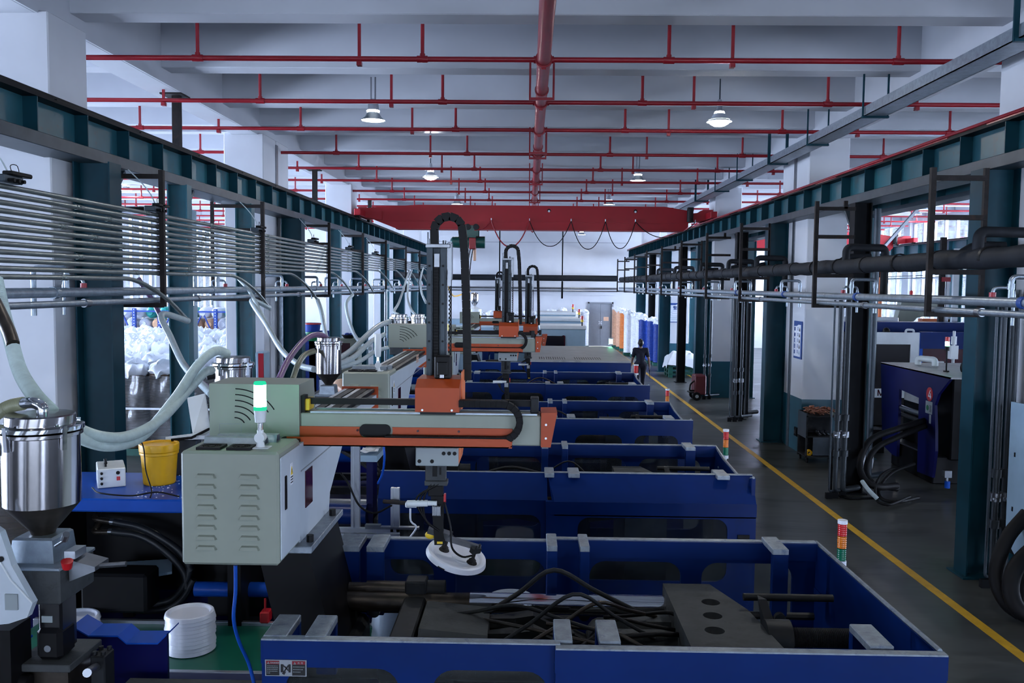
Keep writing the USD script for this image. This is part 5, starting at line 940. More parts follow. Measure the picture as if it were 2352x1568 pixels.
# aluminium profile stand with sensor
st_ = Thing('profile_stand', 'aluminium profile stand with clamped white cylinder beside the held lid', 'stand', (-1.1, 5.6, 0))
for x, y, z0, z1 in ((-1.122, 5.62, .0, 2.46), (-.858, 5.60, 1.88, 2.17)):
    st_.part('profile', G().box(x-.028, y-.02, z0, x-.010, y+.02, z1).box(x+.010, y-.02, z0, x+.028, y+.02, z1).box(x-.012, y-.012, z0, x+.012, y+.012, z1), 'alu')
st_.part('cross_profile', G().box(-1.45, 5.58, 1.84, -.83, 5.62, 1.865).box(-1.45, 5.58, 1.875, -.83, 5.62, 1.90), 'alu'); st_.part('chain_guide', G().box(-1.05, 5.57, 1.90, -.70, 5.61, 1.915).box(-1.05, 5.56, 1.915, -.95, 5.60, 1.93), 'steel')
st_.part('sensor_arm', G().cyl((-.93, 5.57, 2.085), (-.72, 5.5, 2.09), .013, n=10), 'rusty_steel', smooth=40); st_.part('sensor', G().box(-.775, 5.47, 2.07, -.70, 5.52, 2.105, .006), 'machine_white')
P = curve([(-.74, 5.46, 2.07), (-.735, 5.45, 1.99), (-.70, 5.45, 1.95), (-.76, 5.45, 1.86)], 16); st_.part('cable', G().tube(P, .006, 6), 'print_white', smooth=True)
P = curve(pts((782, 1085, 5.55), (800, 1110, 5.55), (825, 1160, 5.55), (860, 1178, 5.55), (900, 1160, 5.55)), 24); st_.part('cable', G().tube(P, .007, 6), 'black', smooth=True)
# blue air hose hanging under the control box, granule tray on the second press
hose('thin bright blue air hose hanging below the nearest control box', pts((541, 1298, 4.1), (541, 1360, 4.1), (537, 1420, 4.1), (548, 1470, 4.15), (572, 1525, 4.2), (585, 1575, 4.2)), .009, 'blue_bright', name='air_hose', group='air hoses'); hose('thin blue air line beside the aluminium stand', pts((881, 1020, 6.2), (883, 1050, 6.2), (879, 1085, 6.3), (868, 1110, 6.4)), .008, 'blue_bright', name='air_hose', group='air hoses')
gt = Thing('granule_tray', 'tray of cream plastic granules behind the orange arm tray', 'tray', at(850, 1040, Y=7.0)); a = at(822, 1046, Y=6.9); b = at(880, 1030, Y=7.2)
gt.part('tray', G().box(a[0], 6.9, a[2]-.05, b[0], 7.3, a[2]), 'pale_machine'); v = np.array([(x, y) for x in np.linspace(a[0]+.01, b[0]-.01, 14) for y in np.linspace(6.92, 7.28, 14)]); z = a[2]+.01+.03*meshkit.noise(np.c_[v*30, v[:, :1]*0])
i, j = np.meshgrid(range(13), range(13), indexing='ij'); k = (i*14+j).ravel(); gt.part('granules', G().add(np.c_[v, z], np.vstack([np.c_[k, k+14, k+15], np.c_[k, k+15, k+1]])), 'tank_peach' if False else 'print_white', kind='stuff', smooth=True)
gt.part('stand', G().box(a[0]+.05, 7.0, 0, b[0]-.05, 7.2, a[2]-.05), 'blue_dark')
# ================================================================ LEFT FOREGROUND: HYDRAULICS AND CONTROL CASE
gc = Thing('control_case', 'pale grey sloping control case at the lower left edge', 'control case', (-2.4, 3.7, 1.9))
gc.part('case', G().prism([at(x, y, Y=3.66)[[0, 2]] for x, y in ((-60, 1180), (0, 1222), (14, 1262), (27, 1300), (75, 1385), (62, 1418), (20, 1432), (-60, 1440))], 3.66, 3.70, 'y'), 'white_enamel'); gc.part('case_edge', G().bar(at(0, 1290, Y=3.655), at(25, 1332, Y=3.655), .006).bar(at(25, 1332, Y=3.655), at(74, 1384, Y=3.655), .006), 'machine_white')
gc.part('lamp_port', G().cyl(at(2, 1284, Y=3.65), at(2, 1284, Y=3.66), .012, n=12), 'black'); a = at(12, 1382, Y=3.655); gc.part('rating_plate', G().box(a[0], 3.652, a[2]-.035, a[0]+.055, 3.66, a[2]+.035), 'sign_gray')
gc.part('pedestal', G().box(-2.5, 3.72, .98, -2.28, 3.88, 1.95), 'black')
bc = Thing('machine_cover', 'bright blue folded sheet cover in front of the lid stack, lower left', 'cover', (-2.05, 4.4, 1.0))
zc = [(165, 1437), (203, 1459), (270, 1459), (290, 1476), (362, 1476), (382, 1456)]
top = [at(x, y, Y=4.32) for x, y in zc]; 
for a, b in zip(top, top[1:]): bc.part('fold', G().hull([a, b, a+(0, .16, .0), b+(0, .16, .0), a-(0, 0, .008), b-(0, 0, .008), a+(0, .16, -.008), b+(0, .16, -.008)]), 'blue_bright')
bc.part('front_sheet', G().prism([(p[0], p[2]-.004) for p in top] + [(top[-1][0], 1.0), (top[0][0], 1.0)], 4.33, 4.35, 'y'), 'blue_dark')
b2 = Thing('machine_cover', 'bright blue sheet wedge at the left edge under the control case', 'cover', (-2.4, 3.9, 1.0)); q = pts((-40, 1482, 3.9), (75, 1457, 4.0), (20, 1500, 3.85), (-40, 1530, 3.8)); b2.part('sheet', G().hull([*q, *[p-np.array([0, 0, .01]) for p in q]]), 'blue_bright'); b2.part('support', G().box(-2.6, 3.95, 1.0, -2.42, 4.0, 1.75), 'black')
yc_ = Thing('hydraulic_ram', 'yellow-ended hydraulic cylinder in the lower left corner', 'cylinder', at(20, 1562, Y=3.8)); a = at(-60, 1552, Y=3.8); b = at(38, 1566, Y=3.8); yc_.part('barrel', G().cyl(a, b, .045, n=18), 'yellow_pail', smooth=40); yc_.part('gland', G().cyl(b, b+(b-a)*.3, .04, n=16), 'black', smooth=40); yc_.part('cradle', G().box(a[0], 3.78, 1.02, b[0], 3.82, a[2]-.03), 'black')
db = Thing('machine_deck', 'dark greasy steel deck plate with bolted clamp at the bottom edge', 'deck', (-1.8, 3.85, 1.5)); db.part('deck', G().box(-2.0, 3.66, 1.40, -1.12, 4.25, 1.50, .01), 'cast_gray'); db.part('frame', G().box(-1.95, 3.75, 1.02, -1.2, 4.2, 1.4), 'black'); a = at(235, 1497, Y=4.0)
db.part('clamp_block', G().box(a[0]-.035, 3.95, 1.50, a[0]+.035, 4.05, a[2], .006), 'dark_iron')
for dx, dy in ((-.02, -.03), (.02, -.03), (-.02, .03), (.02, .03)): db.part('cap_screw', G().cyl((a[0]+dx, 4.0+dy, a[2]), (a[0]+dx, 4.0+dy, a[2]+.016), .011, n=10), 'dark_iron', smooth=40)
db.part('guide_shaft', G().cyl(at(200, 1545, Y=3.8), at(240, 1518, Y=4.1), .02, n=12), 'steel', smooth=40)
hb_ = Thing('hydraulic_unit', 'black hydraulic manifold with thick hoses left of the nearest control box', 'hydraulic unit', (-3.0, 6.9, 1.0))
hb_.part('tank', G().box(-3.6, 6.95, 1.0, -2.0, 7.05, 1.62), 'black'); hb_.part('manifold', G().box(-3.35, 6.35, 1.0, -2.85, 6.6, 1.30, .02), 'black')
for k, (p0, p1) in enumerate((((215, 1192), (262, 1198)), ((213, 1222), (258, 1221)))): 
    a, b = at(*p0, Y=6.75), at(*p1, Y=6.75); hb_.part('hose_fitting', G().tube(bend([a+(0, .12, .05), a, b], .04), .022, 10), 'copper' if k < 0 else 'grease_steel', smooth=40); hb_.part('ferrule', G().cyl(b-(.03, 0, 0), b+(.06, 0, 0), .026, n=12), 'steel', smooth=40)
for P in (((262, 1198), (320, 1210), (370, 1235), (415, 1268), (440, 1310)), ((258, 1221), (320, 1230), (375, 1262), (420, 1310), (430, 1350)), ((300, 1390), (360, 1385), (400, 1372), (430, 1330), (438, 1280)), ((290, 1400), (370, 1400), (415, 1378), (445, 1330)), ((470, 1425), (500, 1405), (520, 1385), (535, 1360))):
    hb_.part('hydraulic_hose', G().tube(curve([at(x, y, Y=6.72) for x, y in P], 30), .028, 10), 'rubber_hose', smooth=60)
a = at(300, 1390, Y=6.7); hb_.part('hose_nut', G().cyl(a-(.06, 0, 0), a+(.02, 0, 0), .036, n=6), 'grease_steel'); hb_.part('hose_nut', G().cyl(a-(.05, 0, .06), a+(.03, 0, -.06), .034, n=6), 'grease_steel'); hb_.part('valve', G().box(-3.1, 6.5, 1.12, -2.98, 6.6, 1.2, .01), 'blue_bright')
q = pts((280, 1290, 6.9), (395, 1283, 6.9), (395, 1312, 6.75), (282, 1332, 6.7)); hb_.part('barrel_shield', G().hull([*q, *[p-np.array([0, 0, .02]) for p in q]]), 'pale_machine', label='pale blue half-round barrel shield')
cyl = Thing('injection_ram', 'blue painted injection cylinder seen below the nearest control box', 'cylinder', at(530, 1352, Y=6.6)); a, b = at(450, 1352, Y=6.62), at(640, 1354, Y=6.62); cyl.part('barrel', G().cyl(a, b, .058, n=22), 'blue_bright', smooth=40); cyl.part('cradle', G().box(a[0]+.1, 6.6, .9, b[0]-.1, 6.66, a[2]-.04), 'black')
rd = Thing('oil_can', 'small red canister standing behind the nearest riser', 'canister', at(612, 1412, Y=6.5)); a = at(612, 1412, Y=6.45); rd.part('body', G().box(a[0]-.04, 6.4, .92, a[0]+.03, 6.5, a[2]+.04, .01), 'plastic_red'); rd.part('tube', G().cyl((a[0]-.0, 6.42, a[2]+.04), (a[0], 6.42, a[2]+.14), .008, n=8), 'plastic_red')
# ================================================================ RIGHT SIDE: POSTERS, CART, MACHINES, WORKER
def strokes(t, par, name, segs, o, s, right, up, m, w=.10, d=.003):
    """Brush strokes of a character in a unit square: (x0, y0, x1, y1) segments."""
    r, u = np.array(right, float), np.array(up, float); n = np.cross(r, u); g = G()
    for a, b, c, e in segs: g.bar(np.array(o)+s*(a*r+b*u)+n*d, np.array(o)+s*(c*r+e*u)+n*d, w*s, .002, up=n)
    t.part(name, g, m, parent=par)
def panel(t, name, o, right, up, w, h, d0, d1, m, parent=None):
    r, u = np.array(right, float), np.array(up, float); n = np.cross(r, u); o = np.array(o, float)
    P = [o+n*d+a*r+b*u for d in (d0, d1) for a, b in ((0, 0), (w, 0), (w, h), (0, h))]
    return t.part(name, G().add(P, _CUBE_F), m, parent=parent)
ZHENG = [(.0,.92,.55,.92),(.28,1.0,.28,.5),(.08,.82,.48,.82),(.08,.68,.48,.68),(.08,.82,.08,.68),(.48,.82,.48,.68),(.28,.68,.02,.48),(.28,.68,.52,.5),(.70,1.0,.58,.72),(.62,.86,1.0,.86),(.90,.86,.58,.48),(.66,.74,1.0,.48),(.08,.40,.94,.40),(.50,.40,.50,.04),(.50,.22,.82,.22),(.26,.26,.26,.04),(.0,.03,1.0,.03)]
LI = [(.0,.88,.36,.88),(.18,.88,.18,.18),(.02,.54,.36,.54),(.0,.12,.40,.22),(.48,.94,.96,.94),(.48,.94,.48,.46),(.96,.94,.96,.46),(.48,.70,.96,.70),(.48,.46,.96,.46),(.72,.94,.72,.04),(.48,.26,.96,.26),(.42,.04,1.0,.04)]
yp = 35.99; a = at(1538, 740, Y=yp); b = at(1569, 696, Y=yp); W, H = b[0]-a[0], b[2]-a[2]
po = Thing('wall_poster', 'white poster with two bold blue characters on the far right column', 'poster', (a[0]+W/2, yp, a[2]), group='posters on the right columns')
bd = panel(po, 'board', a, (1, 0, 0), (0, 0, 1), W, H, .0, .02, 'print_blue'); panel(po, 'sheet', a+(.02, 0, .03), (1, 0, 0), (0, 0, 1), W-.05, H-.06, .02, .023, 'print_white', bd)
po.part('header', G().prism([(a[0], a[2]+H), (a[0]+W*.97, a[2]+H), (a[0]+W*.62, a[2]+H-.03), (a[0]+W*.4, a[2]+H-.085), (a[0], a[2]+H-.08)], yp-.026, yp-.02, 'y'), 'print_blue', parent=bd)
strokes(po, bd, 'character', ZHENG, (a[0]+W*.25, yp-.02, a[2]+H*.665), .145, (1, 0, 0), (0, 0, 1), 'print_blue', .11, .006); strokes(po, bd, 'character', LI, (a[0]+W*.54, yp-.02, a[2]+H*.665), .145, (1, 0, 0), (0, 0, 1), 'print_blue', .11, .006)
g = G(); rr = random.Random(5)
for z, x0, x1 in ((.585, .22, .46), (.585, .56, .76), (.52, .06, .2), (.455, .14, .66), (.38, .05, .2), (.33, .12, .64), (.25, .05, .86), (.21, .1, .5), (.17, .1, .84), (.12, .1, .84)): g.box(a[0]+W*x0, yp-.027, a[2]+H*z, a[0]+W*x1, yp-.023, a[2]+H*z+.010)
po.part('small_print', g, 'pale_machine', parent=bd, kind='stuff'); po.part('picture', G().box(a[0]+W*.76, yp-.027, a[2]+H*.36, a[0]+W*.79, yp-.023, a[2]+H*.46).box(a[0]+W*.86, yp-.027, a[2]+H*.34, a[0]+W*.91, yp-.023, a[2]+H*.44).box(a[0]+W*.76, yp-.027, a[2]+H*.33, a[0]+W*.9, yp-.023, a[2]+H*.35), 'print_black', parent=bd)
xp = 5.775; o = np.array([xp, 18.95, 1.985]); RT, UPV = (0, -1, 0), (0, 0, 1)   # on the left face of the joint column
p2_ = Thing('wall_poster', 'tall narrow blue poster with five rows of symbols on the second right column', 'poster', (xp, 18.7, 1.985), group='posters on the right columns')
bd = panel(p2_, 'board', o, RT, UPV, .52, .80, 0, .02, 'print_blue'); panel(p2_, 'sheet', o+(0, -.02, .045), RT, UPV, .445, .68, .02, .022, 'print_white', bd)
p2_.part('header', G().prism([(18.95, 2.785), (18.47, 2.785), (18.47, 2.76), (18.60, 2.735), (18.75, 2.68), (18.95, 2.67)], xp-.0245, xp-.02, 'x'), 'print_blue', parent=bd)
sym = [[(.2,.95,.2,.05),(.5,.95,.5,.05),(.8,.95,.8,.05),(.1,.9,.9,.9),(.1,.5,.9,.5)], [(.15,.95,.15,.05),(.85,.95,.85,.05),(.1,.5,.9,.5),(.5,.95,.5,.05)], [(.15,.95,.15,.05),(.1,.92,.9,.92),(.1,.5,.8,.5),(.1,.08,.9,.08)], [(.15,.95,.15,.05),(.1,.92,.9,.92),(.1,.5,.8,.5),(.1,.08,.9,.08),(.85,.95,.85,.05)], [(.2,.95,.2,.05),(.5,.95,.5,.05),(.8,.95,.8,.05),(.1,.1,.9,.1)]]
for i in range(5):
    z = 2.57-.122*i; strokes(p2_, bd, 'symbol', sym[i], (xp-.02, 18.92, z), .085, RT, UPV, 'print_blue', .22, .004)
    g = G()
    for j in range(3): g.box(xp-.025, 18.63, z+.02+.025*j, xp-.022, 18.72, z+.03+.025*j)
    p2_.part('caption', g, 'print_blue', parent=bd, kind='stuff')
    p2_.part('figure', G().add(*G().ball((xp-.024, 18.555, z+.07), .013, 6, (.2, 1, 1)).get()).hull([(xp-.026, 18.575, z+.055), (xp-.026, 18.535, z+.055), (xp-.026, 18.53, z+.0), (xp-.026, 18.585, z+.0), (xp-.022, 18.575, z+.055), (xp-.022, 18.535, z+.055), (xp-.022, 18.53, z), (xp-.022, 18.585, z)]), 'print_black' if i != 4 else 'pale_machine', parent=bd)
so = Thing('wall_socket', 'dark socket box low on the second right column', 'socket box', (5.77, 18.6, .33)); so.part('box', G().box(5.73, 18.50, .33, 5.776, 18.68, .52, .008), 'black_gloss'); so.part('socket', G().box(5.725, 18.53, .38, 5.73, 18.58, .46).box(5.725, 18.60, .38, 5.73, 18.65, .46), 'dark_iron')
# tool cart heaped with copper turnings
cx0, cx1, cy0, cy1 = 5.56, 6.24, 17.32, 17.86
ct = Thing('tool_cart', 'grimy steel tool cart heaped with copper scrap by the second right column', 'tool cart', ((cx0+cx1)/2, 17.6, 0))
g = G()
for x in (cx0, cx1-.03):
    for y in (cy0, cy1-.03): g.box(x, y, .08, x+.03, y+.03, 1.0)
ct.part('frame', g, 'dark_iron'); ct.part('side_panel', G().box(cx0-.004, cy0, .50, cx0, cy1, 1.0), 'gray_steel'); ct.part('back_panel', G().box(cx0, cy1-.01, .12, cx1, cy1, 1.0), 'dark_iron')
for z in (.12, .52, .93): ct.part('shelf', G().box(cx0, cy0, z, cx1, cy1, z+.02), 'dark_iron')
ct.part('drawer_front', G().box(cx0+.14, cy0-.006, .16, cx1, cy0, .52, .004), 'gray_steel')
for x in (cx0+.05, cx1-.05):
    for y in (cy0+.05, cy1-.05): ct.part('caster', G().cyl((x-.015, y, .04), (x+.015, y, .04), .04, n=12).box(x-.02, y-.02, .05, x+.02, y+.02, .1), 'black_rubber', smooth=40)
g = G(); rr = random.Random(2)
for i in range(46):
    x, y, z = rr.uniform(cx0+.05, cx1-.12), rr.uniform(cy0+.03, cy1-.08), .95+rr.uniform(0, .10); u = np.linspace(0, 5, 9); g.tube(np.c_[x+.05*np.cos(u)+.02*u/5, y+.05*np.sin(u), z+.012*u], .012, 5)
sc = Thing('copper_scrap', 'tangled heap of copper scrap on top of the tool cart', 'scrap', (cx0+.3, 17.6, .95), kind='stuff'); sc.part('turnings', g, 'copper', smooth=60, kind='stuff')
g = G()
for i in range(12): x, y = rr.uniform(cx0+.25, cx1-.2), rr.uniform(cy0+.03, cy0+.2); u = np.linspace(0, 4, 7); g.tube(np.c_[x+.03*np.cos(u), y+.03*np.sin(u), .56+.02*u], .012, 5)
s2 = Thing('metal_scrap', 'bright metal bits on the middle shelf of the tool cart', 'scrap', (5.9, 17.5, .54), kind='stuff'); s2.part('bits', g, 'steel', smooth=60, kind='stuff')
tin = Thing('tin_can', 'small pale tin can on the corner of the tool cart', 'can', (6.14, 17.55, .95)); tin.part('body', G().lathe([(0, .95), (.05, .95), (.05, 1.04), (.047, 1.04), (.047, .97), (0, .97)], (6.14, 17.55, 0), 20), 'cream', smooth=40)
yt = Thing('tape_roll', 'yellow roll lying on the bottom shelf of the tool cart', 'tape roll', (5.66, 17.4, .14)); yt.part('ring', G().lathe([(.03, -.03), (.06, -.03), (.06, .03), (.03, .03), (.03, -.03)], (5.66, 17.42, .20), 20, axis=(0, 1, .2)), 'yellow_pail', smooth=40)
# press number 4 in the right bay
pm = Thing('injection_press', 'dark blue press with red number 4 badge standing in the right bay', 'injection moulding machine', (8.6, 16.4, 0), group='presses in the right side bay')
XN = 7.19; fr = Polygon([(14.86, 2.0), (17.83, 1.99), (17.60, .34), (17.1, .24), (16.9, .24), (16.9, 1.56), (16.05, 1.5), (16.0, .14), (15.40, .16), (15.32, .65), (15.35, 1.0), (15.42, 1.45), (15.3, 1.66)])
pm.part('end_frame', G().prism(fr, XN, XN+.05, 'x'), 'blue_dark'); pm.part('top_deck', G().prism([(XN, 14.86), (XN+2.6, 14.9), (XN+2.6, 17.83), (XN, 17.83)], 1.97, 2.0, 'z'), 'gray_top')
pm.part('body', G().box(XN+.35, 15.5, .45, XN+3.0, 17.5, 1.95, .02), 'black'); pm.part('base', G().box(XN+.1, 15.6, .0, XN+3.0, 17.4, .5, .02), 'black'); pm.part('white_door', G().prism([(15.25, .35), (15.25, 1.55), (14.95, 1.72), (14.6, 1.72), (14.6, .1)], XN+.55, XN+.60, 'x'), 'machine_white')
pm.part('tie_bar', G().cyl((XN+.06, 15.6, 1.2), (XN+.06, 17.4, 1.2), .05, n=14), 'steel', smooth=40); pm.part('tie_bar', G().cyl((XN+.09, 15.6, 1.06), (XN+.09, 17.4, 1.06), .04, n=14), 'dark_iron', smooth=40); pm.part('white_block', G().box(XN+.1, 16.1, 1.36, XN+.14, 16.9, 1.52), 'gray_top')
c4 = (15.62, 1.62); bdg = pm.part('badge', G().cyl((XN-.006, c4[0], c4[1]), (XN, c4[0], c4[1]), .125, n=28), 'plastic_red', smooth=40, label='round red badge with white 4'); pm.part('numeral', G().add(*text3('4', .15, (XN-.0085, c4[0]+.055, c4[1]-.075), (0, -1, 0), (0, 0, 1), True)), 'print_white', parent=bdg)
ln = panel(pm, 'notice', (XN, 15.76, 1.27), RT, UPV, .26, .22, 0, .004, 'sign_gray'); pm.part('notice_disc', G().cyl((XN-.006, 15.68, 1.37), (XN-.004, 15.68, 1.37), .05, n=20), 'plastic_green', parent=ln); panel(pm, 'notice', (XN, 15.60, 1.10), RT, UPV, .07, .16, 0, .004, 'sign_gray')
g = G()
for j in range(5): g.box(XN-.006, 15.53, 1.31+.025*j, XN-.004, 15.6, 1.32+.025*j)
pm.part('notice_lines', g, 'print_black', parent=ln, kind='stuff')
tp = at(2173, 858, X=7.6); x, y, z = tp
pm.part('signal_pole', G().cyl((x, y, 1.98), (x, y, z+.42), .014, n=8).cyl((x, y, 1.99), (x, y, 2.02), .05, n=14), 'black'); zt = z+.42
for i, m in enumerate(('black', 'green_glow', 'lens_red')): pm.part('signal_lens', G().lathe([(0, zt+.085*i), (.04, zt+.085*i), (.04, zt+.085*i+.08), (0, zt+.085*i+.083)], (x, y, 0), 18), m, smooth=40)
pm.part('motor_drum', G().cyl((8.0, 15.1, 2.08), (8.0, 15.9, 2.08), .16, n=20), 'black', smooth=40); pm.part('pipe_elbow', G().tube(bend([(7.75, 17.4, 2.0), (7.75, 17.4, 2.12), (7.95, 17.1, 2.12), (7.95, 17.1, 2.0)], .08), .06, 12), 'machine_white', smooth=50)
pm.part('filter_block', G().box(7.1, 14.75, .30, 7.22, 14.87, .42).cyl((7.16, 14.81, .30), (7.16, 14.81, .18), .03, n=12), 'steel'); pm.part('filter_bowl', G().cyl((7.16, 14.78, .12), (7.16, 14.78, .24), .045, n=12), 'blue_bright', smooth=40)
for k, P in enumerate((((2125, 965, 15.8), (2060, 985, 15.4), (2000, 1010, 15.0), (1975, 1060, 14.6), (1985, 1100, 14.4), (2015, 1118, 14.3), (2060, 1115, 14.6)), ((2125, 978, 15.7), (2070, 1000, 15.4), (2012, 1030, 15.0), (1990, 1075, 14.7), (2005, 1110, 14.5), (2060, 1122, 14.7)), ((2100, 1065, 15.2), (2050, 1085, 14.8), (2020, 1120, 14.5), (2025, 1150, 14.2), (2060, 1165, 14.0), (2110, 1150, 14.3)), ((2090, 1070, 15.2), (2040, 1080, 14.8), (2015, 1105, 14.4), (2012, 1145, 14.0), (2040, 1165, 13.8), (2090, 1140, 14.2)), ((1980, 1105, 14.2), (1995, 1125, 14.0), (2015, 1145, 13.9)))):
    Q = pts(*P); Q = [np.array([q[0], q[1], max(q[2], .06)]) for q in Q]; pm.part('hydraulic_hose', G().tube(curve(Q, 36), (.055, .05, .028, .022, .035)[k], 10), 'black_rubber' if k < 4 else 'hose_clear', smooth=60)
# white press behind it
wm = Thing('injection_press', 'white press with large dark door windows behind the number 4 press', 'injection moulding machine', (9.6, 22.6, 0), group='presses in the right side bay')
fr = sbox(8.2, .75, 9.82, 2.4).difference(sbox(8.30, .98, 8.60, 2.1)).difference(sbox(8.70, .98, 9.60, 2.1)); p = wm.part('door_frame', G().prism(fr, 22.0, 22.05, 'y'), 'machine_white'); wm.part('door_glass', G().box(8.3, 22.03, .98, 9.6, 22.04, 2.1), 'dark_glass', parent=p)
wm.part('body', G().box(8.2, 22.1, .02, 13.0, 23.6, 2.36, .02), 'black'); wm.part('blue_header', G().box(9.83, 21.98, 2.0, 13.0, 22.1, 2.42), 'blue_paint'); wm.part('blue_post', G().box(9.82, 21.99, .8, 9.90, 22.08, 2.4), 'blue_bright'); wm.part('brown_door', G().box(9.92, 22.02, .8, 12.8, 22.08, 2.0), 'wine_glass'); wm.part('rear_hood', G().box(8.2, 23.0, 2.36, 13.0, 23.6, 2.62), 'blue_paint')
wm.part('white_shelf', G().box(8.3, 23.7, 2.55, 10.0, 24.2, 2.72, .02), 'machine_white'); wm.part('foot', G().box(8.3, 22.0, 0, 8.5, 23.5, .74).box(12.6, 22.0, 0, 12.8, 23.5, .74), 'black')
wm.part('lettering', G().add(*text3('M', .15, (8.80, 21.998, .80), (1, 0, 0), (0, 0, 1), True)), 'wine_glass', label='dark red letter M')
wm.part('knob', G().ball((9.1, 22.3, 2.42), .09, 8), 'black', smooth=60); wm.part('lift_eye', G().tube(bend([(9.55, 22.2, 2.36), (9.55, 22.2, 2.46), (9.75, 22.2, 2.46), (9.75, 22.2, 2.36)], .05), .03, 8), 'machine_white', smooth=50)
fx = Thing('test_fixture', 'white measuring fixture standing on the white press, right bay', 'fixture', at(2190, 850, Y=19.5)); a = at(2150, 872, Y=19.5)
fx.part('base', G().box(a[0]-.1, 19.3, a[2]-.05, a[0]+.7, 19.8, a[2], .01), 'machine_white'); fx.part('column', G().box(a[0]-.02, 19.4, a[2], a[0]+.12, 19.5, a[2]+.42, .01), 'machine_white'); b = at(2192, 760, Y=19.5); fx.part('plunger', G().cyl((b[0], 19.5, a[2]+.1), (b[0], 19.5, b[2]), .03, n=12).cyl((b[0], 19.5, b[2]-.3), (b[0], 19.5, b[2]-.12), .06, n=14).box(b[0]-.10, 19.4, b[2]-.62, b[0]+.06, 19.55, b[2]-.32), 'machine_white', smooth=40); fx.part('arm', G().box(a[0]+.1, 19.42, a[2]+.18, b[0], 19.5, a[2]+.36), 'machine_white'); fx.part('legs', G().box(a[0]+.1, 19.4, .0, a[0]+.6, 19.7, a[2]-.05), 'black')
# robot seen against the windows of the right bay
rb = Thing('takeout_robot', 'pale robot with orange housing seen against the right bay windows', 'robot', at(2100, 700, Y=26.0), group='robots in the right bay')
a, b = at(2068, 700, Y=26), at(2118, 745, Y=26); rb.part('arm_body', G().prism([(a[0]+.05, a[2]+.15), (b[0]+.5, a[2]+.1), (b[0]+.4, a[2]-.25), (a[0]+.5, a[2]-.38), (a[0]+.35, b[2]+.02), (a[0]-.1, b[2])], 26.0, 26.3, 'y'), 'cream'); c = at(2080, 683, Y=26); d = at(2125, 693, Y=26); rb.part('housing', G().box(c[0], 26, c[2]-.15, d[0], 26.5, c[2]+.08, .05), 'orange_light'); rb.part('beacon', G().lathe([(0, 0), (.05, 0), (.05, .1), (0, .14)], (c[0]+.25, 26.2, c[2]+.08), 12), 'plastic_red', smooth=50)
e = at(2150, 740, Y=26); rb.part('tail_housing', G().box(e[0]-.4, 26, e[2]-.12, e[0]+.4, 26.3, e[2]+.10), 'orange_light'); rb.part('mast', G().box(e[0]+.25, 26, e[2]-.9, e[0]+.4, 26.1, e[2]+.3), 'alu'); rb.part('pedestal', G().box(a[0]+.0, 26.05, 0, a[0]+.9, 26.25, b[2]), 'black')
f = at(2022, 680, Y=24); ob2 = Thing('orange_post', 'orange and black post in the right bay beside the thin rail', 'post', (f[0], 24, 0)); ob2.part('post', G().cyl((f[0], 24, 2.6), (f[0], 24, 4.1), .05, n=12), 'orange_light', smooth=40); ob2.part('base', G().box(f[0]-.06, 23.95, 0, f[0]+.06, 24.05, 2.7), 'dark_iron'); ob2.part('cap', G().tube(bend([(f[0]-.05, 24, 3.8), (f[0]-.05, 24, 4.25), (f[0]-.12, 24, 4.25)], .05), .03, 8), 'black')
a, b = at(2030, 636, Y=24), at(2170, 630, Y=24); cr = Thing('curtain_wire', 'pair of thin wires strung across the right bay', 'wire', (a+b)/2)
for dz in (0, -.06): cr.part('wire', G().tube(np.array([a+(0, 0, dz), b+(0, 0, dz)]), .008, 5), 'gray_steel')
a = at(2160, 560, Y=24); mp_ = Thing('robot_mast', 'slim white and dark mast with red clip in the right bay', 'mast', (a[0]+.2, 24, 2.4)); b = at(2165, 640, Y=24); mp_.part('dark_bar', G().box(b[0]-.06, 24, 2.45, b[0]+.08, 24.1, 4.9), 'rusty_steel'); mp_.part('white_bar', G().box(b[0]+.12, 24, 2.45, b[0]+.2, 24.08, 4.2).box(b[0]+.3, 24, 2.45, b[0]+.45, 24.08, 4.6), 'machine_white'); mp_.part('red_clip', G().box(b[0]-.03, 23.95, 3.7, b[0]+.2, 24.0, 3.82), 'red_pipe'); mp_.part('foot', G().box(b[0]-.1, 23.9, 0, b[0]+.5, 24.2, 2.45), 'dark_iron')
# white cabinet at the right edge
wc = Thing('machine_cabinet', 'pale blue-white machine end panel at the right picture edge', 'cabinet', (5.6, 9.2, .1)); wc.part('end_panel', G().prism([(8.4, 2.26), (9.95, 2.23), (9.94, .66), (9.7, .50), (8.4, .45)], 5.50, 5.53, 'x'), 'pale_machine'); wc.part('body', G().box(5.53, 8.45, .5, 7.0, 9.9, 2.18), 'black'); wc.part('foot', G().box(5.6, 8.6, 0, 5.7, 8.7, .5).box(5.6, 9.7, 0, 5.7, 9.8, .5), 'black')
for y, z in ((9.82, 1.62), (9.82, 1.0), (9.55, .82)): wc.part('slot', G().box(5.494, y-.01, z, 5.50, y+.01, z+.05), 'black')
hz = Thing('thick_hose', 'very thick black hose looping to the floor at the right picture edge', 'hose', (5.5, 9.4, 0)); Q = pts((2395, 1140, 9.7), (2352, 1188, 9.6), (2316, 1232, 9.5), (2292, 1290, 9.4), (2290, 1340, 9.3), (2312, 1385, 9.2), (2345, 1410, 9.1)); hz.part('hose_wall', G().tube(curve([np.array([q[0], q[1], max(q[2], .08)]) for q in Q], 40), .075, 14), 'black_rubber', smooth=60)
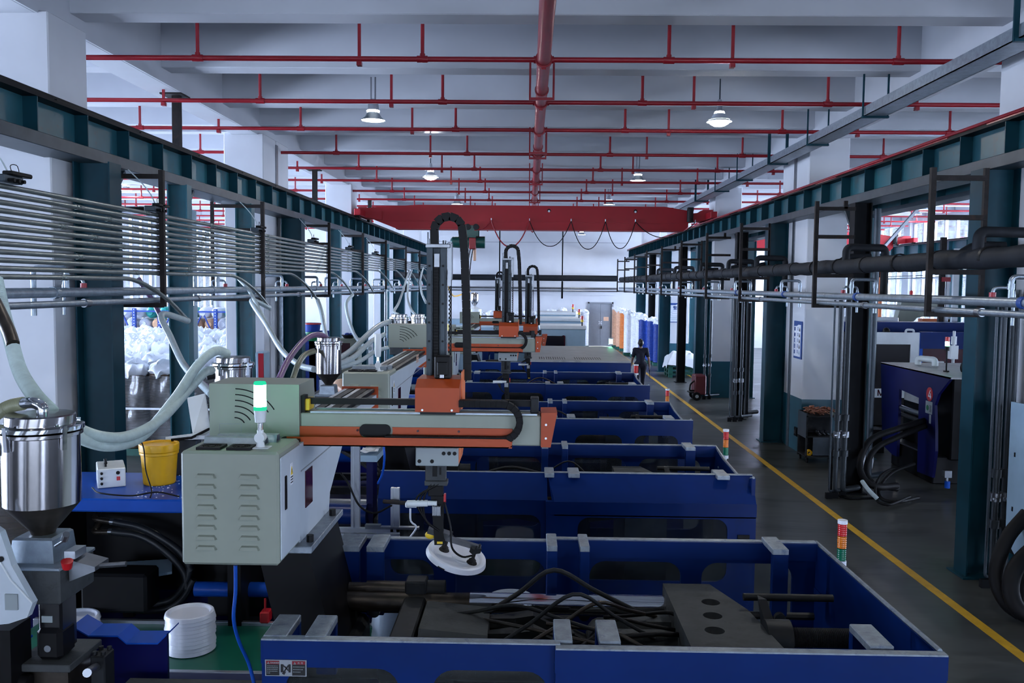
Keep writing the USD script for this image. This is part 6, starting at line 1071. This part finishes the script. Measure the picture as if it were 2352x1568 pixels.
hz2 = Thing('thick_hose', 'second black hose loop nested inside the thick one, right edge', 'hose', (5.7, 9.3, 0)); Q = pts((2400, 1245, 9.3), (2362, 1270, 9.3), (2330, 1310, 9.2), (2322, 1360, 9.1), (2345, 1405, 9.0), (2400, 1420, 9.0)); hz2.part('hose_wall', G().tube(curve([np.array([q[0], q[1], max(q[2], .08)]) for q in Q], 40), .085, 14), 'black_rubber', smooth=60)
ccoil = Thing('cable_coil', 'tangle of thin black cables on the floor at the right edge', 'cable', (5.45, 8.9, 0)); rr = random.Random(9)
for i in range(7):
    u = np.linspace(0, 2*math.pi*1.3, 30); cx_, cy_ = 5.5+rr.uniform(-.1, .12), 8.9+rr.uniform(-.15, .15); ccoil.part('cable', G().tube(np.c_[cx_+(.22+.04*rr.random())*np.cos(u+i), cy_+.26*np.sin(u+i), .03+.10*np.abs(np.sin(u*.7+i))], .014, 6), 'black', smooth=True)
rp_ = Thing('red_basin', 'dark red plastic basin on the floor behind the nearest right column', 'basin', (5.85, 10.3, 0)); rp_.part('bowl', G().lathe([(0, .01), (.15, .01), (.20, .16), (.21, .16), (.205, .175), (.19, .165), (.14, .03), (0, .03)], (5.92, 10.28, 0), 28), 'red_pipe', smooth=40)
fb = Thing('floor_bar', 'low bent steel pipe guard around the first dark right post', 'guard', (5.4, 14.5, 0)); a = at(1908, 1138, Z=0); fb.part('rail', G().tube(bend([(a[0], a[1], .02), (a[0], a[1], .78), (a[0]+.35, a[1]+.1, .78)], .04), .018, 8), 'dark_rail', smooth=40); fb.part('floor_rail', G().tube(bend([(a[0]+.06, a[1], .03), (a[0]+.2, a[1]-.3, .03), (a[0]+.7, a[1]-.25, .03)], .05), .02, 8), 'dark_rail', smooth=40); fb.part('sleeve', G().box(a[0]-.02, a[1]-.02, 0, a[0]+.02, a[1]+.02, .08), 'dark_rail')
bx = Thing('spare_stack', 'striped white and yellow bobbins stacked behind the dark right post', 'bobbins', (7.0, 18.6, 0)); a = at(1974, 975, Y=18.6)
bx.part('shelf', G().box(a[0]-.2, 18.5, 0, a[0]+.5, 18.9, .50), 'black')
for i in range(5): bx.part('bobbin', G().cyl((a[0], 18.6, .52+.075*i), (a[0], 18.6, .565+.075*i), .06, n=16), 'cream', smooth=40)
bx.part('yellow_roll', G().lathe([(.05, -.05), (.11, -.05), (.11, .05), (.05, .05), (.05, -.05)], (a[0]+.05, 18.45, .35), 20, axis=(0, 1, 0)), 'yellow_pail', smooth=40); bx.part('pink_roll', G().cyl((a[0]-.05, 18.45, .0), (a[0]-.05, 18.45, .14), .06, n=14), 'plastic_red', smooth=40)
bag = Thing('white_sack', 'white sack standing behind the first dark right post', 'sack', at(1985, 1060, Y=16.2)); a = at(1982, 1080, Y=16.2); v, f = trimesh.creation.icosphere(3).vertices, trimesh.creation.icosphere(3).faces; v = v*(.13, .12, .32)*(1+.25*(meshkit.noise(v*3)-.5))[:, None]; bag.part('sack', G().add(v+(a[0]+.05, 16.2, .31), f), 'bag_white', smooth=60)
# red welding cart
wx, wy = 5.28, 27.0; wd = Thing('welding_cart', 'red welding cart with black wheels parked by the third right column', 'welding cart', (wx, wy, 0)); wd.part('body', G().box(wx-.15, wy-.25, .16, wx+.22, wy+.3, .78, .04), 'cart_red'); wd.part('handle', G().tube(bend([(wx-.15, wy-.2, .6), (wx-.28, wy-.25, .5), (wx-.30, wy-.25, .3), (wx-.16, wy-.22, .3)], .05), .025, 8), 'black_rubber', smooth=50)
for y in (wy-.28, wy+.28): wd.part('wheel', G().cyl((wx-.08, y-.03, .13), (wx-.08, y+.03, .13), .13, n=20), 'black_rubber', smooth=40); wd.part('hub', G().cyl((wx-.08, y-.035, .13), (wx-.08, y+.035, .13), .055, n=14), 'sign_gray', smooth=40)
wd.part('toe_plate', G().box(wx-.30, wy-.2, .22, wx-.14, wy+.2, .25), 'dark_iron')
# pallet with plastic-covered goods
def pallet(label, x0, y0, x1, y1, n, m='pallet_green'):
    t = Thing('pallet', label, 'pallet', ((x0+x1)/2, (y0+y1)/2, 0), group='green plastic pallets')
    for k in range(n):
        z = .16*k; g = t.part('deck', G().box(x0, y0, z+.12, x1, y1, z+.155, .006), m)
        for i in range(3):
            xx = x0+(x1-x0-.16)*i/2
            for j in range(3): t.part('block', G().box(xx, y0+(y1-y0-.14)*j/2, z, xx+.16, y0+(y1-y0-.14)*j/2+.14, z+.12), m)
    return t
pallet('stack of three green plastic pallets in front of the poster column', 5.40, 33.4, 6.52, 34.5, 3)
hp = Thing('covered_goods', 'white plastic sheet draped over goods on the three green pallets', 'covered goods', (5.95, 33.95, .48)); n = 34; u = np.linspace(0, 1, n); U, V = np.meshgrid(u, u, indexing='ij'); e = np.minimum(np.minimum(U, 1-U), np.minimum(V, 1-V))
z = .50+.42*np.clip(e*5, 0, 1)**.5*(.65+.7*meshkit.fbm(np.stack([U*3, V*3, U*0], -1), 3)) - .22*(e < .04)*(meshkit.noise(np.stack([U*6, V*6, U*0], -1))); i, j = np.meshgrid(range(n-1), range(n-1), indexing='ij'); k = (i*n+j).ravel()
hp.part('sheet', G().add(np.stack([5.33+1.26*U, 33.33+1.24*V, z], -1).reshape(-1, 3), np.vstack([np.c_[k, k+n, k+n+1], np.c_[k, k+n+1, k+1]])), 'bag_white', smooth=60)
# towers of nested pails, bagged
def crumple(v, amp, sc, seed): return v + amp*(np.stack([meshkit.noise(v*sc+7*k, seed+k) for k in range(3)], -1)-.5)*2
def pail_tower(label, x, y, R, h, m, group, bagtop=True):
    t = Thing('pail_tower', label, 'stack of pails', (x, y, .1), group=group); pr = [(0, .14)]; nn = int(h/.045)
    for i in range(nn): zz = .14+(h-.14)*i/nn; pr += [(R*.93, zz), (R, zz+.012), (R, zz+.026), (R*.94, zz+.034)]
    t.part('nested_pails', G().lathe(pr+[(R*.9, h), (0, h)], (x, y, 0), 18), m, smooth=40); t.part('skid', G().box(x-R, y-R, 0, x+R, y+R, .13), 'pallet_green')
    if bagtop:
        s = trimesh.creation.icosphere(3); v = s.vertices*(R*1.02, R*1.02, .16)+(x, y, h+.02); t.part('bag_top', G().add(crumple(v, .07, 9, int(x*100) % 97), s.faces), 'bag_white', smooth=False)
    return t
TW = 'towers of nested pails on the right'
for k, (x, y, h, m, lab) in enumerate(((4.98, 49.3, 2.15, 'tank_peach', 'peach pail tower at the far end beside the grey door'), (5.12, 48.2, 2.1, 'tank_peach', 'second peach pail tower from the grey door'), (5.18, 46.9, 2.08, 'tank_orange', 'deep orange pail tower between peach ones'), (5.30, 45.7, 2.05, 'tank_peach', 'peach pail tower next to the white ones'),
    (5.08, 44.0, 2.1, 'tank_white', 'left white pail tower between orange and blue'), (5.32, 43.0, 2.05, 'tank_white', 'middle white pail tower between orange and blue'), (5.45, 41.8, 2.0, 'tank_white', 'right white pail tower between orange and blue'), (5.36, 40.3, 1.95, 'pail_blue', 'left blue pail tower, wrapped, right of the white ones'), (5.62, 39.4, 1.93, 'pail_blue', 'middle blue pail tower, wrapped'), (6.05, 39.2, 1.9, 'pail_blue', 'right blue pail tower, wrapped, by the teal column'), (5.78, 38.5, 1.85, 'pail_blue', 'front blue pail tower, wrapped'))):
    pail_tower(lab, x, y, .27, h, m, TW)
for k in range(11):
    x = -2.6+.52*k if k < 6 else .1+.6*(k-5); y = 48.8-.2*(k % 2); h = (1.75, 1.85, 1.9)[k % 3] + (.15 if x > 1.2 else 0)
    pail_tower(f'{ORD[k]} white wrapped pail tower from the left along the far wall', x, y, .28, h, 'tank_white', 'white pail towers along the far wall')
# ================================================================ THE WORKER, SEEN FROM BEHIND
import manifold3d as m3
def body(bones, edge=.025, it=12):
    A = []
    for (a, ra), (b, rb_) in bones:
        s1 = m3.Manifold.sphere(ra, 24).translate([*a]); s2 = m3.Manifold.sphere(rb_, 24).translate([*b]); A.append(m3.Manifold.batch_hull([s1, s2]))
    q = A[0]
    for b in A[1:]: q = q + b
    q = q.refine_to_length(edge); ms = q.to_mesh(); tm = trimesh.Trimesh(ms.vert_properties[:, :3], ms.tri_verts); trimesh.smoothing.filter_taubin(tm, iterations=it); return tm.vertices, tm.faces
wx, wy = 3.70, 28.6; WP = np.array([wx, wy, 0]); wk = Thing('person', 'worker in navy uniform walking away down the yellow-lined aisle', 'person', (wx, wy, 0))
J = {k: np.array(v) for k, v in dict(hipL=(-.095, 0, .90), hipR=(.095, 0, .90), kneeL=(-.10, -.10, .50), kneeR=(.10, .10, .49), ankL=(-.10, -.30, .13), ankR=(.10, .20, .08), toeL=(-.10, -.20, .03), toeR=(.10, .36, .03), waist=(0, 0, 1.02), chest=(0, .02, 1.25), shL=(-.185, .02, 1.40), shR=(.185, .02, 1.40), neck=(0, .02, 1.47), elL=(-.255, .05, 1.13), elR=(.255, -.06, 1.13), wrL=(-.28, .13, .90), wrR=(.29, -.02, .88), head=(0, .03, 1.60)).items()}
A_ = lambda k, r: (J[k], r)
bn = [(A_('hipL', .10), A_('kneeL', .065)), (A_('kneeL', .062), A_('ankL', .045)), (A_('ankL', .045), A_('toeL', .032)), (A_('hipR', .10), A_('kneeR', .065)), (A_('kneeR', .062), A_('ankR', .045)), (A_('ankR', .045), A_('toeR', .032)), (A_('hipL', .11), A_('hipR', .11)), (A_('hipL', .105), A_('waist', .125)), (A_('hipR', .105), A_('waist', .125)), (A_('waist', .125), A_('chest', .14)), (A_('chest', .13), A_('shL', .075)), (A_('chest', .13), A_('shR', .075)), (A_('shL', .07), A_('shR', .07)), (A_('chest', .10), A_('neck', .055)), (A_('neck', .052), A_('head', .055)), (A_('shL', .058), A_('elL', .043)), (A_('elL', .041), A_('wrL', .028)), (A_('shR', .058), A_('elR', .043)), (A_('elR', .041), A_('wrR', .028))]
def hand(w, d):
    w = np.array(w); d = np.array(d)/np.linalg.norm(d); o = []
    pal = w+d*.05; o.append(((w, .024), (pal+(0, .018, 0), .017))); o.append(((w, .024), (pal-(0, .018, 0), .017)))
    for i, (dy, l) in enumerate(((.028, .07), (.010, .08), (-.009, .075), (-.027, .058))): k1 = pal+(0, dy, 0); k2 = k1+d*l*.55+(0, 0, 0); k3 = k2+d*l*.42+(.012*(1 if w[0] < 0 else -1), 0, 0); o += [((k1, .0095), (k2, .009)), ((k2, .009), (k3, .008))]
    th_ = w+d*.02+(0, .03, 0); o += [((w+d*.012, .014), (th_+d*.015, .011)), ((th_+d*.015, .011), (th_+d*.05+(0, .01, 0), .009))]; return o
bn += hand(J['wrL'], (-.03, .06, -1)) + hand(J['wrR'], (.04, .03, -1))
hd = [((J['head']+(0, 0, .045), .082), (J['head']+(0, .03, -.01), .072)), ((J['head']+(0, .03, -.01), .06), (J['head']+(0, .06, -.055), .04)), ((J['head']+(0, .095, .0), .014), (J['head']+(0, .112, -.015), .012)), ((J['head']+(-.082, .01, .0), .018), (J['head']+(-.084, .005, .03), .016)), ((J['head']+(.082, .01, .0), .018), (J['head']+(.084, .005, .03), .016))]
v, f = body(bn+hd, .02, 8); wk.part('body', G().add(v+WP, f), 'skin', smooth=80)
hs = J['head']
wk.part('eye', G().ball(WP+hs+(-.03, .098, .02), .011, 6).ball(WP+hs+(.03, .098, .02), .011, 6), 'print_white', smooth=60); wk.part('mouth', G().box(*(WP+hs+(-.02, .098, -.052)), *(WP+hs+(.02, .104, -.046))), 'wine_glass')
v, f = body([((hs+(0, -.012, .05), .092), (hs+(0, .02, .075), .082)), ((hs+(0, -.03, .03), .085), (hs+(0, -.035, -.03), .062)), ((hs+(-.02, 0, .12), .05), (hs+(.0, -.02, .15), .03))], .02, 6); wk.part('hair', G().add(v+WP, f), 'hair', smooth=70)
sh = [(A_('waist', .142), A_('chest', .152)), (A_('chest', .14), A_('shL', .085)), (A_('chest', .14), A_('shR', .085)), (A_('shL', .08), A_('shR', .08)), (A_('shL', .078), (J['shL']*.3+J['elL']*.7, .062)), (A_('shR', .078), (J['shR']*.3+J['elR']*.7, .062)), ((J['hipL']+(0, 0, .02), .125), (J['waist'], .138)), ((J['hipR']+(0, 0, .02), .125), (J['waist'], .138))]
v, f = body(sh, .025, 6); wk.part('shirt', G().add(v+WP, f), 'navy_cloth', smooth=70)
tr_ = [(A_('hipL', .115), A_('kneeL', .082)), (A_('kneeL', .08), (J['ankL']+(0, 0, .02), .062)), (A_('hipR', .115), A_('kneeR', .082)), (A_('kneeR', .08), (J['ankR']+(0, 0, .03), .062)), (A_('hipL', .118), A_('hipR', .118))]
v, f = body(tr_, .025, 6); wk.part('trousers', G().add(v+WP, f), 'navy_cloth', smooth=70)
for s in 'LR':
    v, f = body([((J['ank'+s]+(0, -.02, -.03), .052), (J['toe'+s]+(0, 0, .012), .042))], .02, 4); v[:, 2] = np.maximum(v[:, 2], .0 if s == 'R' else .02); wk.part('shoe', G().add(v+WP, f), 'black', smooth=60)
tl_ = Thing('hand_tool', 'small dark pointed tool held in the right hand of the worker', 'tool', WP+J['wrR']+np.array([.01, .02, -.35])); a = WP+J['wrR']+(.0, .015, -.07); tl_.part('grip', G().cyl(a, a+(.01, .01, -.12), .018, .014, n=10), 'black', smooth=40); tl_.part('blade', G().cyl(a+(.01, .01, -.12), a+(.02, .02, -.36), .012, .003, n=8), 'dark_iron', smooth=40)
# ================================================================ LEFT BAY: WRAPPED STACKS, RACKS OF JARS
def heap(name, label, x0, y0, x1, y1, z0, z1, seed, group, m='bag_white', cat='plastic bags', n=44):
    """Crumpled bag tops: a displaced sheet with sides."""
    u = np.linspace(0, 1, n); U, V = np.meshgrid(u, u, indexing='ij'); e = np.minimum(np.minimum(U, 1-U), np.minimum(V, 1-V)); p = np.stack([U*(x1-x0)*3.2, V*(y1-y0)*3.2, U*0], -1)
    z = z1 - .10 + .30*np.abs(meshkit.fbm(p, 4, seed)-.5)*2 + .16*(meshkit.noise(p*2.3, seed+9)-.5); z = np.where(e < .02, z0, z); i, j = np.meshgrid(range(n-1), range(n-1), indexing='ij'); k = (i*n+j).ravel()
    t = Thing(name, label, cat, ((x0+x1)/2, (y0+y1)/2, z0), group=group); t.part('film', G().add(np.stack([x0+U*(x1-x0), y0+V*(y1-y0), z], -1).reshape(-1, 3), np.vstack([np.c_[k, k+n, k+n+1], np.c_[k, k+n+1, k+1]])), m, smooth=False); return t
BS = 'brown wrapped pail stacks in the left bay'; q = 0
for k, (x, y) in enumerate(((-4.55, 7.55), (-5.15, 7.7), (-4.75, 8.2))):
    t = Thing('pail_stack', f'brown wrapped pail stack behind the nearest hopper loader, {["front", "left", "rear"][k]} one', 'stack of pails', (x, y, 0), group='brown pail stacks behind the nearest hopper'); pr = [(0, .15)]
    for i in range(32): zz = .15+2.0*i/32; pr += [(.25, zz), (.27, zz+.015), (.27, zz+.03), (.255, zz+.045)]
    t.part('nested_pails', G().lathe(pr+[(0, 2.15)], (x, y, 0), 20), 'brown_carton', smooth=40); t.part('skid', G().box(x-.26, y-.26, 0, x+.26, y+.26, .14), 'pallet_green'); zz = np.linspace(.2, 2.1, 24); u = np.radians(np.linspace(0, 345, 30)); U, V = np.meshgrid(u, zz, indexing='ij'); R_ = .285+.03*(meshkit.fbm(np.stack([np.cos(U)*3, np.sin(U)*3, V*3], -1), 3, k)-.5); kk = np.add.outer(np.arange(29)*24, np.arange(23)).ravel()
    t.part('stretch_film', G().add(np.stack([x+R_*np.cos(U), y+R_*np.sin(U), V], -1).reshape(-1, 3), np.vstack([np.c_[kk, kk+24, kk+25], np.c_[kk, kk+25, kk+1]])), 'film', smooth=70)
for iy, y in enumerate((17.4, 18.25)):
    for ix in range(5):
        x = -8.55+.60*ix; t = Thing('pail_stack', f'brown wrapped pail stack in the left bay, {["front","rear"][iy]} row, {["first","second","third","fourth","fifth"][ix]} from the left', 'stack of pails', (x, y, 0), group=BS); R = .285; h = 1.66-.03*((ix+iy) % 2); pr = [(0, .15)]; nn = 26
        for i in range(nn): zz = .15+(h-.15)*i/nn; pr += [(R*.94, zz), (R, zz+.015), (R, zz+.03), (R*.95, zz+.042)]
        t.part('nested_pails', G().lathe(pr+[(0, h)], (x, y, 0), 18), 'brown_carton', smooth=40); t.part('skid', G().box(x-.26, y-.26, 0, x+.26, y+.26, .14), 'pallet_green')
        s = trimesh.creation.icosphere(4); v = s.vertices*(R*1.05, R*1.05, .20)+(x, y, h+.05); t.part('bag_top', G().add(crumple(v, .09, 8, ix+5*iy), s.faces), 'bag_white')
t = Thing('stretch_film', 'glossy stretch film wound around the brown pail stacks', 'film', (-7.35, 17.1, .2)); u = np.linspace(-8.9, -5.85, 60); zz = np.linspace(.25, 1.62, 26); U, V = np.meshgrid(u, zz, indexing='ij'); k = (np.add.outer(np.arange(59)*26, np.arange(25))).ravel(); yy = 17.08+.03*np.sin(U*10)+.05*(meshkit.fbm(np.stack([U*6, V*2, U*0], -1), 3, 4)-.5); t.part('sheet', G().add(np.stack([U, yy, V], -1).reshape(-1, 3), np.vstack([np.c_[k, k+26, k+27], np.c_[k, k+27, k+1]])), 'film', smooth=70)
t.part('strap', G().box(-8.9, 17.02, .95, -5.85, 17.03, .99), 'bag_white')
W_ = 'rows of white bagged stacks in the left bay'
for k, (y, z, x0, x1) in enumerate(((19.7, 1.86, -9.6, -6.5), (21.3, 1.96, -10.4, -6.5), (23.0, 2.05, -11.2, -6.6), (24.8, 2.12, -12.2, -6.6))):
    for i in range(3):
        a = x0+(x1-x0)*i/3; b = x0+(x1-x0)*(i+1)/3-.04
        heap('bagged_stack', f'white crumpled bagged stack, {["front","second","third","rear"][k]} row, {["left","middle","right"][i]} heap in the left bay', a, y-.6, b, y+.75, .10, z, 3*k+i, W_); 
        pallet(f'green pallet under the {["left","middle","right"][i]} heap of the {["front","second","third","rear"][k]} bagged row', a+.05, y-.55, b-.05, y+.7, 1)
# blue racks and jars
rk = Thing('storage_rack', 'blue perforated storage rack with slanted braces, left half', 'rack', (-12.4, 28, 0), group='blue jar racks in the left bay')
def rack(t, x0, n, y, z=2.72):
    for i in range(n):
        x = x0+.82*i; t.part('upright', G().box(x-.05, y-.05, 0, x+.05, y+.05, z-.1*(i % 3)), 'pail_blue')
        g = G()
        for j in range(10): g.box(x-.012, y-.054, 1.75+.09*j, x+.012, y-.05, 1.79+.09*j)
        t.part('slots', g, 'print_white', kind='stuff'); t.part('brace', G().bar((x, y-.03, 1.6), (x+.36*(-1)**i, y-.03, 2.4), .06, .03), 'pail_blue')
    for zz in (.5, 1.55, 2.5): t.part('beam', G().box(x0, y-.03, zz, x0+.82*(n-1), y+.03, zz+.05), 'pail_blue')
    t.part('deck', G().box(x0, y, 1.5, x0+.82*(n-1), y+1.1, 1.54), 'pail_blue')
rack(rk, -13.6, 4, 28.0)
rk2 = Thing('storage_rack', 'blue perforated storage rack with slanted braces, right half', 'rack', (-10.2, 28, 0), group='blue jar racks in the left bay'); rack(rk2, -10.95, 3, 28.0)
jc = ['tank_white', 'tank_white', 'tank_white', 'tank_white', 'tank_green', 'tank_white', 'tank_tan', 'tank_white']; jn = {'tank_white': 'white', 'tank_green': 'teal green', 'tank_tan': 'amber'}; k = 0; cnt = {}
for row in range(3):
    for i in range(10):
        x = -13.6+.43*i+(.2 if row % 2 else 0); z = 1.74+.37*row; m = jc[(i*3+row*5) % 8]
        if i in (0, 7) and row == 0 or i in (6, 7) and row == 1: m = 'tank_tan'
        if row == 2 and i in (3, 4, 9): m = 'tank_green'
        w = ('bottom', 'middle', 'top')[row]
        t = Thing('storage_jar', f'{jn[m]} jar lying on the blue racks, {w} layer, {ORD[i]} from the left', 'jar', (x, 28.3, z-.18), group='jars lying on the blue racks')
        t.part('body', G().lathe([(0, 0), (.10, 0), (.17, .05), (.19, .12), (.19, .62), (.15, .7), (0, .7)], (x, 28.12, z), 18, axis=(0, 1, 0)), m, smooth=50); t.part('neck', G().lathe([(0, -.05), (.09, -.05), (.10, 0)], (x, 28.12, z), 16, axis=(0, 1, 0)), m, smooth=40)
# blue bin with tubs at the third column
bb = Thing('blue_bin', 'blue steel post pallet with red and green tubs beyond the second left column', 'post pallet', (-5.75, 24, 0)); a, b = at(690, 800, Y=23.9), at(772, 745, Y=23.9); x0, x1 = a[0], b[0]
bb.part('wall', G().box(x0, 23.6, .9, x1, 23.63, 2.2, .005), 'pail_blue'); bb.part('post', G().box(x1-.04, 23.56, 0, x1+.02, 23.62, b[2]+.1), 'pail_blue'); bb.part('post', G().box((x0+x1)/2-.03, 23.56, 0, (x0+x1)/2+.03, 23.62, 2.3), 'pail_blue'); bb.part('post', G().box(x0-.03, 23.56, 0, x0+.03, 23.62, 2.2), 'pail_blue'); bb.part('deck', G().box(x0, 23.6, .85, x1, 24.4, .9), 'pail_blue')
for (px, py, m, lab) in ((718, 745, 'plastic_red', 'red rimmed tub on top of the blue post pallet'), (722, 765, 'plastic_green', 'green tub wedged in the blue post pallet')):
    c = at(px, py, Y=23.45); t = Thing('tub', lab, 'tub', (c[0], 23.45, c[2]-.2)); t.part('body', G().lathe([(0, c[2]-.2), (.19, c[2]-.2), (.22, c[2]), (.235, c[2]), (.235, c[2]+.03), (.20, c[2]+.02), (0, c[2]-.02)], (c[0], 23.42, 0), 22), m if m == 'plastic_green' else 'pail_blue', smooth=40); t.part('rim', G().lathe([(.222, c[2]+.0), (.245, c[2]+.01), (.245, c[2]+.04), (.2, c[2]+.045)], (c[0], 23.42, 0), 22), m, smooth=40); t.part('stool', G().box(c[0]-.12, 23.35, 0, c[0]+.12, 23.5, c[2]-.2), 'pail_blue')
oc = Thing('dryer_cabinet', 'pale cabinet with dark red window behind the third loader', 'cabinet', at(795, 800, Y=20)); a, b = at(772, 860, Y=20), at(812, 778, Y=20); oc.part('case', G().box(a[0], 20, .02, b[0]+.1, 20.5, b[2], .03), 'cream'); oc.part('window', G().box(a[0]+.12, 19.99, b[2]-.4, b[0]-.08, 20.0, b[2]-.1), 'wine_glass'); c = at(790, 770, Y=20.2); tt = Thing('wire_bowl', 'dark bowl of blue cable lying on the pale cabinet', 'bowl', (a[0]+.25, 20.2, b[2])); tt.part('bowl', G().lathe([(0, 0), (.1, 0), (.17, .08), (.16, .08), (.09, .015), (0, .015)], (a[0]+.25, 20.2, b[2]), 18), 'dark_iron', smooth=40); u = np.linspace(0, 9, 30); tt.part('cable', G().tube(np.c_[a[0]+.25+.1*np.cos(u), 20.2+.08*np.sin(u), b[2]+.08+.03*np.sin(u*1.7)], .015, 6), 'pail_blue', smooth=60)
rdr = Thing('red_drum', 'dark red panel standing behind the second left column', 'panel', at(605, 850, Y=17)); a, b = at(590, 880, Y=16.6), at(602, 808, Y=16.6); rdr.part('board', G().box(a[0], 16.5, .02, b[0]+.06, 16.9, b[2], .02), 'pale_machine'); rdr.part('red_edge', G().box(b[0]-.04, 16.48, .02, b[0]+.06, 16.5, b[2]-.02), 'red_pipe')
br = Thing('brown_sack', 'crumpled brown paper sack behind the third loader cone', 'sack', at(790, 880, Y=11.8)); a = at(788, 892, Y=11.6); s = trimesh.creation.icosphere(4); br.part('paper', G().add(crumple(s.vertices*(.16, .2, .13)+(a[0], 11.6, a[2]), .06, 11, 3), s.faces), 'tank_peach'); br.part('stand', G().box(a[0]-.12, 11.5, .5, a[0]+.12, 11.75, a[2]-.09), 'blue_dark')
